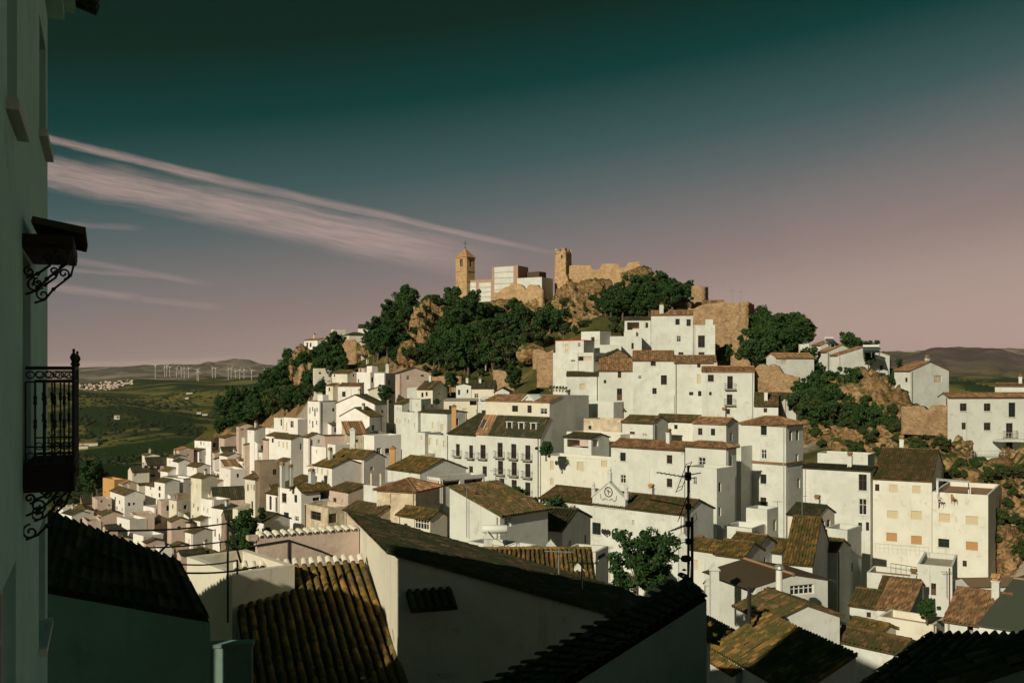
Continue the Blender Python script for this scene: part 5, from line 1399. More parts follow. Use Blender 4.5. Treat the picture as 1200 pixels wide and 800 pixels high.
crag('crag', [(664, 376, 284, 8, 6, 9), (690, 372, 278, 9, 6, 9), (708, 386, 262, 8, 6, 6.5), (652, 397, 264, 6, 5, 6), (684, 396, 256, 8, 5, 6), (730, 390, 256, 6, 5, 4), (742, 372, 268, 7, 5, 6), (764, 376, 262, 6, 5, 6), (790, 368, 258, 6, 5, 5), (672, 350, 312, 7, 5, 6), (700, 338, 312, 8, 5, 4), (750, 328, 314, 7, 5, 5)], 1.0)
crag('crag', [(494, 384, 292, 4.5, 4, 8), (500, 370, 300, 4, 4, 6), (488, 402, 276, 4, 3, 6), (480, 416, 262, 4, 3, 5), (516, 372, 298, 5, 4, 4), (498, 398, 272, 3, 3, 5), (612, 384, 286, 5, 4, 5), (628, 380, 282, 5, 4, 6), (528, 372, 312, 6, 4, 3), (560, 372, 306, 5, 4, 3), (612, 372, 300, 6, 5, 5), (628, 358, 308, 5, 4, 4), (636, 402, 252, 4, 4, 4), (622, 414, 232, 4, 3, 3), (590, 360, 308, 5, 4, 3)], 5.0)
crag('crag', [(958, 492, 153, 6, 5, 6), (980, 488, 152, 6, 5, 7), (1002, 500, 149, 6, 5, 8), (1026, 496, 149, 5, 5, 9), (1045, 512, 146, 5.5, 5, 9), (1066, 520, 143, 6, 5, 7), (1088, 534, 140, 6, 5, 7), (1110, 552, 136, 6, 5, 6), (1020, 528, 144, 8, 5, 5), (968, 515, 149, 7, 5, 4), (1050, 545, 140, 8, 5, 5), (1130, 578, 132, 6, 5, 6),
             (1085, 505, 144, 4, 4, 4), (1155, 566, 131, 6, 5, 4), (1185, 590, 128, 7, 5, 7), (1188, 630, 122, 7, 5, 8), (1178, 655, 118, 5, 4, 5), (1205, 560, 130, 6, 4, 5)], 9.0)
crag('crag', [(352, 422, 322, 4, 4, 6), (346, 432, 318, 3, 3, 5), (372, 446, 294, 4, 3, 4), (357, 444, 296, 4, 3, 5), (352, 490, 300, 5, 4, 4), (440, 425, 288, 4, 3, 4), (430, 412, 296, 4, 3, 3)], 13.0)


# ------------------------------------------------------------------ trees
def leaf_cloud(mb, centers, nleaf, size, seed):
    g = np.random.default_rng(seed)
    V = []; Rn = []
    for (c, r) in centers:
        d = g.normal(0, 1, (nleaf, 3)); d /= np.linalg.norm(d, axis=1)[:, None]
        rad = r * (0.45 + 0.6 * g.random(nleaf) ** .6)
        p = np.array(c) + d * rad[:, None] * np.array([1, 1, .82])
        n_ = d + g.normal(0, .7, (nleaf, 3)); n_ /= np.linalg.norm(n_, axis=1)[:, None]
        t_ = np.cross(n_, g.normal(0, 1, (nleaf, 3))); t_ /= np.linalg.norm(t_, axis=1)[:, None] + 1e-9
        b_ = np.cross(n_, t_)
        s_ = size * (.6 + .8 * g.random(nleaf))[:, None]
        V.append(np.stack([p - t_ * s_ - b_ * s_ * .35, p + t_ * s_ * .2 - b_ * s_ * .55, p + t_ * s_ + b_ * s_ * .3, p - t_ * s_ * .1 + b_ * s_ * .6], 1).reshape(-1, 3))
        Rn.append(np.clip(g.random(nleaf) * .8 + g.random() * .3, 0, 1))
    V = np.concatenate(V); Q = np.arange(len(V)).reshape(-1, 4)
    mb.quads(V, Q, np.concatenate(Rn))


def tree_proto(name, seed, leafm, shape):
    g = random.Random(seed)
    root = empty(name, (0, 0, -500))
    hx, hz, base = shape                       # crown half width, half height, trunk height (unit crown about 3 m)
    tb = MB().mat(M['bark']); zc = base + hz
    tb.tube([(0, 0, -1.2), (0.05, 0.03, base * .6), (-.05, .04, base + hz * .5), (0, 0, base + hz * 1.2)], [.26, .2, .14, .05], 6)
    cl = []
    for i in range(38):
        d = Vector((g.gauss(0, 1), g.gauss(0, 1), g.gauss(0, 1))).normalized(); r = g.random() ** .4
        k_ = .8 if i < 28 else 1.08
        c = (d.x * hx * r * k_, d.y * hx * r * k_, zc + d.z * hz * r * k_); cl.append((c, hx * ((.2 + .2 * g.random()) if i < 28 else (.1 + .1 * g.random()))))
        if i % 5 == 0: tb.tube([(0, 0, base + hz * .2), (c[0] * .5, c[1] * .5, (c[2] + base) / 2), c], [.11, .07, .03], 4)
    tb.build('trunk', root)
    lb = MB().mat(M[leafm]); leaf_cloud(lb, cl, 105, .24, seed); lb.build('crown', root)
    return root


PROTO = [tree_proto('tree', 11, 'leaf', (3.0, 2.6, 1.0)), tree_proto('tree', 12, 'leaf', (2.6, 3.2, 1.2)), tree_proto('tree', 13, 'leaf', (3.4, 2.2, .8)),
         tree_proto('tree', 14, 'leaf2', (2.8, 2.4, .7)), tree_proto('shrub', 15, 'leaf2', (2.6, 1.7, .1)), tree_proto('shrub', 16, 'leaf', (2.4, 1.9, .1))]


def copy_tree(o):
    c = o.copy(); COL.objects.link(c)
    for chd in o.children:
        k = chd.copy(); COL.objects.link(k); k.parent = c
    return c


def plant(pt, k, sc, label, cat, group, sz=1.0):
    o = copy_tree(PROTO[k]); o.location = pt; o.rotation_euler = (0, 0, rng.random() * 6.28); o.scale = (sc, sc, sc * sz)
    return tag(o, label, cat, group)


def in_poly(x, y, poly):
    c = False; j = len(poly) - 1
    for i in range(len(poly)):
        if (poly[i][1] > y) != (poly[j][1] > y) and x < (poly[j][0] - poly[i][0]) * (y - poly[i][1]) / (poly[j][1] - poly[i][1]) + poly[i][0]: c = not c
        j = i
    return c


def grove(poly, n, sc0, sc1, kinds, label, cat, group, holes=(), y0=60, gap=7.0, front=None):
    xs = [p[0] for p in poly]; ys = [p[1] for p in poly]; pts = []; tries = 0
    while len(pts) < n and tries < n * 60:
        tries += 1
        x = rng.uniform(min(xs), max(xs)); y = rng.uniform(min(ys), max(ys))
        if not in_poly(x, y, poly) or any(in_poly(x, y, h_) for h_ in holes): continue
        if any((x - a) ** 2 + ((y - b_) * 1.2) ** 2 < gap * gap for a, b_ in pts): continue
        q = ray_ground(x, y + 3, y0)
        if q is None: continue
        pts.append((x, y))
        q.z = gz(q.x, q.y) - .4
        k_ = rng.choice(kinds)
        lb = label if isinstance(label, str) else min(label, key=lambda t_: (t_[0] - x) ** 2 + (t_[1] - y) ** 2)[2]
        plant(q, k_, rng.uniform(sc0, sc1), lb, cat, group, rng.uniform(.85, 1.15))


HILLT = 'dark trees covering the castle hill'
grove([(436, 402), (446, 384), (462, 360), (478, 362), (498, 364), (512, 362), (530, 358), (545, 376), (575, 380), (600, 376), (628, 384), (645, 390), (640, 395), (606, 428), (585, 436), (548, 440), (520, 430), (480, 432), (455, 428), (437, 420)], 108, .65, 1.65, [0, 0, 1, 1, 2, 3], [
      (450, 385, 'dark tree at the left shoulder of the castle hill, above the white spur house'), (480, 358, 'dark tree on the skyline left of the bell tower'), (520, 350, 'dark tree on the skyline close beside the bell tower'),
      (560, 365, 'dark tree just below the modern nave'), (605, 360, 'dark tree just below the jagged stone wall'), (640, 380, 'dark tree at the left edge of the orange crag'), (455, 420, 'dark tree behind the pink gabled houses'),
      (515, 395, 'dark tree beside the narrow rock rib on the slope'), (560, 395, 'dark tree halfway up the slope under the nave'), (605, 395, 'dark tree halfway up the slope under the jagged wall'), (500, 430, 'dark tree above the brown garden walls'),
      (550, 430, 'dark tree round the bare tan tree'), (600, 425, 'dark tree above the rubble walls and old shed')], 'tree', HILLT,
      [[(476, 380), (512, 366), (540, 370), (520, 395), (505, 425), (476, 425)], [(600, 378), (640, 372), (640, 400), (606, 400)]], 190, 5.0)
grove([(676, 372), (690, 362), (712, 356), (735, 354), (755, 352), (772, 338), (798, 342), (810, 356), (806, 358), (780, 366), (755, 368), (726, 374), (700, 364), (680, 366)], 36, .7, 1.4, [0, 0, 1, 2, 3], [
      (690, 345, 'dark tree in the clump under the castle wall, near the notched tower'), (725, 335, 'dark tree in the clump under the middle of the castle wall'), (780, 325, 'dark tree standing against the sky at the castle wall end'),
      (720, 365, 'dark tree hanging over the orange crag'), (770, 358, 'dark tree above the loggia house'), (800, 348, 'dark tree beside the stump of the ruined tower')], 'tree', HILLT, [], 200, 6.0)
grove([(880, 378), (890, 368), (905, 368), (918, 378), (935, 390), (942, 400), (935, 412), (915, 425), (895, 436), (880, 428)], 18, .85, 1.4, [0, 1, 3, 3], [
      (890, 375, 'olive tree touching the shaded end of the ruined wall'), (915, 385, 'olive tree on the skyline right of the ruined wall'), (935, 405, 'olive tree next to the flat house on the ridge'), (895, 420, 'olive tree above the notched ruin')], 'tree', 'trees beside the ruined wall', [], 165, 5.0)
grove([(936, 446), (950, 440), (975, 438), (996, 432), (1015, 432), (1035, 442), (1048, 456), (1062, 468), (1066, 480), (1040, 482), (1020, 496), (1000, 482), (975, 478), (950, 478), (936, 468)], 16, .75, 1.25, [0, 0, 1, 2], [
      (950, 450, 'dark tree on the crag near the derelict cottage'), (985, 445, 'dark tree on the crag below the solar panel house'), (1030, 445, 'dark tree on the crag below the broad ridge gable'), (990, 475, 'dark tree hanging low in the middle of the crag'),
      (1050, 472, 'dark tree on the crag next to the stone retaining wall')], 'tree', 'trees crowning the crag', [], 140, 6.0)
grove([(342, 428), (352, 410), (366, 406), (384, 408), (400, 396), (406, 408), (402, 432), (386, 436), (390, 450), (392, 466), (362, 468), (340, 480), (318, 490), (300, 496), (280, 502), (255, 508), (262, 490), (290, 478), (310, 462), (330, 445)], 70, .8, 1.6, [0, 0, 1, 2, 3], [
      (355, 412, 'dark tree at the outer tip of the western spur'), (390, 412, 'dark tree below the square cream tower block'), (375, 455, 'dark tree behind the tall block with slit windows'), (340, 460, 'dark tree on the steep wooded flank of the spur'),
      (310, 480, 'dark tree on the wooded slope above the pillared wall house'), (270, 500, 'dark tree at the lower end of the wooded slope')], 'tree', 'trees of the wooded slope', [[(348, 428), (370, 432), (370, 446), (350, 446)]], 240, 5.0)
grove([(940, 480), (1000, 495), (1060, 498), (1130, 560), (1195, 560), (1198, 660), (1172, 662), (1165, 590), (1110, 570), (1050, 550), (960, 530)], 20, .28, .5, [4, 4, 5, 3], [
      (960, 520, 'low bush on the crag behind the blank white house'), (1030, 520, 'low bush in the middle of the orange crag'), (1100, 545, 'low bush on the crag left of the balcony house'), (1160, 575, 'low bush under the balcony house terrace'),
      (1185, 630, 'low bush on the rock beside the apartment block end')], 'shrub', 'bushes on the orange crag', [], 100, 8.0)
grove([(640, 360), (720, 350), (760, 385), (700, 405), (645, 400)], 20, .3, .6, [4, 5, 4], 'small bush clinging to the orange rock under the castle', 'shrub', 'bushes on the castle rock', [], 220, 8.0)
grove([(470, 400), (520, 420), (580, 430), (640, 415), (630, 425), (560, 448), (500, 440)], 24, .3, .6, [4, 5, 3], 'small bush on the garden terraces above the pink gable', 'shrub', 'bushes on the garden terraces', [], 200, 8.0)
grove([(60, 575), (110, 560), (150, 545), (190, 515), (240, 505), (225, 512), (180, 530), (150, 552), (110, 580), (68, 592)], 18, .9, 1.5, [0, 1, 3, 3], 'dark tree at the meadow edge outside the village', 'tree', 'trees at the meadow edge', [], 250, 6.0)
for (px, py, Y, k, sc, lb) in [(588, 611, 104, 5, .8, 'dark clipped tree below the balconied house'), (603, 607, 108, 1, .7, 'leafy tree at the balconied house door'), (644, 615, 104, 0, .75, 'dark bushy tree behind the gable by the chapel'), (628, 612, 106, 5, .7, 'low green bush at the chapel corner'),
                               (292, 629, 124, 0, .85, 'dark green tree between brown house and gate house'), (284, 636, 122, 5, .8, 'low dark bush at the brown house wall'), (452, 470, 212, 1, .7, 'slim dark tree in the shaded alley'), (528, 451, 212, 0, .7, 'round green tree by the low dark roof'), (603, 452, 206, 1, .8, 'dark tree behind the grey gable'),
                               (1000, 422, 176, 0, .6, 'green tree in front of the ridge gables'), (966, 424, 178, 5, .7, 'bush at the orange roofed ridge house'), (1018, 424, 170, 1, .45, 'slim cypress like tree on the ridge'), (850, 420, 200, 1, .6, 'green tree in the dark gap left of the pillar'), (886, 625, 100, 5, .3, 'small potted bush on the yard roof'),
                               (512, 468, 196, 5, .3, 'tiny garden bush by the teal gable'), (728, 478, 164, 5, .35, 'leafy plants on the doorstep terrace'), (640, 524, 128, 5, .5, 'overgrown creeper beside the pergola room'), (1086, 708, 73, 5, .35, 'weedy bush on the clay roof terrace'), (1150, 542, 130, 5, .5, 'bush under the balcony house terrace')]:
    q = P(px, py, Y); plant(q - Vector((0, 0, 1.2 * sc + .6)), k, sc, lb, 'tree' if k < 4 else 'shrub', None)

# trees rooted on the face of the crag, in front of the rock
CR = [(938, 470), (945, 455), (965, 448), (990, 446), (1012, 446), (1036, 456), (1050, 470), (1058, 482), (1040, 490), (1028, 504), (1006, 496), (985, 490), (960, 484)]
pts_ = []
for i in range(900):
    x, y = rng.uniform(936, 1060), rng.uniform(445, 505)
    if len(pts_) >= 44 or not in_poly(x, y, CR) or any((x - a_) ** 2 + (y - b_) ** 2 < 42 for a_, b_ in pts_): continue
    pts_.append((x, y)); Yc = np.interp(y, [445, 505], [156, 144]); sc_ = rng.uniform(.6, 1.0)
    lb = min([(950, 460, 'dark tree clinging to the crag face by the derelict cottage'), (985, 462, 'dark tree on the upper crag face under the solar panel house'), (1020, 465, 'dark tree on the crag face under the broad ridge gable'), (1000, 490, 'dark tree low on the middle of the crag face'), (1045, 480, 'dark tree on the crag face left of the retaining wall')], key=lambda t_: (t_[0] - x) ** 2 + (t_[1] - y) ** 2)[2]
    plant(P(x, y, Yc) - Vector((0, 0, 3.0 * sc_)), rng.choice([0, 1, 2, 3]), sc_, lb, 'tree', 'trees crowning the crag')

def on_crag(ci, poly, n, sc0, sc1, kinds, label, group, gap):
    xs = [p[0] for p in poly]; ys = [p[1] for p in poly]; pts = []; tries = 0
    while len(pts) < n and tries < n * 40:
        tries += 1; x = rng.uniform(min(xs), max(xs)); y = rng.uniform(min(ys), max(ys))
        if not in_poly(x, y, poly) or any((x - a_) ** 2 + (y - b_) ** 2 < gap * gap for a_, b_ in pts): continue
        h_ = CRAGS[ci].ray_cast(Vector((0, 0, 0)), P(x, y, 1.0).normalized())
        if h_[0] is None: continue
        pts.append((x, y)); sc = rng.uniform(sc0, sc1)
        lb = min(label, key=lambda t_: (t_[0] - x) ** 2 + (t_[1] - y) ** 2)[2]
        plant(h_[0] - Vector((0, 0, .5 * sc)), rng.choice(kinds), sc, lb, 'shrub', group, rng.uniform(.8, 1.2))


on_crag(2, [(940, 470), (1060, 480), (1110, 530), (1198, 560), (1198, 668), (1165, 660), (1160, 590), (1090, 560), (1020, 560), (945, 540)], 74, .14, .45, [3, 4, 4, 5],
        [(960, 500, 'scrubby bush on the crag ledges behind the tower house'), (1010, 520, 'scrubby bush on the crag above the rooftop room'), (1060, 530, 'scrubby bush on the crag right of the tall rock ribs'), (1110, 550, 'scrubby bush on the crag foot left of the balcony house'), (1170, 570, 'scrubby bush right under the balcony house'), (1185, 630, 'scrubby bush on the slope past the dark apartment end')], 'bushes rooted in the orange crag', 5.0)
on_crag(0, [(645, 360), (720, 345), (790, 365), (740, 400), (690, 410), (645, 408)], 34, .22, .6, [3, 4, 5],
        [(660, 375, 'bush rooted in the castle rock under the notched tower'), (700, 385, 'bush rooted in the castle rock above the cube house'), (760, 375, 'bush rooted in the castle rock above the loggia house')], 'bushes rooted in the castle rock', 6.0)
on_crag(1, [(470, 365), (540, 360), (520, 400), (505, 430), (470, 425)], 14, .25, .55, [3, 4, 5], [(495, 390, 'bush rooted in the narrow rock rib among the pines')], 'bushes rooted in the rock rib', 6.0)

# bare tree on the slope
bt = empty('bare_tree', P(569, 432, 246)); tag(bt, 'bare tan branching tree among the dark pines', 'tree')
b = MB().mat(M['deck'])
b.tube([(0, 0, -1), (0.1, 0, 2), (0, 0, 3.2)], [.22, .17, .12], 5); b.build('trunk', bt)
b = MB().mat(M['deck']); g_ = random.Random(3)
for i in range(26):
    an = g_.uniform(0, 6.28); L = g_.uniform(1.5, 3.4); z0_ = g_.uniform(1.6, 3.2)
    p1 = Vector((math.cos(an) * L * .5, math.sin(an) * L * .5, z0_ + L * .7)); p2 = Vector((math.cos(an) * L * .9, math.sin(an) * L * .9, z0_ + L * 1.5))
    b.tube([(0, 0, z0_), p1, p2], [.09, .05, .02], 4)
    for q in range(3):
        b.tube([p1.lerp(p2, q / 3), p1.lerp(p2, q / 3) + Vector((g_.uniform(-.7, .7), g_.uniform(-.7, .7), g_.uniform(.4, 1.1)))], [.03, .012], 3)
b.build('branches', bt)

for q in PROTO:
    for c in list(q.children): bpy.data.objects.remove(c)
    bpy.data.objects.remove(q)

# ------------------------------------------------------------------ balconied house in the centre
S2 = solve(dict(xl=558, xc=633, xr=690, yt=512.5, Y=148, th=50, h=0))
C, W_, D_ = S2['C'], S2['W'], S2['D']
zb = min(gz(C.x, C.y), C.z - 14) - 1.5; h_ = C.z - zb
root = empty('house', (C.x, C.y, zb), S2['thr'])
tag(root, 'four storey white house with black balconies, dormers and attic in the middle', 'house', 'whitewashed houses of the hill village')
u, v = Vector((1, 0, 0)), Vector((0, 1, 0))
LW = [(566, 529, 6, 16, 'fb'), (586, 527, 6, 17, 'fb'), (602, 528.5, 6, 17, 'fb'), (618.5, 530, 6, 17, 'fb'), (586.5, 547.5, 6, 16, 'fb'), (602.5, 549, 6, 16, 'fb'), (618.5, 551, 6, 16, 'fb'),
      (588, 568, 6, 15, 'fb'), (602.5, 570, 6, 16, 'fb'), (618.5, 573, 6, 16, 'fb'), (618.5, 592, 6.5, 12, 'd'), (568, 552, 5, 12, 'w')]
fills = []
for px, py, pw, ph, kd in LW:
    a_ = px_hit(C, S2['ev'], px - pw / 2); b_ = px_hit(C, S2['ev'], px + pw / 2); a_, b_ = min(a_, b_), max(a_, b_)
    Yc = C.y + S2['ev'].y * (a_ + b_) / 2; zc = (CY - py) / F * Yc - zb; hz = ph / F * Yc / 2
    fills.append((a_, b_, zc - hz, zc + hz, kd, pw))
mw = MB().mat(M['w'])
wall_grid(mw, (0, 0, 0), v, 0, h_, D_, [f[:4] for f in fills], u)
ins, r1, r2 = 2.3, 3.1, 5.3
prof = [(0, 0), (0, h_), (ins, h_ + r1), (ins + .01, h_ + r2), (ins + 3, h_ + r2 + .8), (W_, h_ + r2 + .8), (W_, 0)]
mw.poly(*[(x, 0, z) for x, z in prof]); mw.poly(*[(x, D_, z) for x, z in prof])
mw.poly((W_, 0, 0), (W_, D_, 0), (W_, D_, h_ + r2 + .8), (W_, 0, h_ + r2 + .8))
mw.build('wall', root)
at_D = 9.2
aw = MB().mat(M['c'])
ah = []
for px, py, pw, ph in ((603.5, 480, 7, 7.5), (620.5, 480, 5, 9), (637, 482, 8, 7)):
    Ca = C + S2['eu'] * ins
    a_ = px_hit(Ca, S2['ev'], px - pw / 2); b_ = px_hit(Ca, S2['ev'], px + pw / 2); a_, b_ = min(a_, b_), max(a_, b_)
    Yc = Ca.y; zc = (CY - py) / F * Yc - zb; hz = ph / F * Yc / 2
    ah.append((a_, b_, max(zc - hz, h_ + r1 + .25), min(zc + hz, h_ + r2 - .2)))
wall_grid(aw, (ins, 0, 0), v, h_ + r1 - .3, h_ + r2, D_, ah, u)
aw.build('attic_wall', root)
for a_, b_, c_, d_ in ah: opening(root, 'w', Vector((ins, 0, 0)), v, -u, a_, b_, c_, d_, 4)
rm = MB(); kk = r1 / ins
S_ = ins * math.hypot(1, kk)
plane_roof(rm, (-.15, -.1, h_ - .15 * kk + .08), (0, 1, 0), (1, 0, kk), 10.4, S_, 'tile_dark', 0, .26, .5)
plane_roof(rm, (-.15, 10.4, h_ - .15 * kk + .08), (0, 1, 0), (1, 0, kk), D_ - 10.3, S_, 'tile_orange', 0, .26, .5)
plane_roof(rm, (ins - .3, -.1, h_ + r2 + .0), (0, 1, 0), (1, 0, .28), D_ + .2, 3.3, 'tile_orange', 0, .26, .5)
rm.mat(M['deck']).poly((ins + 2.9, 0, h_ + r2 + .82), (W_, 0, h_ + r2 + .82), (W_, D_, h_ + r2 + .82), (ins + 2.9, D_, h_ + r2 + .82))
rm.build('roof', root)
for yy in (1.9, 4.3, 6.7):
    dm = MB().mat(M['w']); x0, x1 = .75, 1.9; zt = h_ + x0 * kk + 1.05
    dm.poly((x0, yy - .6, h_ + x0 * kk), (x0, yy - .6, zt), (x1, yy - .6, zt)); dm.poly((x0, yy + .6, h_ + x0 * kk), (x1, yy + .6, zt), (x0, yy + .6, zt))
    dm.box(x0 - .1, yy - .72, zt, x1, yy + .72, zt + .1)
    dm.box(x0 - .02, yy - .6, h_ + x0 * kk, x0 + .05, yy - .42, zt); dm.box(x0 - .02, yy + .42, h_ + x0 * kk, x0 + .05, yy + .6, zt)
    d_o = dm.build('dormer', root)
    gl = MB().mat(M['glass']); gl.poly((x0 + .06, yy - .42, h_ + x0 * kk), (x0 + .06, yy + .42, h_ + x0 * kk), (x0 + .06, yy + .42, zt), (x0 + .06, yy - .42, zt)); gl.build('pane', d_o)
sk = MB().mat(M['frame_w']); n_ = Vector((-kk, 0, 1)).normalized(); yy = 12.4
for w2, d2, mm in ((.55, .12, 'frame_w'), (.45, .14, 'solar')):
    sk.mat(M[mm]); c0 = Vector((.7, yy, h_ + .7 * kk)) + n_ * d2; c1 = Vector((1.6, yy, h_ + 1.6 * kk)) + n_ * d2
    sk.poly(c0 - v * w2, c0 + v * w2, c1 + v * w2, c1 - v * w2)
sk.build('skylight', root)
# little pediment over the attic window
pd = MB().mat(M['w']); Ca = C + S2['eu'] * ins; a_ = px_hit(Ca, S2['ev'], 619.5)
for s_ in (-1, 1):
    pd.poly((ins - .25, a_, h_ + r2 + 1.1), (ins - .25, a_ + s_ * 1.3, h_ + r2 + .1), (ins - .25, a_ + s_ * 1.3, h_ + r2 - .1), (ins - .25, a_, h_ + r2 + .8))
    pd.poly((ins - .25, a_, h_ + r2 + 1.1), (ins - .25, a_ + s_ * 1.3, h_ + r2 + .1), (ins + 1.6, a_ + s_ * 1.3, h_ + r2 + .55), (ins + 2.6, a_, h_ + r2 + 1.1))
pd.poly((ins - .05, a_ - 1.2, h_ + r2 - .02), (ins - .05, a_ + 1.2, h_ + r2 - .02), (ins - .05, a_, h_ + r2 + .9))
pd.build('pediment', root)
for a_, b_, c_, d_, kd, pw in fills: opening(root, kd, Vector((0, 0, 0)), v, -u, a_, b_, c_, d_, pw)
dp = MB().mat(M['wood']); dp.tube([(-.08, .35, 1), (-.08, .35, h_ - .1)], .07, 5); dp.build('drainpipe', root)

# round red sign and red plate by the door
sg = empty('road_sign', P(609.3, 600, 139)); tag(sg, 'round red sign at the door of the balconied house', 'road sign')
sz = (600 - 584.5) / F * 139
b = MB().mat(M['steel']); b.tube([(0, 0, -1.5), (0, 0, sz)], .05, 6); b.build('pole', sg)
b = MB().mat(M['red']); N_ = 14
ring = [(.36 * math.cos(6.283 * i / N_), -.06, sz + .36 * math.sin(6.283 * i / N_)) for i in range(N_)]
b.poly(*ring); b.poly(*[(x, -.03, z) for x, y, z in ring][::-1])
for i in range(N_):
    x, y, z = ring[i]; x2, y2, z2 = ring[(i + 1) % N_]; b.poly((x, y, z), (x, -.03, z), (x2, -.03, z2), (x2, y2, z2))
b.build('disc', sg)

# ------------------------------------------------------------------ chapel pediment
cs = [s for s in SPEC if 'chapel with dark mossy roof' in s['label']][0]
root = cs['root']; C = cs['C']; zb = root.location.z
hh = C.z - zb
aL = px_hit(C, cs['ev'], 695); aR = px_hit(C, cs['ev'], 733.5); aM = (aL + aR) / 2; hw = abs(aL - aR) / 2
hp_ = hw * .78
b = MB().mat(M['w'])
poly = [(aM - hw, hh - .3), (aM + hw, hh - .3), (aM + hw, hh + .7), (aM, hh + .7 + hp_), (aM - hw, hh + .7)]
f0 = [(-.12, y, z) for y, z in poly]; f1 = [(.35, y, z) for y, z in poly]
b.poly(*f0); b.poly(*f1[::-1])
for i in range(5): b.poly(f0[i], f1[i], f1[(i + 1) % 5], f0[(i + 1) % 5])
for s_ in (-1, 1):
    p0 = Vector((-.22, aM + s_ * (hw + .1), hh + .66)); p1 = Vector((-.22, aM, hh + .72 + hp_))
    q0, q1 = p0 + Vector((.65, 0, 0)), p1 + Vector((.65, 0, 0))
    t_ = Vector((0, 0, .16)); b.poly(p0, p1, p1 + t_, p0 + t_); b.poly(p0 + t_, p1 + t_, q1 + t_, q0 + t_); b.poly(p0, q0, q1, p1)
po = b.build('pediment', root)
for yy, zz in ((aM - hw, hh + .8), (aM + hw, hh + .8), (aM, hh + .9 + hp_)):
    b = MB().mat(M['w']); b.lathe([(.24, 0), (.24, .8), (.3, .85), (.12, 1.0), (.2, 1.2), (.02, 1.55)], 8, (.1, yy, zz)); b.build('finial', po)
b = MB().mat(M['wood']); zc = hh + 1.45
b.tube([(-.16, aM + .5 * math.cos(t * 6.283 / 20), zc + .5 * math.sin(t * 6.283 / 20)) for t in range(21)], .055, 5)
b.tube([(-.15, aM - .28, zc), (-.15, aM + .25, zc + .16)], .05, 4); b.tube([(-.15, aM + .02, zc - .3), (-.15, aM + .04, zc + .28)], .05, 4)
b.build('emblem', po)
b = MB().mat(M['clay'])
for s_ in (-1, 1): b.tube([(-.15, aM + s_ * .1, zc - .85), (-.15, aM + s_ * .45, zc - .7), (-.15, aM + s_ * .75, zc - .95), (-.15, aM + s_ * 1.0, zc - .75), (-.15, aM + s_ * 1.05, zc - .3)], .045, 4)
b.build('scroll_ornament', po)
b = MB().mat(M['iron']); al = px_hit(C, cs['ev'], 712); zl = (CY - 626) / F * (C.y + cs['ev'].y * al) - zb
b.tube([(-.02, al, zl - .3), (-.4, al, zl), (-.4, al, zl + .2)], .04, 4)
for q in (-.35, 0, .35): b.tube([(-.4, al, zl), (-.4, al + q, zl + .1)], .03, 4); b.lathe([(.05, 0), (.14, .1), (.16, .4), (.04, .55)], 6, (-.4, al + q, zl + .1))
b.build('wall_lantern', root)

# ------------------------------------------------------------------ tall building beside the viewer
Ab = Vector((-6.2, 13.1, 0)); eb = Vector((.3842, -.9232, 0)); nb = Vector((.9232, .3842, 0))
ZB = -15.0
lb_ = empty('house', (Ab.x, Ab.y, ZB), math.atan2(eb.y, eb.x))
tag(lb_, 'tall shaded house close beside the viewer with iron balcony and tiled hood', 'house', None)


def bl(px, py=None):
    a = px_hit(Ab, eb, px); Yh = Ab.y + eb.y * a
    return a, (None if py is None else (CY - py) / F * Yh - ZB)


def hole_px(x0, x1, y0, y1):
    a0, _ = bl(x0); a1, _ = bl(x1); am, zt = bl((x0 + x1) / 2, y0); _, zbm = bl((x0 + x1) / 2, y1)
    return (min(a0, a1), max(a0, a1), min(zt, zbm), max(zt, zbm))


# local axes: x along the wall towards the viewer, y outwards (nb is +90 degrees of eb)
X, Yo = Vector((1, 0, 0)), Vector((0, 1, 0))
LB, WBD, HT = 27.0, 9.0, 20.0
holes = [hole_px(46, 53.5, 37, 166), hole_px(8, 20, -60, 134), hole_px(26.5, 36, 302, 566), hole_px(45.5, 53, 612, 742), hole_px(-12, 18.5, 690, 960)]
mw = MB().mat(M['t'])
hs = wall_grid(mw, (0, 0, 0), X, 0, HT, LB, holes, -Yo, .16)
mw.poly((0, 0, 0), (0, -WBD, 0), (0, -WBD, HT), (0, 0, HT)); mw.poly((LB, 0, 0), (LB, -WBD, 0), (LB, -WBD, HT), (LB, 0, HT)); mw.poly((0, -WBD, 0), (LB, -WBD, 0), (LB, -WBD, HT), (0, -WBD, HT))
mw.poly((0, 0, HT), (0, -WBD, HT), (0, -WBD / 2, HT + 3.6)); mw.poly((LB, 0, HT), (LB, -WBD, HT), (LB, -WBD / 2, HT + 3.6))
mw.build('wall', lb_)
for i, (a, b_, c, d) in enumerate(hs): opening(lb_, 'w' if i != 2 else 'd', Vector((0, 0, 0)), X, Yo, a, b_, c, d, 6)
rf = MB()
plane_roof(rf, (-.2, .55, HT - .02), (1, 0, 0), (0, -1, .8), LB + .4, 6.5, 'tile_dark', 1, .25, .4)
plane_roof(rf, (-.2, -WBD - .4, HT - .02), (1, 0, 0), (0, 1, .8), LB + .4, 6.3, 'tile_dark', 1, .25, .4)
rf.build('roof', lb_)
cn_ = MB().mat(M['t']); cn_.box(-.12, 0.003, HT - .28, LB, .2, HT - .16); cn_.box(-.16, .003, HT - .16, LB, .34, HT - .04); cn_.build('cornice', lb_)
ov_ = MB().mat(M['tile_dark'])
for i in range(60):
    x = -.15 + i * .25
    if x > LB: break
    ov_.tube([(x, .2, HT + .06), (x, .62, HT - .08)], .085, 6)
ov_.build('eave_tiles', lb_)

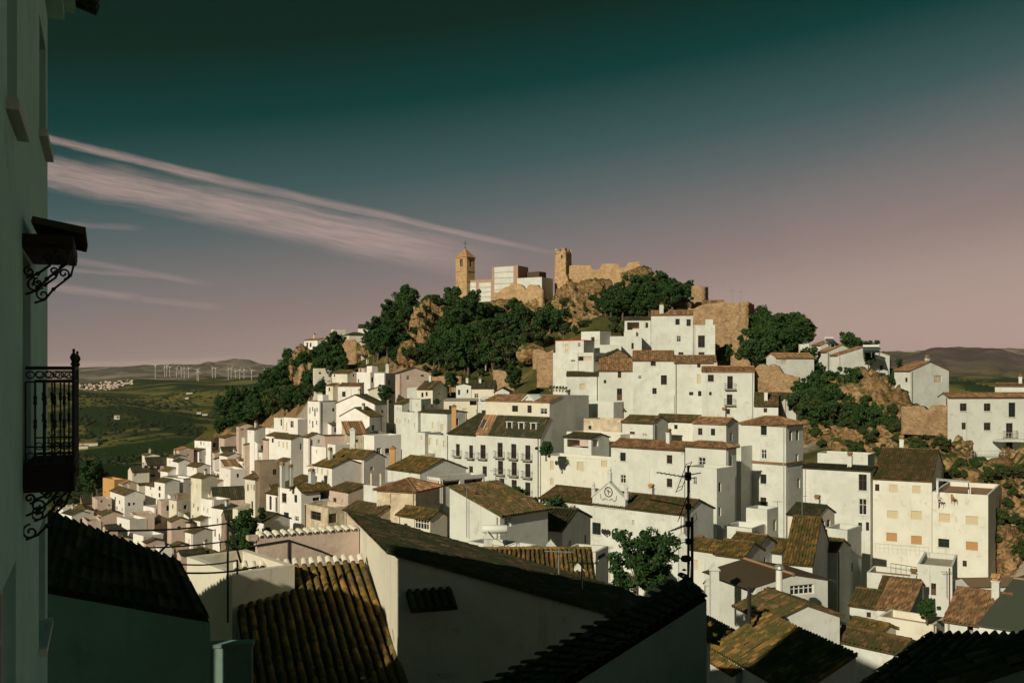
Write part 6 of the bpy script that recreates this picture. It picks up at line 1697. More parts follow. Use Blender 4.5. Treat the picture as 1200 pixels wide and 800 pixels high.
# balcony
a_n, _ = bl(27); a_f = a_n - 1.35
dep = .43
z_t = (CY - 431) / F * 9.1 - ZB; z_s = (CY - 548) / F * 9.1 - ZB; z_l = (CY - 578) / F * 9.1 - ZB
b = MB().mat(M['wood_dark']); b.box(a_f, .003, z_l, a_n, dep, z_l + .06); b.box(a_f - .02, .003, z_s - .05, a_n + .02, dep + .02, z_s)
b.box(a_n - .03, .01, z_l + .06, a_n - .005, dep - .003, z_s - .05); b.box(a_f + .005, .01, z_l + .06, a_f + .03, dep - .003, z_s - .05); b.box(a_f + .03, dep - .03, z_l + .06, a_n - .03, dep - .005, z_s - .05)
bal = b.build('balcony', lb_)


def spiral(c, r0, turns, start, sgn, ax, ay, n=22):
    out = []
    for i in range(n + 1):
        f = i / n; r = r0 * (1 - f * .82); an = start + sgn * f * turns * 6.283
        out.append(c + ax * (math.cos(an) * r) + ay * (math.sin(an) * r))
    return out


Zv = Vector((0, 0, 1))
rl = MB().mat(M['iron'])
seg = [((a_n, .02), (a_n, dep)), ((a_n, dep), (a_f, dep)), ((a_f, dep), (a_f, .02))]
for (p0, p1) in seg:
    A_ = Vector((*p0, 0)); B_ = Vector((*p1, 0)); L = (B_ - A_).length
    for z, r in ((z_t, .018), (z_t - .13, .009), (z_s + .19, .009), (z_s + .02, .012)): rl.tube([A_ + Zv * z, B_ + Zv * z], r, 6)
    k = max(4, int(round(L / .088)))
    for i in range(k + 1):
        q = A_.lerp(B_, i / k); rl.tube([q + Zv * z_s, q + Zv * (z_t - .13)], .009, 5)
        if 0 < i < k:
            for zz in (.38, .62): rl.lathe([(.009, 0), (.02, .02), (.014, .05), (.02, .08), (.009, .1)], 6, (q.x, q.y, z_s + (z_t - z_s) * zz))
        if i < k:
            m_ = A_.lerp(B_, (i + .5) / k); d_ = (B_ - A_).normalized(); rr_ = L / k * .44
            for zc in (z_s + .1, z_t - .065):
                rl.tube([m_ + d_ * (math.cos(t * 6.283 / 10) * rr_) + Zv * (zc + math.sin(t * 6.283 / 10) * rr_ * (1 if zc < z_s + .3 else .9)) for t in range(11)], .006, 4)
rl.build('railing', bal)
for (x, y) in ((a_n, dep), (a_f, dep)):
    b = MB().mat(M['iron']); b.tube([(x, y, z_l), (x, y, z_t + .02)], .016, 6); b.lathe([(.014, 0), (.03, .02), (.018, .045), (.034, .08), (.03, .1), (.008, .135), (.016, .15), (.003, .17)], 8, (x, y, z_t + .015)); b.build('post', bal)


def scroll_bracket(parent, a, pts_s, c1, r1_, c2, r2_):
    """S-shaped iron bracket in the plane x = a; pts as (out, z)"""
    b_ = MB().mat(M['iron'])
    q = lambda o, z: Vector((a, o, z))
    b_.tube([q(*p) for p in pts_s], .013, 6)
    b_.tube(spiral(q(*c1), r1_, 1.35, 1.57, 1, Yo, Zv), .011, 6); b_.tube(spiral(q(*c2), r2_, 1.35, -1.57, 1, Yo, Zv), .011, 6)
    b_.lathe([(.013, 0), (.026, .02), (.013, .04)], 6, (a, pts_s[len(pts_s) // 2][0], pts_s[len(pts_s) // 2][1] - .02))
    return b_.build('bracket', parent)


for aa_ in (a_n - .05, a_f + .1):
    scroll_bracket(bal, aa_, [(.40, z_l), (.36, z_l - .12), (.26, z_l - .22), (.2, z_l - .32), (.12, z_l - .40), (.02, z_l - .44)], (.06, z_l - .37), .075, (.12, z_l - .13), .075)
    scroll_bracket(bal, aa_ - .03, [(.30, z_l), (.22, z_l - .1), (.12, z_l - .18), (.02, z_l - .22)], (.3, z_l - .1), .05, (.05, z_l - .06), .05)

# tiled hood over the balcony door
h_n = a_n + .12; h_f = a_n - 1.45
z0h = (CY - 290) / F * 9.0 - ZB
b = MB().mat(M['wood_dark'])
for i in range(5): b.box(h_f, .003 + i * .085, z0h, h_n, .003 + i * .085 + .08, z0h + .035)
b.box(h_f - .02, .004, z0h + .036, h_n + .02, .43, z0h + .13)
hood = b.build('canopy', lb_)
nt_ = 8
tm = bpy.data.meshes.new('barrel_tile')


def barrel_mesh(me, r0, r1, L, n=7, th=.02):
    V = []; Fq = []
    for (r, y) in ((r0, 0.0), (r1, L)):
        for k in range(n + 1):
            an = math.pi * k / n; V.append((-math.cos(an) * r, y, math.sin(an) * r * .85))
        for k in range(n + 1):
            an = math.pi * k / n; V.append((-math.cos(an) * (r - th), y, math.sin(an) * (r - th) * .85))
    m1 = n + 1
    for k in range(n):
        Fq.append((k, k + 1, 2 * m1 + k + 1, 2 * m1 + k)); Fq.append((m1 + k, 3 * m1 + k, 3 * m1 + k + 1, m1 + k + 1)); Fq.append((k, m1 + k, m1 + k + 1, k + 1))
    me.from_pydata(V, [], Fq)
    me.polygons.foreach_set('use_smooth', [i % 3 == 0 for i in range(len(Fq))])


barrel_mesh(tm, .095, .08, .46); tm.materials.append(M['tile_gold'])
tmd = bpy.data.meshes.new('barrel_tile'); barrel_mesh(tmd, .095, .08, .46); tmd.materials.append(M['tile_dark'])
tmw = bpy.data.meshes.new('barrel_tile'); barrel_mesh(tmw, .10, .085, .34); tmw.materials.append(M['c'])


def put_tile(parent, me, o, yd, zd_pitch, roll=0.0):
    """one barrel tile: o origin (parent coordinates), yd heading angle of its long axis, pitch angle"""
    t = bpy.data.objects.new('roof_tile', me); COL.objects.link(t); t.parent = parent
    t.location = o; t.rotation_euler = (zd_pitch, roll, yd); return t


for i in range(nt_):
    x = h_n - .1 - i * (h_n - h_f - .2) / (nt_ - 1)
    put_tile(hood, tmd, (x, .52, z0h + .15), math.pi, .2)
for aa_ in (h_n - .12, h_f + .15):
    scroll_bracket(hood, aa_, [(.40, z0h), (.37, z0h - .12), (.28, z0h - .2), (.2, z0h - .27), (.12, z0h - .38), (.02, z0h - .42)], (.1, z0h - .33), .07, (.30, z0h - .1), .06)
    scroll_bracket(hood, aa_ - .06, [(.28, z0h), (.22, z0h - .14), (.12, z0h - .22), (.02, z0h - .26)], (.05, z0h - .2), .05, (.2, z0h - .07), .045)

# ------------------------------------------------------------------ sunlit barrel tile roof and coped wall in front
T0 = P(272, 669, 30.5); thA = R(20)
rootA = empty('house', (T0.x, T0.y, T0.z - 7), thA); tag(rootA, 'near house with a half sunlit roof of large barrel tiles', 'house', None)
e = Vector((1, 0, 0)); pA = .36; Lr = 4.15; Sl = 8.0; ke = math.hypot(1, pA); zt = 7.0
b = MB().mat(M['tile_dark'])
sdir = Vector((0, -1, -pA)).normalized()
b.poly((0, 0, zt - .02), (Lr, 0, zt - .02), Vector((Lr, 0, zt - .02)) + sdir * Sl, Vector((0, 0, zt - .02)) + sdir * Sl)
b.poly((0, 0, zt - .12), Vector((0, 0, zt - .12)) + sdir * Sl, Vector((Lr, 0, zt - .12)) + sdir * Sl, (Lr, 0, zt - .12))
rA = b.build('roof', rootA)
ncol = 16; nrow = 19; ang = math.atan(pA)
for c in range(ncol):
    for r in range(nrow):
        o = Vector((Lr * (c + .5) / ncol + rng.gauss(0, .008), 0, zt + .03)) + sdir * (r * .385 + .46) + Vector((0, 0, .015 + rng.gauss(0, .006)))
        t = put_tile(rA, tm, o, rng.gauss(0, .02), ang + .03, rng.gauss(0, .03))
for c in range(ncol):
    o = Vector((Lr * (c + .5) / ncol, -.12, zt + .07 + rng.gauss(0, .012)))
    put_tile(rA, tmw, o, rng.gauss(0, .03), ang + .05)
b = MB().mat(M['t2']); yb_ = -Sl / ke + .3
b.box(0, yb_, -1, Lr, 0, zt + yb_ * pA - .2)
b.poly((0, yb_, zt + yb_ * pA - .2), (0, 0, zt - .2), (0, 0, -1), (0, yb_, -1)); b.poly((Lr, yb_, zt + yb_ * pA - .2), (Lr, yb_, -1), (Lr, 0, -1), (Lr, 0, zt - .2))
b.build('wall', rootA)

# coped wall behind it
w0 = P(302, 630, 32.0); thw = R(27)
q = Vector((math.cos(thw), math.sin(thw), 0)); uu = (421 - CX) / F; Lw = (uu * w0.y - w0.x) / (q.x - uu * q.y)
cw = empty('courtyard_wall', (w0.x, w0.y, w0.z - 8), thw); tag(cw, 'pinkish plaster wall with scalloped tile coping beside the sunlit tiles', 'wall')
b = MB().mat(M['p']); b.box(0, 0, 0, Lw, .35, 8.0); b.box(-.3, -.02, 7.92, 0, .37, 8.06); b.build('wall_body', cw)
nc_ = 13
for i in range(nc_):
    put_tile(cw, tmw, (Lw * (i + .5) / nc_, -.08, 8.02), rng.gauss(0, .03), .12)
    put_tile(cw, tmw, (Lw * (i + .5) / nc_, .2, 8.06), rng.gauss(0, .03), .05)
b = MB().mat(M['iron'])
for pts in ([(1.0, -.03, 7.85), (1.0, -.03, 4.2)], [(-.2, -.03, 7.75), (1.0, -.03, 7.85), (2.1, -.04, 7.4), (Lw - .1, -.04, 6.75)]): b.tube(pts, .035, 5)
b.build('cable', cw)  # dark lines on the wall face, modelled as thin tubes


# ------------------------------------------------------------------ dark foreground roofs given by their corners
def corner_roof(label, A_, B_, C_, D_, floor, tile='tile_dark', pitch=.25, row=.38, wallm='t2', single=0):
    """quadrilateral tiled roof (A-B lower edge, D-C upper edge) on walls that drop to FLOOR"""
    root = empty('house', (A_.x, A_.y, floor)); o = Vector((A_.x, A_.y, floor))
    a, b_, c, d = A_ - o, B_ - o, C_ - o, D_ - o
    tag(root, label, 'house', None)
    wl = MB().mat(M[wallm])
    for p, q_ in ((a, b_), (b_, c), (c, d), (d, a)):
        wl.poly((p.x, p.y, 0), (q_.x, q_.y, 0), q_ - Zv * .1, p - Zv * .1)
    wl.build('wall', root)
    rb = MB().mat(M[tile]); rb.poly(a - Zv * .1, b_ - Zv * .1, c - Zv * .1, d - Zv * .1); rb.poly(a - Zv * .03, b_ - Zv * .03, c - Zv * .03, d - Zv * .03)
    prof = TPROF[1]; kx = len(prof)
    L1 = (b_ - a).length; ncl = max(2, int(L1 / pitch)); S1 = ((d - a).length + (c - b_).length) / 2; nrw = max(1, int(S1 / row))
    ro = None
    if not single:
        V = []; Q = []; Rn = []
        nrm = (b_ - a).cross(d - a).normalized(); nrm = nrm if nrm.z > 0 else -nrm
        for i in range(ncl):
            for j in range(nrw):
                jit = rng.gauss(0, .008); base = len(V)
                for (fx, hz) in prof + [(1.0, 0.0)]:
                    g_ = (i + fx) / ncl
                    for jj, lift in ((j, .03), (j + 1.06, 0)):
                        h2 = min(1.0, jj / nrw)
                        p = a.lerp(b_, g_).lerp(d.lerp(c, g_), h2) + nrm * (hz * .06 + lift + jit); V.append(tuple(p))
                r_ = rng.random()
                for k in range(kx): Q.append((base + 2 * k, base + 2 * k + 2, base + 2 * k + 3, base + 2 * k + 1)); Rn.append(r_)
        rb.quads(V, Q, np.array(Rn))
        ro = rb.build('roof', root)
    else:
        ro = rb.build('roof', root); n_t = 0
        for i in range(ncl):
            for j in range(nrw):
                g_ = (i + .5) / ncl; p0 = a.lerp(b_, g_).lerp(d.lerp(c, g_), j / nrw); p1 = a.lerp(b_, g_).lerp(d.lerp(c, g_), min(1, (j + 1.15) / nrw))
                dd = p1 - p0; t = put_tile(ro, tmd, p0 + Zv * (.03 + rng.gauss(0, .01)), math.atan2(dd.y, dd.x) - math.pi / 2 + rng.gauss(0, .04), math.asin(dd.z / dd.length) - .03, rng.gauss(0, .05)); n_t += 1
    return root


corner_roof('black silhouetted house roof below the iron balcony', P(30, 684, 17.2), P(246, 722, 15.6), P(211, 656, 17.4), P(58, 598, 18.6), -13)
corner_roof('near shaded house with a slanting verge of loose roof tiles', P(640, 815, 16.5), P(828, 697, 20), P(806, 673, 22.5), P(545, 815, 19), -14, single=1, pitch=.26)
corner_roof('dark tiled house roof filling the bottom corner', P(955, 840, 16.5), P(1290, 840, 16.5), P(1290, 741, 20), P(1088, 741, 20), -13)
# unseen house added behind the tall house to throw shade on the yard
nb_ = empty('house', (-17, 16, -14)); tag(nb_, 'unseen added house behind the tall house with the balcony, shading the yard', 'house', None)
b = MB().mat(M['w']); b.box(0, 0, 0, 6.4, 5.6, 11.7); b.build('wall', nb_)
b = MB(); plane_roof(b, (-.2, -.3, 11.65), (1, 0, 0), (0, 1, .3), 6.8, 3.2, 'tile_dark', 1, .25, .4); plane_roof(b, (-.2, 5.9, 11.65), (1, 0, 0), (0, -1, .3), 6.8, 3.2, 'tile_dark', 1, .25, .4); b.build('roof', nb_)
yw = empty('yard_wall', P(233, 757, 22) - Vector((0, 0, 5)), R(8)); tag(yw, 'low dark yard wall at the foot of the barrel tile roof', 'wall')
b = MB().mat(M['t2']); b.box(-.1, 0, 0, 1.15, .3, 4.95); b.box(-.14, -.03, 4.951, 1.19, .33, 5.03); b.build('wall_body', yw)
# hood on the shaded front of the cream flanked house
ns_ = [s for s in SPEC if 'sunlit cream flank' in s['label']][0]
b = MB().mat(M['tile_dark']); hz = ns_['C'].z - ns_['root'].location.z
zz = hz - 1.0
b.poly((.2, -.7, zz - .35), (1.5, -.7, zz - .35), (1.5, -.003, zz), (.2, -.003, zz)); b.poly((.2, -.7, zz - .43), (.2, -.003, zz - .08), (1.5, -.003, zz - .08), (1.5, -.7, zz - .43))
b.poly((.2, -.7, zz - .43), (1.5, -.7, zz - .43), (1.5, -.7, zz - .35), (.2, -.7, zz - .35))
for i in range(6): b.tube([(.3 + i * .22, -.75, zz - .33), (.3 + i * .22, -.02, zz + .03)], .07, 6)
b.build('door_hood', ns_['root'])

# ------------------------------------------------------------------ aerial mast
mz = gz(3, 24)
m0 = P(806.5, 676, 22.6); mt = (676 - 545) / F * 22.6
am = empty('aerial_mast', m0); tag(am, 'tall dark aerial mast with several antennas on the near tiled roof', 'aerial')
b = MB().mat(M['iron']); b.tube([(0, 0, -.6), (0, 0, mt)], .028, 6); b.tube([(.1, .05, -.6), (.1, .05, mt - 1.2)], .035, 6); b.build('mast', am)


def yagi(z, head, L, ne, el, tilt=0.0, refl=True):
    b_ = MB().mat(M['iron'])
    d = Vector((math.cos(head), math.sin(head), tilt)).normalized(); pz = Vector((0, 0, z)); s_ = d.cross(Zv).normalized()
    b_.tube([pz - d * .15, pz + d * L], .012, 5)
    for i in range(ne):
        c = pz + d * (L * (i + .5) / ne); l_ = el * (1 - .35 * i / ne) / 2
        for t_ in (.10, -.10): b_.tube([c - s_ * l_ + Zv * 0, c, c + s_ * l_], .006, 4) if t_ > 0 else None
    if refl:
        up = (Zv * 1.0 - d * .35).normalized()
        for k in range(-2, 3): b_.tube([pz + d * .1 - s_ * .3 + up * (.09 * k + (.16 if k > 0 else -.16 if k < 0 else 0)), pz + d * .1 + s_ * .3 + up * (.09 * k + (.16 if k > 0 else -.16 if k < 0 else 0))], .006, 4)
        for s2 in (-.28, .28): b_.tube([pz + d * .1 + s_ * s2 - up * .36, pz + d * .1 + s_ * s2 + up * .36], .008, 4)
    b_.box(pz.x - .06, pz.y - .06, z - .06, pz.x + .06, pz.y + .06, z + .06)
    b_.build('antenna', am)


yagi(mt - .28, 2.75, .75, 7, .55, .12); yagi(mt - .95, 2.9, .9, 9, .4, .16); yagi(mt - 1.35, 2.3, .55, 6, .5, -.45, False); yagi(mt - .22, -.5, .3, 3, .5, .2, False); yagi(mt - 1.75, 2.5, .5, 5, .45, -.3, False)
b = MB().mat(M['iron']); b.lathe([(.02, 0), (.1, .02), (.13, .08), (.1, .14), (.02, .16)], 10, (-.06, -.04, mt - 2.22)); b.lathe([(.02, 0), (.06, .02), (.02, .05)], 8, (-.1, -.04, mt - 2.42)); b.build('dish', am)
b = MB().mat(M['iron']); b.tube([(.1, .05, mt - 1.2), (.2, .1, mt - 1.1), (.22, .1, mt - 1.25), (.12, .1, mt - 1.35)], .008, 4); b.tube([(.03, 0, mt - .2), (.05, .02, mt - 1.0), (.02, .03, mt - 1.8), (.05, 0, mt - 2.6)], .008, 4); b.build('cable', am)

# clothes line frame with cables on the terrace at lower left
Yw = 27.0
cl0 = P(267, 665, Yw); fr = empty('clothes_line', cl0); tag(fr, 'dark cables strung from a thin post above the black roof', 'cable frame')
b = MB().mat(M['iron']); tp = (665 - 604) / F * Yw; b.tube([(0, 0, -1.5), (0, 0, tp)], .03, 6); b.tube([(0, .02, tp - .1), (.35, .05, tp - 1.3)], .03, 6); b.build('post', fr)
for (x0, y0, x1, y1, Y0, r) in [(128, 621.5, 266, 613, 21, .022), (128, 641.5, 266, 634, 21, .02), (212, 661, 278, 656, 24, .02), (218, 671, 300, 664, 24, .025)]:
    b = MB().mat(M['iron']); p0 = P(x0, y0, Y0) - cl0; p1 = P(x1, y1, Yw) - cl0
    b.tube([p0.lerp(p1, t / 8) - Zv * (.06 * math.sin(math.pi * t / 8)) for t in range(9)], r, 5); b.build('cable', fr)
for (x0, y0, x1, y1, Y0) in [(109, 641, 128, 621.5, 20.5), (183, 651, 197, 637, 21), (278, 672, 278, 656, 25)]:
    b = MB().mat(M['iron']); b.tube([P(x0, y0, Y0) - cl0, P(x1, y1, Y0 + .5) - cl0], .025, 5); b.build('strut', fr)

# ------------------------------------------------------------------ water tank, satellite dish, rooftop things
tk = empty('water_tank', P(580, 634, 62)); tag(tk, 'white horizontal water tank on a crossed metal stand', 'water tank')
b = MB().mat(M['frame_w']); pr = [(0.0, -.8), (.22, -.8), (.26, -.76), (.26, .76), (.22, .8), (0.0, .8)]
k = 14; rings = []
for r, x in pr:
    bs = len(b.v); rings.append(bs)
    for i in range(k): b.v.append((x, r * math.cos(6.283 * i / k), .78 + r * math.sin(6.283 * i / k)))
for r0, r1_ in zip(rings, rings[1:]):
    for i in range(k): b.f.append((r0 + i, r0 + (i + 1) % k, r1_ + (i + 1) % k, r1_ + i)); b.m.append(b.cur)
b.build('tank', tk, smooth=True)
b = MB().mat(M['steel'])
for x in (-.6, .6):
    for y in (-.2, .2): b.tube([(x, y, -.4), (x, y, .6)], .025, 5)
b.tube([(-.6, -.2, -.1), (.6, -.2, .5)], .018, 4); b.tube([(-.6, -.2, .5), (.6, -.2, -.1)], .018, 4); b.tube([(-.6, -.2, .52), (.6, -.2, .52)], .02, 4); b.tube([(-.6, .2, .52), (.6, .2, .52)], .02, 4)
b.build('stand', tk)
ds = empty('satellite_dish', P(578, 657, 56)); tag(ds, 'small dark satellite dish on the sunlit barrel tiles', 'satellite dish')
b = MB().mat(M['iron']); b.tube([(0, 0, -.6), (0, 0, .25)], .03, 5); k = 12; c = Vector((.05, -.1, .35)); ax = Vector((.8, -.6, .2)).normalized(); s1 = ax.cross(Zv).normalized(); s2 = s1.cross(ax)
for i in range(k):
    a0, a1 = 6.283 * i / k, 6.283 * (i + 1) / k; rr_ = .36
    b.poly(c - ax * .1, c + (s1 * math.cos(a0) + s2 * math.sin(a0)) * rr_, c + (s1 * math.cos(a1) + s2 * math.sin(a1)) * rr_)
b.tube([c - ax * .05, c + ax * .35], .012, 4); b.build('dish', ds)


def aerial(px, py, Y, hgt, label, ny=6):
    o = empty('tv_aerial', P(px, py, Y)); tag(o, label, 'aerial')
    b_ = MB().mat(M['steel']); b_.tube([(0, 0, -1.2), (0, 0, hgt)], .03, 4); b_.tube([(-.5, .1, hgt - .1), (.5, -.1, hgt - .1)], .02, 4)
    for i in range(ny): x = -.45 + .9 * i / (ny - 1); b_.tube([(x, -.3, hgt - .1), (x, .3, hgt - .1)], .014, 3)
    b_.build('antenna', o)


for a in [(660, 399, 184, 1.9, 'white aerial on the red edged roof'), (587, 600, 84, 3.0, 'thin aerial pole rising from the mossy roof behind the tank'), (581, 598, 86, 3.6, 'aerial pole next to the roof ladder wall'), (547, 610, 72, 2.6, 'bent aerial on the slanting parapet'),
          (655, 680, 34, 1.1, 'small pale aerial on the black roof behind the tiles'), (682, 688, 32, .9, 'tiny aerial close to the dark roof edge'), (378, 396, 322, 2.2, 'aerial on the far skyline house'), (858, 357, 215, 3.2, 'thin aerial behind the ruined wall'), (868, 357, 215, 3.0, 'second thin aerial right behind the ruined wall'),
          (911, 612, 108, 2.4, 'aerial on the white block under the tower house'), (940, 604, 105, 2.2, 'aerial on the boarded house roof'), (1109, 685, 97.6, 1.4, 'cross shaped aerial on the white block with panelled door')]: aerial(*a)


def panel_thing(px, py, Y, w_, d_, label, tilt=.6, head=0.0):
    o = empty('solar_heater', P(px, py, Y) - Vector((0, 0, 1.0)), head); tag(o, label, 'solar panel')
    b_ = MB().mat(M['solar']); b_.poly((-w_ / 2, -d_ / 2, .3), (w_ / 2, -d_ / 2, .3), (w_ / 2, d_ / 2, .3 + d_ * tilt), (-w_ / 2, d_ / 2, .3 + d_ * tilt))
    b_.poly((-w_ / 2, -d_ / 2, .22), (-w_ / 2, d_ / 2, .22 + d_ * tilt), (w_ / 2, d_ / 2, .22 + d_ * tilt), (w_ / 2, -d_ / 2, .22)); b_.build('panel', o)
    b_ = MB().mat(M['steel'])
    for x in (-w_ / 2, 0, w_ / 2): b_.tube([(x, -d_ / 2, -.6), (x, -d_ / 2, .27)], .04, 4); b_.tube([(x, d_ / 2, -.6), (x, d_ / 2, .27 + d_ * tilt)], .04, 4); b_.tube([(x, -d_ / 2, .27), (x, d_ / 2, .27 + d_ * tilt)], .03, 4)
    b_.build('frame', o)
    b_ = MB().mat(M['frame_w']); b_.tube([(-w_ / 2, d_ / 2, .55 + d_ * tilt), (w_ / 2, d_ / 2, .55 + d_ * tilt)], .22, 8); b_.build('tank', o)


panel_thing(975, 399, 176, 1.7, 1.7, 'tilted solar panel on the ridge gable', .55, .3)
panel_thing(1021, 408, 168, 2.6, 1.7, 'solar water heater on the broad ridge gable', .5, -.3)
cr_ = empty('metal_arm', P(783, 367, 197)); tag(cr_, 'slanting metal arm on the roof of the tall upper house', 'metal arm')
b = MB().mat(M['steel']); b.tube([(-1, 0, -.6), (1.0, 0, 1.1), (1.25, 0, -.6)], .08, 5); b.build('arm', cr_)
for px, py, Y, wz, lb in [(775, 364, 197, 1.2, 'white chimney with a cap on the tall upper house'), (413.5, 516, 146, 1.6, 'low white chimney above the golden mossy roof'), (572, 634, 60, 1.7, 'white chimney shaped like a small house by the tank'), (646, 640, 66, 1.3, 'little house shaped chimney at the end of the white lean-to'),
                          (678, 668, 55, 1.2, 'white chimney on the sunlit barrel tiles'), (1140, 698, 84, 1.6, 'white gabled chimney in front of the open shed'), (1149, 700, 84, 1.6, 'cream chimney stub next to the gabled chimney'), (1178, 700, 86, 1.6, 'cream chimney pot at the shed opening'), (800, 652, 60, 2.6, 'white chimney stack beside the aerial mast'),
                          (831, 690, 62, 2.0, 'slim white chimney in the veranda yard'), (837, 688, 61, 2.6, 'taller white chimney in the veranda yard'), (454, 436, 226, 1.6, 'white chimney over the shadowed alley house'), (532, 497, 166, 3.0, 'ochre chimney stack on the dark sweeping roof'), (460, 545, 141, 2.4, 'ochre chimney stack on the low terrace by the tall block')]:
    o = empty('chimney', P(px, py, Y) - Vector((0, 0, 1.0))); tag(o, lb, 'chimney')
    ww = .5 if Y < 120 else .75
    wz = wz * .35 - .4 if Y < 100 and wz < 2.5 else (1.1 if Y < 100 else wz)
    b = MB().mat(M['o' if 'ochre' in lb else 'w']); b.box(-ww / 2, -ww / 2, -.8, ww / 2, ww / 2, 1 + wz); b.build('stack', o)
    b = MB().mat(M['tile_orange' if 'ochre' in lb or 'cap' in lb else 'w']); z = 1 + wz
    for s_ in (-1, 1): b.poly((s_ * ww * .7, -ww * .65, z), (0, -ww * .65, z + .4), (0, ww * .65, z + .4), (s_ * ww * .7, ww * .65, z))
    b.poly((-ww * .7, -ww * .65, z), (ww * .7, -ww * .65, z), (0, -ww * .65, z + .4)); b.poly((-ww * .7, ww * .65, z), (ww * .7, ww * .65, z), (0, ww * .65, z + .4)); b.poly((-ww * .7, -ww * .65, z), (-ww * .7, ww * .65, z), (ww * .7, ww * .65, z), (ww * .7, -ww * .65, z))
    b.build('cap', o)
fl_ = empty('flue_pipe', P(913, 692, 61)); tag(fl_, 'thick pale flue pipe with a cowl before the brown sheet roof', 'flue')
b = MB().mat(M['frame_w']); b.lathe([(.22, -1.5), (.2, 1.35)], 12); b.build('pipe', fl_)
b = MB().mat(M['steel']); b.lathe([(.3, 1.35), (.34, 1.4), (.3, 1.55), (.12, 1.68)], 12); b.build('cowl', fl_)
fl_ = empty('flue_pipe', P(878, 712, 52)); tag(fl_, 'slim black flue on the mossy tiled roof', 'flue')
b = MB().mat(M['iron']); b.lathe([(.1, -.8), (.1, .9), (.15, .92), (.15, 1.0), (.05, 1.1)], 10); b.build('pipe', fl_)

# roof terrace canopy and railing, balcony of the house above the crag
cp = empty('terrace_canopy', P(1116, 583, 113.5), R(-20)); tag(cp, 'white slatted canopy on the apartment roof terrace', 'canopy')
for i in range(9):
    b = MB().mat(M['frame_w']); b.box(-1.7 + i * .4, -1.1, 2.05 - i * .02, -1.34 + i * .4, 1.1, 2.09 - i * .02); b.build('slat', cp)
for x, y in ((-1.6, -1), (1.8, -1), (-1.6, 1), (1.8, 1)):
    b = MB().mat(M['frame_w']); b.box(x - .05, y - .05, -.9, x + .05, y + .05, 2.0 if x < 0 else 1.85); b.build('post', cp)
for i, dx_ in enumerate((-.8, .9)):
    o = empty('garden_chair', P(1102 + i * 16, 585, 112.4), .6 + i); tag(o, ('white' if i == 0 else 'tan') + ' garden chair on the apartment roof terrace', 'chair')
    mm = 'frame_w' if i == 0 else 'shut_orange'
    b = MB().mat(M[mm]); b.box(-.25, -.25, .05, .25, .25, .1); b.build('seat', o); b = MB().mat(M[mm]); b.box(-.25, .22, .1, .25, .27, .6); b.build('backrest', o)
    for x in (-.22, .22):
        for y in (-.22, .22): b = MB().mat(M[mm]); b.box(x - .02, y - .02, -.4, x + .02, y + .02, .05); b.build('leg', o)


def railing_thing(name, p0, p1, z1, label, mm='iron_w', step=.45, slab=None):
    o = empty(name, p0); tag(o, label, 'railing'); d = p1 - p0; L = d.length; k = max(2, int(L / step))
    b_ = MB().mat(M[mm]); b_.tube([Zv * z1, d + Zv * z1], .03, 4); b_.tube([Zv * z1 * .55, d + Zv * z1 * .55], .018, 4); b_.build('rail', o)
    for i in range(k + 1):
        q_ = d * (i / k); b_ = MB().mat(M[mm]); b_.tube([q_, q_ + Zv * z1], .02, 4); b_.build('baluster', o)
    if slab:
        b_ = MB().mat(M['w']); n_ = Vector((-d.y, d.x, 0)).normalized() * slab
        P4 = [Vector((0, 0, 0)), d, d + n_, n_]
        b_.poly(*[p + Zv * -.02 for p in P4]); b_.poly(*[p + Zv * -.3 for p in P4[::-1]])
        for i in range(4): b_.poly(P4[i] - Zv * .3, P4[(i + 1) % 4] - Zv * .3, P4[(i + 1) % 4] - Zv * .02, P4[i] - Zv * .02)
        b_.build('slab', o)


railing_thing('terrace_railing', P(1138, 536, 132), P(1240, 536, 132), .9, 'pale terrace railing and slab below the balcony house', slab=4.0)
railing_thing('balcony_railing', P(1170, 515, 134), P(1240, 515, 134), .95, 'pale upper balcony railing of the house above the crag', slab=1.8)
railing_thing('terrace_railing', P(1026, 647, 108), P(1088, 652, 105), 1.0, 'thin railing at the back of the clay terrace')
railing_thing('terrace_railing', P(1044, 671, 101.5), P(1074, 676, 99.8), 1.0, 'thin dark railing at the front of the clay terrace', mm='iron')

# ------------------------------------------------------------------ far things in the valley
def valley_hit(px, py, r0=500, r1=6000):
    Y = np.arange(r0, r1, 12.0); X_ = (px - CX) / F * Y; Z_ = (CY - py) / F * Y
    k_ = np.nonzero(valley_z(X_, Y) > Z_)[0]
    return P(px, py, float(Y[k_[0]])) if len(k_) else None


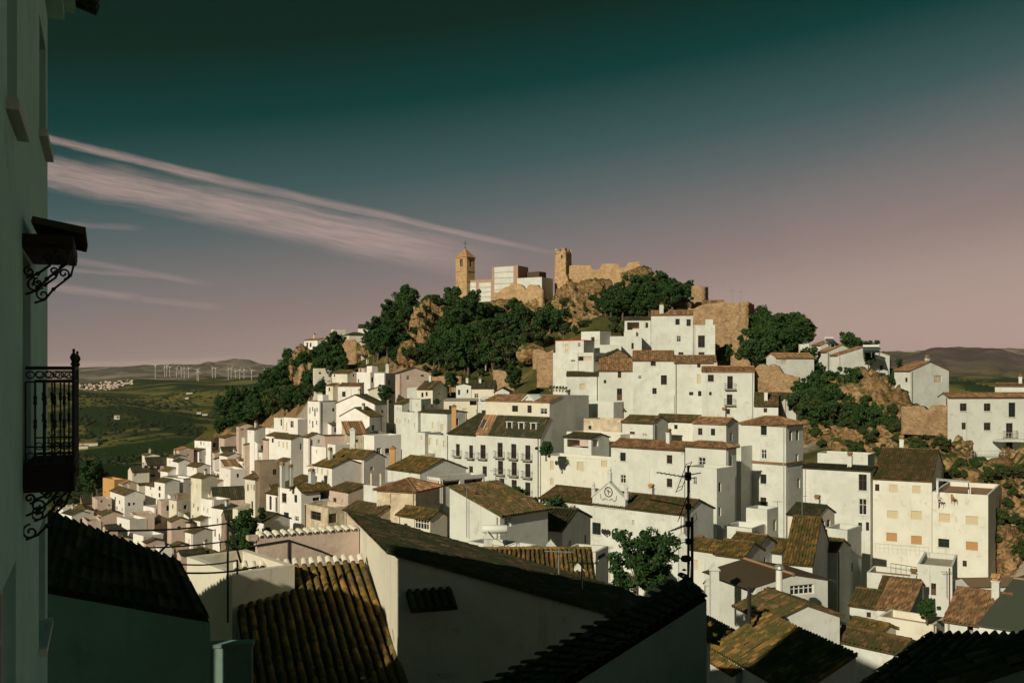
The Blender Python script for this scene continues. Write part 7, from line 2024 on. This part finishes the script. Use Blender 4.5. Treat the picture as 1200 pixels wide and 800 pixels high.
TURB = [(182, 439, 13), (193, 437, 9), (195.5, 436, 10), (199, 437, 9), (207, 437, 8), (212.5, 437, 8), (216, 438, 9), (221, 438, 9), (231, 441, 10), (232.5, 442, 9), (249, 438, 9), (252.5, 438, 9), (267.5, 440, 10), (271, 441, 12), (276, 441, 9), (281, 440, 9), (286, 440, 9), (295, 444, 12), (310, 443, 12), (311.5, 443, 10)]
POS = ['lone at the left', 'of the first pair', 'of the first pair', 'just right of the first pair', 'in the loose middle row', 'in the loose middle row', 'in the loose middle row', 'in the loose middle row', 'of the pale pair before the rock', 'of the pale pair before the rock', 'below the pale rock', 'below the pale rock', 'below the blue mountain', 'below the blue mountain', 'below the blue mountain', 'right of the blue mountain', 'right of the blue mountain', 'tall and near the wooded spur', 'tallest beside the wooded spur', 'tallest beside the wooded spur']
for (px, pb, hp), pos in zip(TURB, POS):
    Y = 3900.0 if hp > 11 else 4450.0
    q_ = valley_hit(px, pb + 1.5, 2400)
    bp = q_ if q_ is not None else P(px, pb + 1.5, Y)
    hgt = (hp - 1) / F * bp.y; ks = bp.y / 4450.0
    o = empty('wind_turbine', bp, R(25)); tag(o, 'tiny white wind turbine on the far ridge, ' + pos, 'wind turbine', 'wind turbines on the far ridge')
    b = MB().mat(M['iron_w']); b.tube([(0, 0, -12), (0, 0, hgt)], [1.7 * ks, 1.1 * ks], 6); b.build('tower', o)
    b = MB().mat(M['frame_w']); b.box(-2, -3, hgt - 1, 2, 5, hgt + 3); b.build('nacelle', o)
    a0 = rng.random() * 2
    for k_ in range(3):
        an = a0 + k_ * 2.094; d_ = Vector((math.sin(an), 0, math.cos(an))); s_ = Vector((math.cos(an), 0, -math.sin(an))); c_ = Vector((0, -4, hgt + 1))
        b = MB().mat(M['frame_w']); b.poly(c_ - s_ * .8, c_ + s_ * 1.2, c_ + d_ * 16 + s_ * .3, c_ + d_ * 16 - s_ * .2); b.poly(c_ - s_ * .8 + Vector((0, .6, 0)), c_ + d_ * 16 - s_ * .2, c_ + d_ * 16 + s_ * .3, c_ + s_ * 1.2 + Vector((0, .6, 0))); b.build('blade', o)

b = MB().mat(M['p']); g_ = random.Random(5)
for i in range(260):
    px = g_.uniform(86, 156); py = 441 + g_.random() ** .8 * 17 + (px - 86) * -.02
    if px > 120 and py > 450 + (156 - px) * .25: continue
    q_ = valley_hit(px, py, 2500)
    if q_ is None: continue
    s_ = g_.uniform(2.5, 6); t_ = g_.uniform(2, 5); zq = float(valley_z(q_.x, q_.y)) - 8
    b.box(q_.x - s_, q_.y - s_, zq, q_.x + s_, q_.y + s_, zq + t_ + 8)
tag(b.build('far_town'), kind='stuff')
for px, py, L, lb in [(104, 522, 20, 'long pale farm sheds in the valley'), (98, 526, 10, 'small pale farm house in the lower valley'), (240, 487, 6, 'white farm house among the valley fields'), (233, 485, 5, 'second white farm house among the fields'), (222, 462, 7, 'white farm house on the far slope'), (137, 489, 6, 'pale farm shed beside the valley track'), (219, 468, 4, 'tiny farm hut on the far slope')]:
    q_ = valley_hit(px, py)
    if q_ is None: continue
    zq = float(valley_z(q_.x, q_.y)) - 3; L_ = L / F * q_.y / 2
    o = empty('farm_house', (q_.x, q_.y, zq), .3); tag(o, lb, 'farm house')
    b = MB().mat(M['w']); b.box(-L_, -5, -2, L_, 5, 8); b.build('wall', o)
    b = MB().mat(M['tile_orange']); b.poly((-L_ - .5, -5.6, 8), (L_ + .5, -5.6, 8), (L_ + .5, 0, 10.5), (-L_ - .5, 0, 10.5)); b.poly((-L_ - .5, 5.6, 8), (-L_ - .5, 0, 10.5), (L_ + .5, 0, 10.5), (L_ + .5, 5.6, 8)); b.build('roof', o)

# scattered woodland of the valley: one mass
g = np.random.default_rng(21); n_ = 9000
az = np.concatenate([g.uniform(R(-29), R(-9), int(n_ * .8)), g.uniform(R(18), R(30), int(n_ * .2))]); rad = 430 + 3400 * g.random(n_) ** 1.3
bx, by = rad * np.sin(az), rad * np.cos(az)
dens = np.array([mnoise.noise(Vector((x / 260, y / 260, 4.0))) + .5 * mnoise.noise(Vector((x / 70, y / 70, 9.0))) for x, y in zip(bx, by)])
kp = (dens > g.uniform(-.5, .35, n_)) & ~((bx > -235) & (bx < 285) & (by < 465))
bx, by, rad = bx[kp], by[kp], rad[kp]; bz = valley_z(bx, by)
bm = bmesh.new(); bmesh.ops.create_icosphere(bm, subdivisions=1, radius=1.0)
U = np.array([v_.co for v_ in bm.verts]); Fc = np.array([[v_.index for v_ in f.verts] for f in bm.faces]); bm.free()
sz_ = g.uniform(2.2, 5.5, len(bx)); V = []
jit = 1 + g.normal(0, .28, (len(bx), len(U), 1))
V = (U[None] * jit) * (sz_[:, None, None] * np.array([1.25, 1.25, .85])) + np.stack([bx, by, bz + sz_ * .2], 1)[:, None, :]
Q = (Fc[None] + (np.arange(len(bx)) * len(U))[:, None, None]).reshape(-1, 3)
mb = MB().mat(M['bush']); mb.quads(V.reshape(-1, 3), Q, np.repeat(g.random(len(bx)), len(Fc)))
tag(mb.build('woodland'), kind='stuff')

for i in range(6):
    o = empty('potted_plant', P(645 + i * 3.6, 455 + .25 * i, 171.0)); tag(o, ['first', 'second', 'third', 'fourth', 'fifth', 'last'][i] + ' dark potted plant from the left on the white terrace wall', 'plant', 'potted plants on the terrace wall')
    b = MB().mat(M['clay']); b.lathe([(.12, -.5), (.2, -.1)], 8); b.build('pot', o)
    b = MB().mat(M['leaf']); leaf_cloud(b, [((0, 0, .15), .28), ((.1, 0, .35), .2)], 40, .1, 200 + i); b.build('leaves', o)

# ------------------------------------------------------------------ leafy tree by the chapel and the near bush
nt = empty('tree', P(752, 690, 47)); tag(nt, 'dense leafy tree in front of the white chapel beside the aerial mast', 'tree')
b = MB().mat(M['bark']); b.tube([(-.35, 0, -3), (-.3, 0, -.5), (-.25, .05, .6), (.1, 0, 1.6)], [.2, .15, .12, .06], 7)
cl = []; g_ = random.Random(9)
for i in range(92):
    an = g_.uniform(0, 6.283); rr_ = 1.5 * g_.random() ** .55; z_ = g_.uniform(.0, 2.55)
    c = (math.cos(an) * rr_ + .15, math.sin(an) * rr_, z_ * (1 - .05 * rr_) + .15); cl.append((c, g_.uniform(.2, .38)))
    if i % 2: b.tube([(-.25, 0, .1 + .3 * g_.random()), (c[0] * .5, c[1] * .5, c[2] * .6 + .2), c], [.05, .03, .012], 4)
b.build('trunk', nt)
lb = MB().mat(M['leaf']); leaf_cloud(lb, cl, 95, .085, 77); lb.build('crown', nt)

# ------------------------------------------------------------------ air
hz_m = bpy.data.materials.new('haze_air'); hz_m.use_nodes = True
t_ = hz_m.node_tree; t_.nodes.clear()
pv = t_.nodes.new('ShaderNodeVolumePrincipled'); oo = t_.nodes.new('ShaderNodeOutputMaterial')
pv.inputs['Color'].default_value = (0.86, 0.74, 0.72, 1); pv.inputs['Density'].default_value = 0.000021; pv.inputs['Anisotropy'].default_value = 0.1
t_.links.new(pv.outputs[0], oo.inputs['Volume'])
b = MB().mat(hz_m); b.box(-17500, -17500, -420, 17500, 17500, 265)
tag(b.build('haze'), kind='stuff')
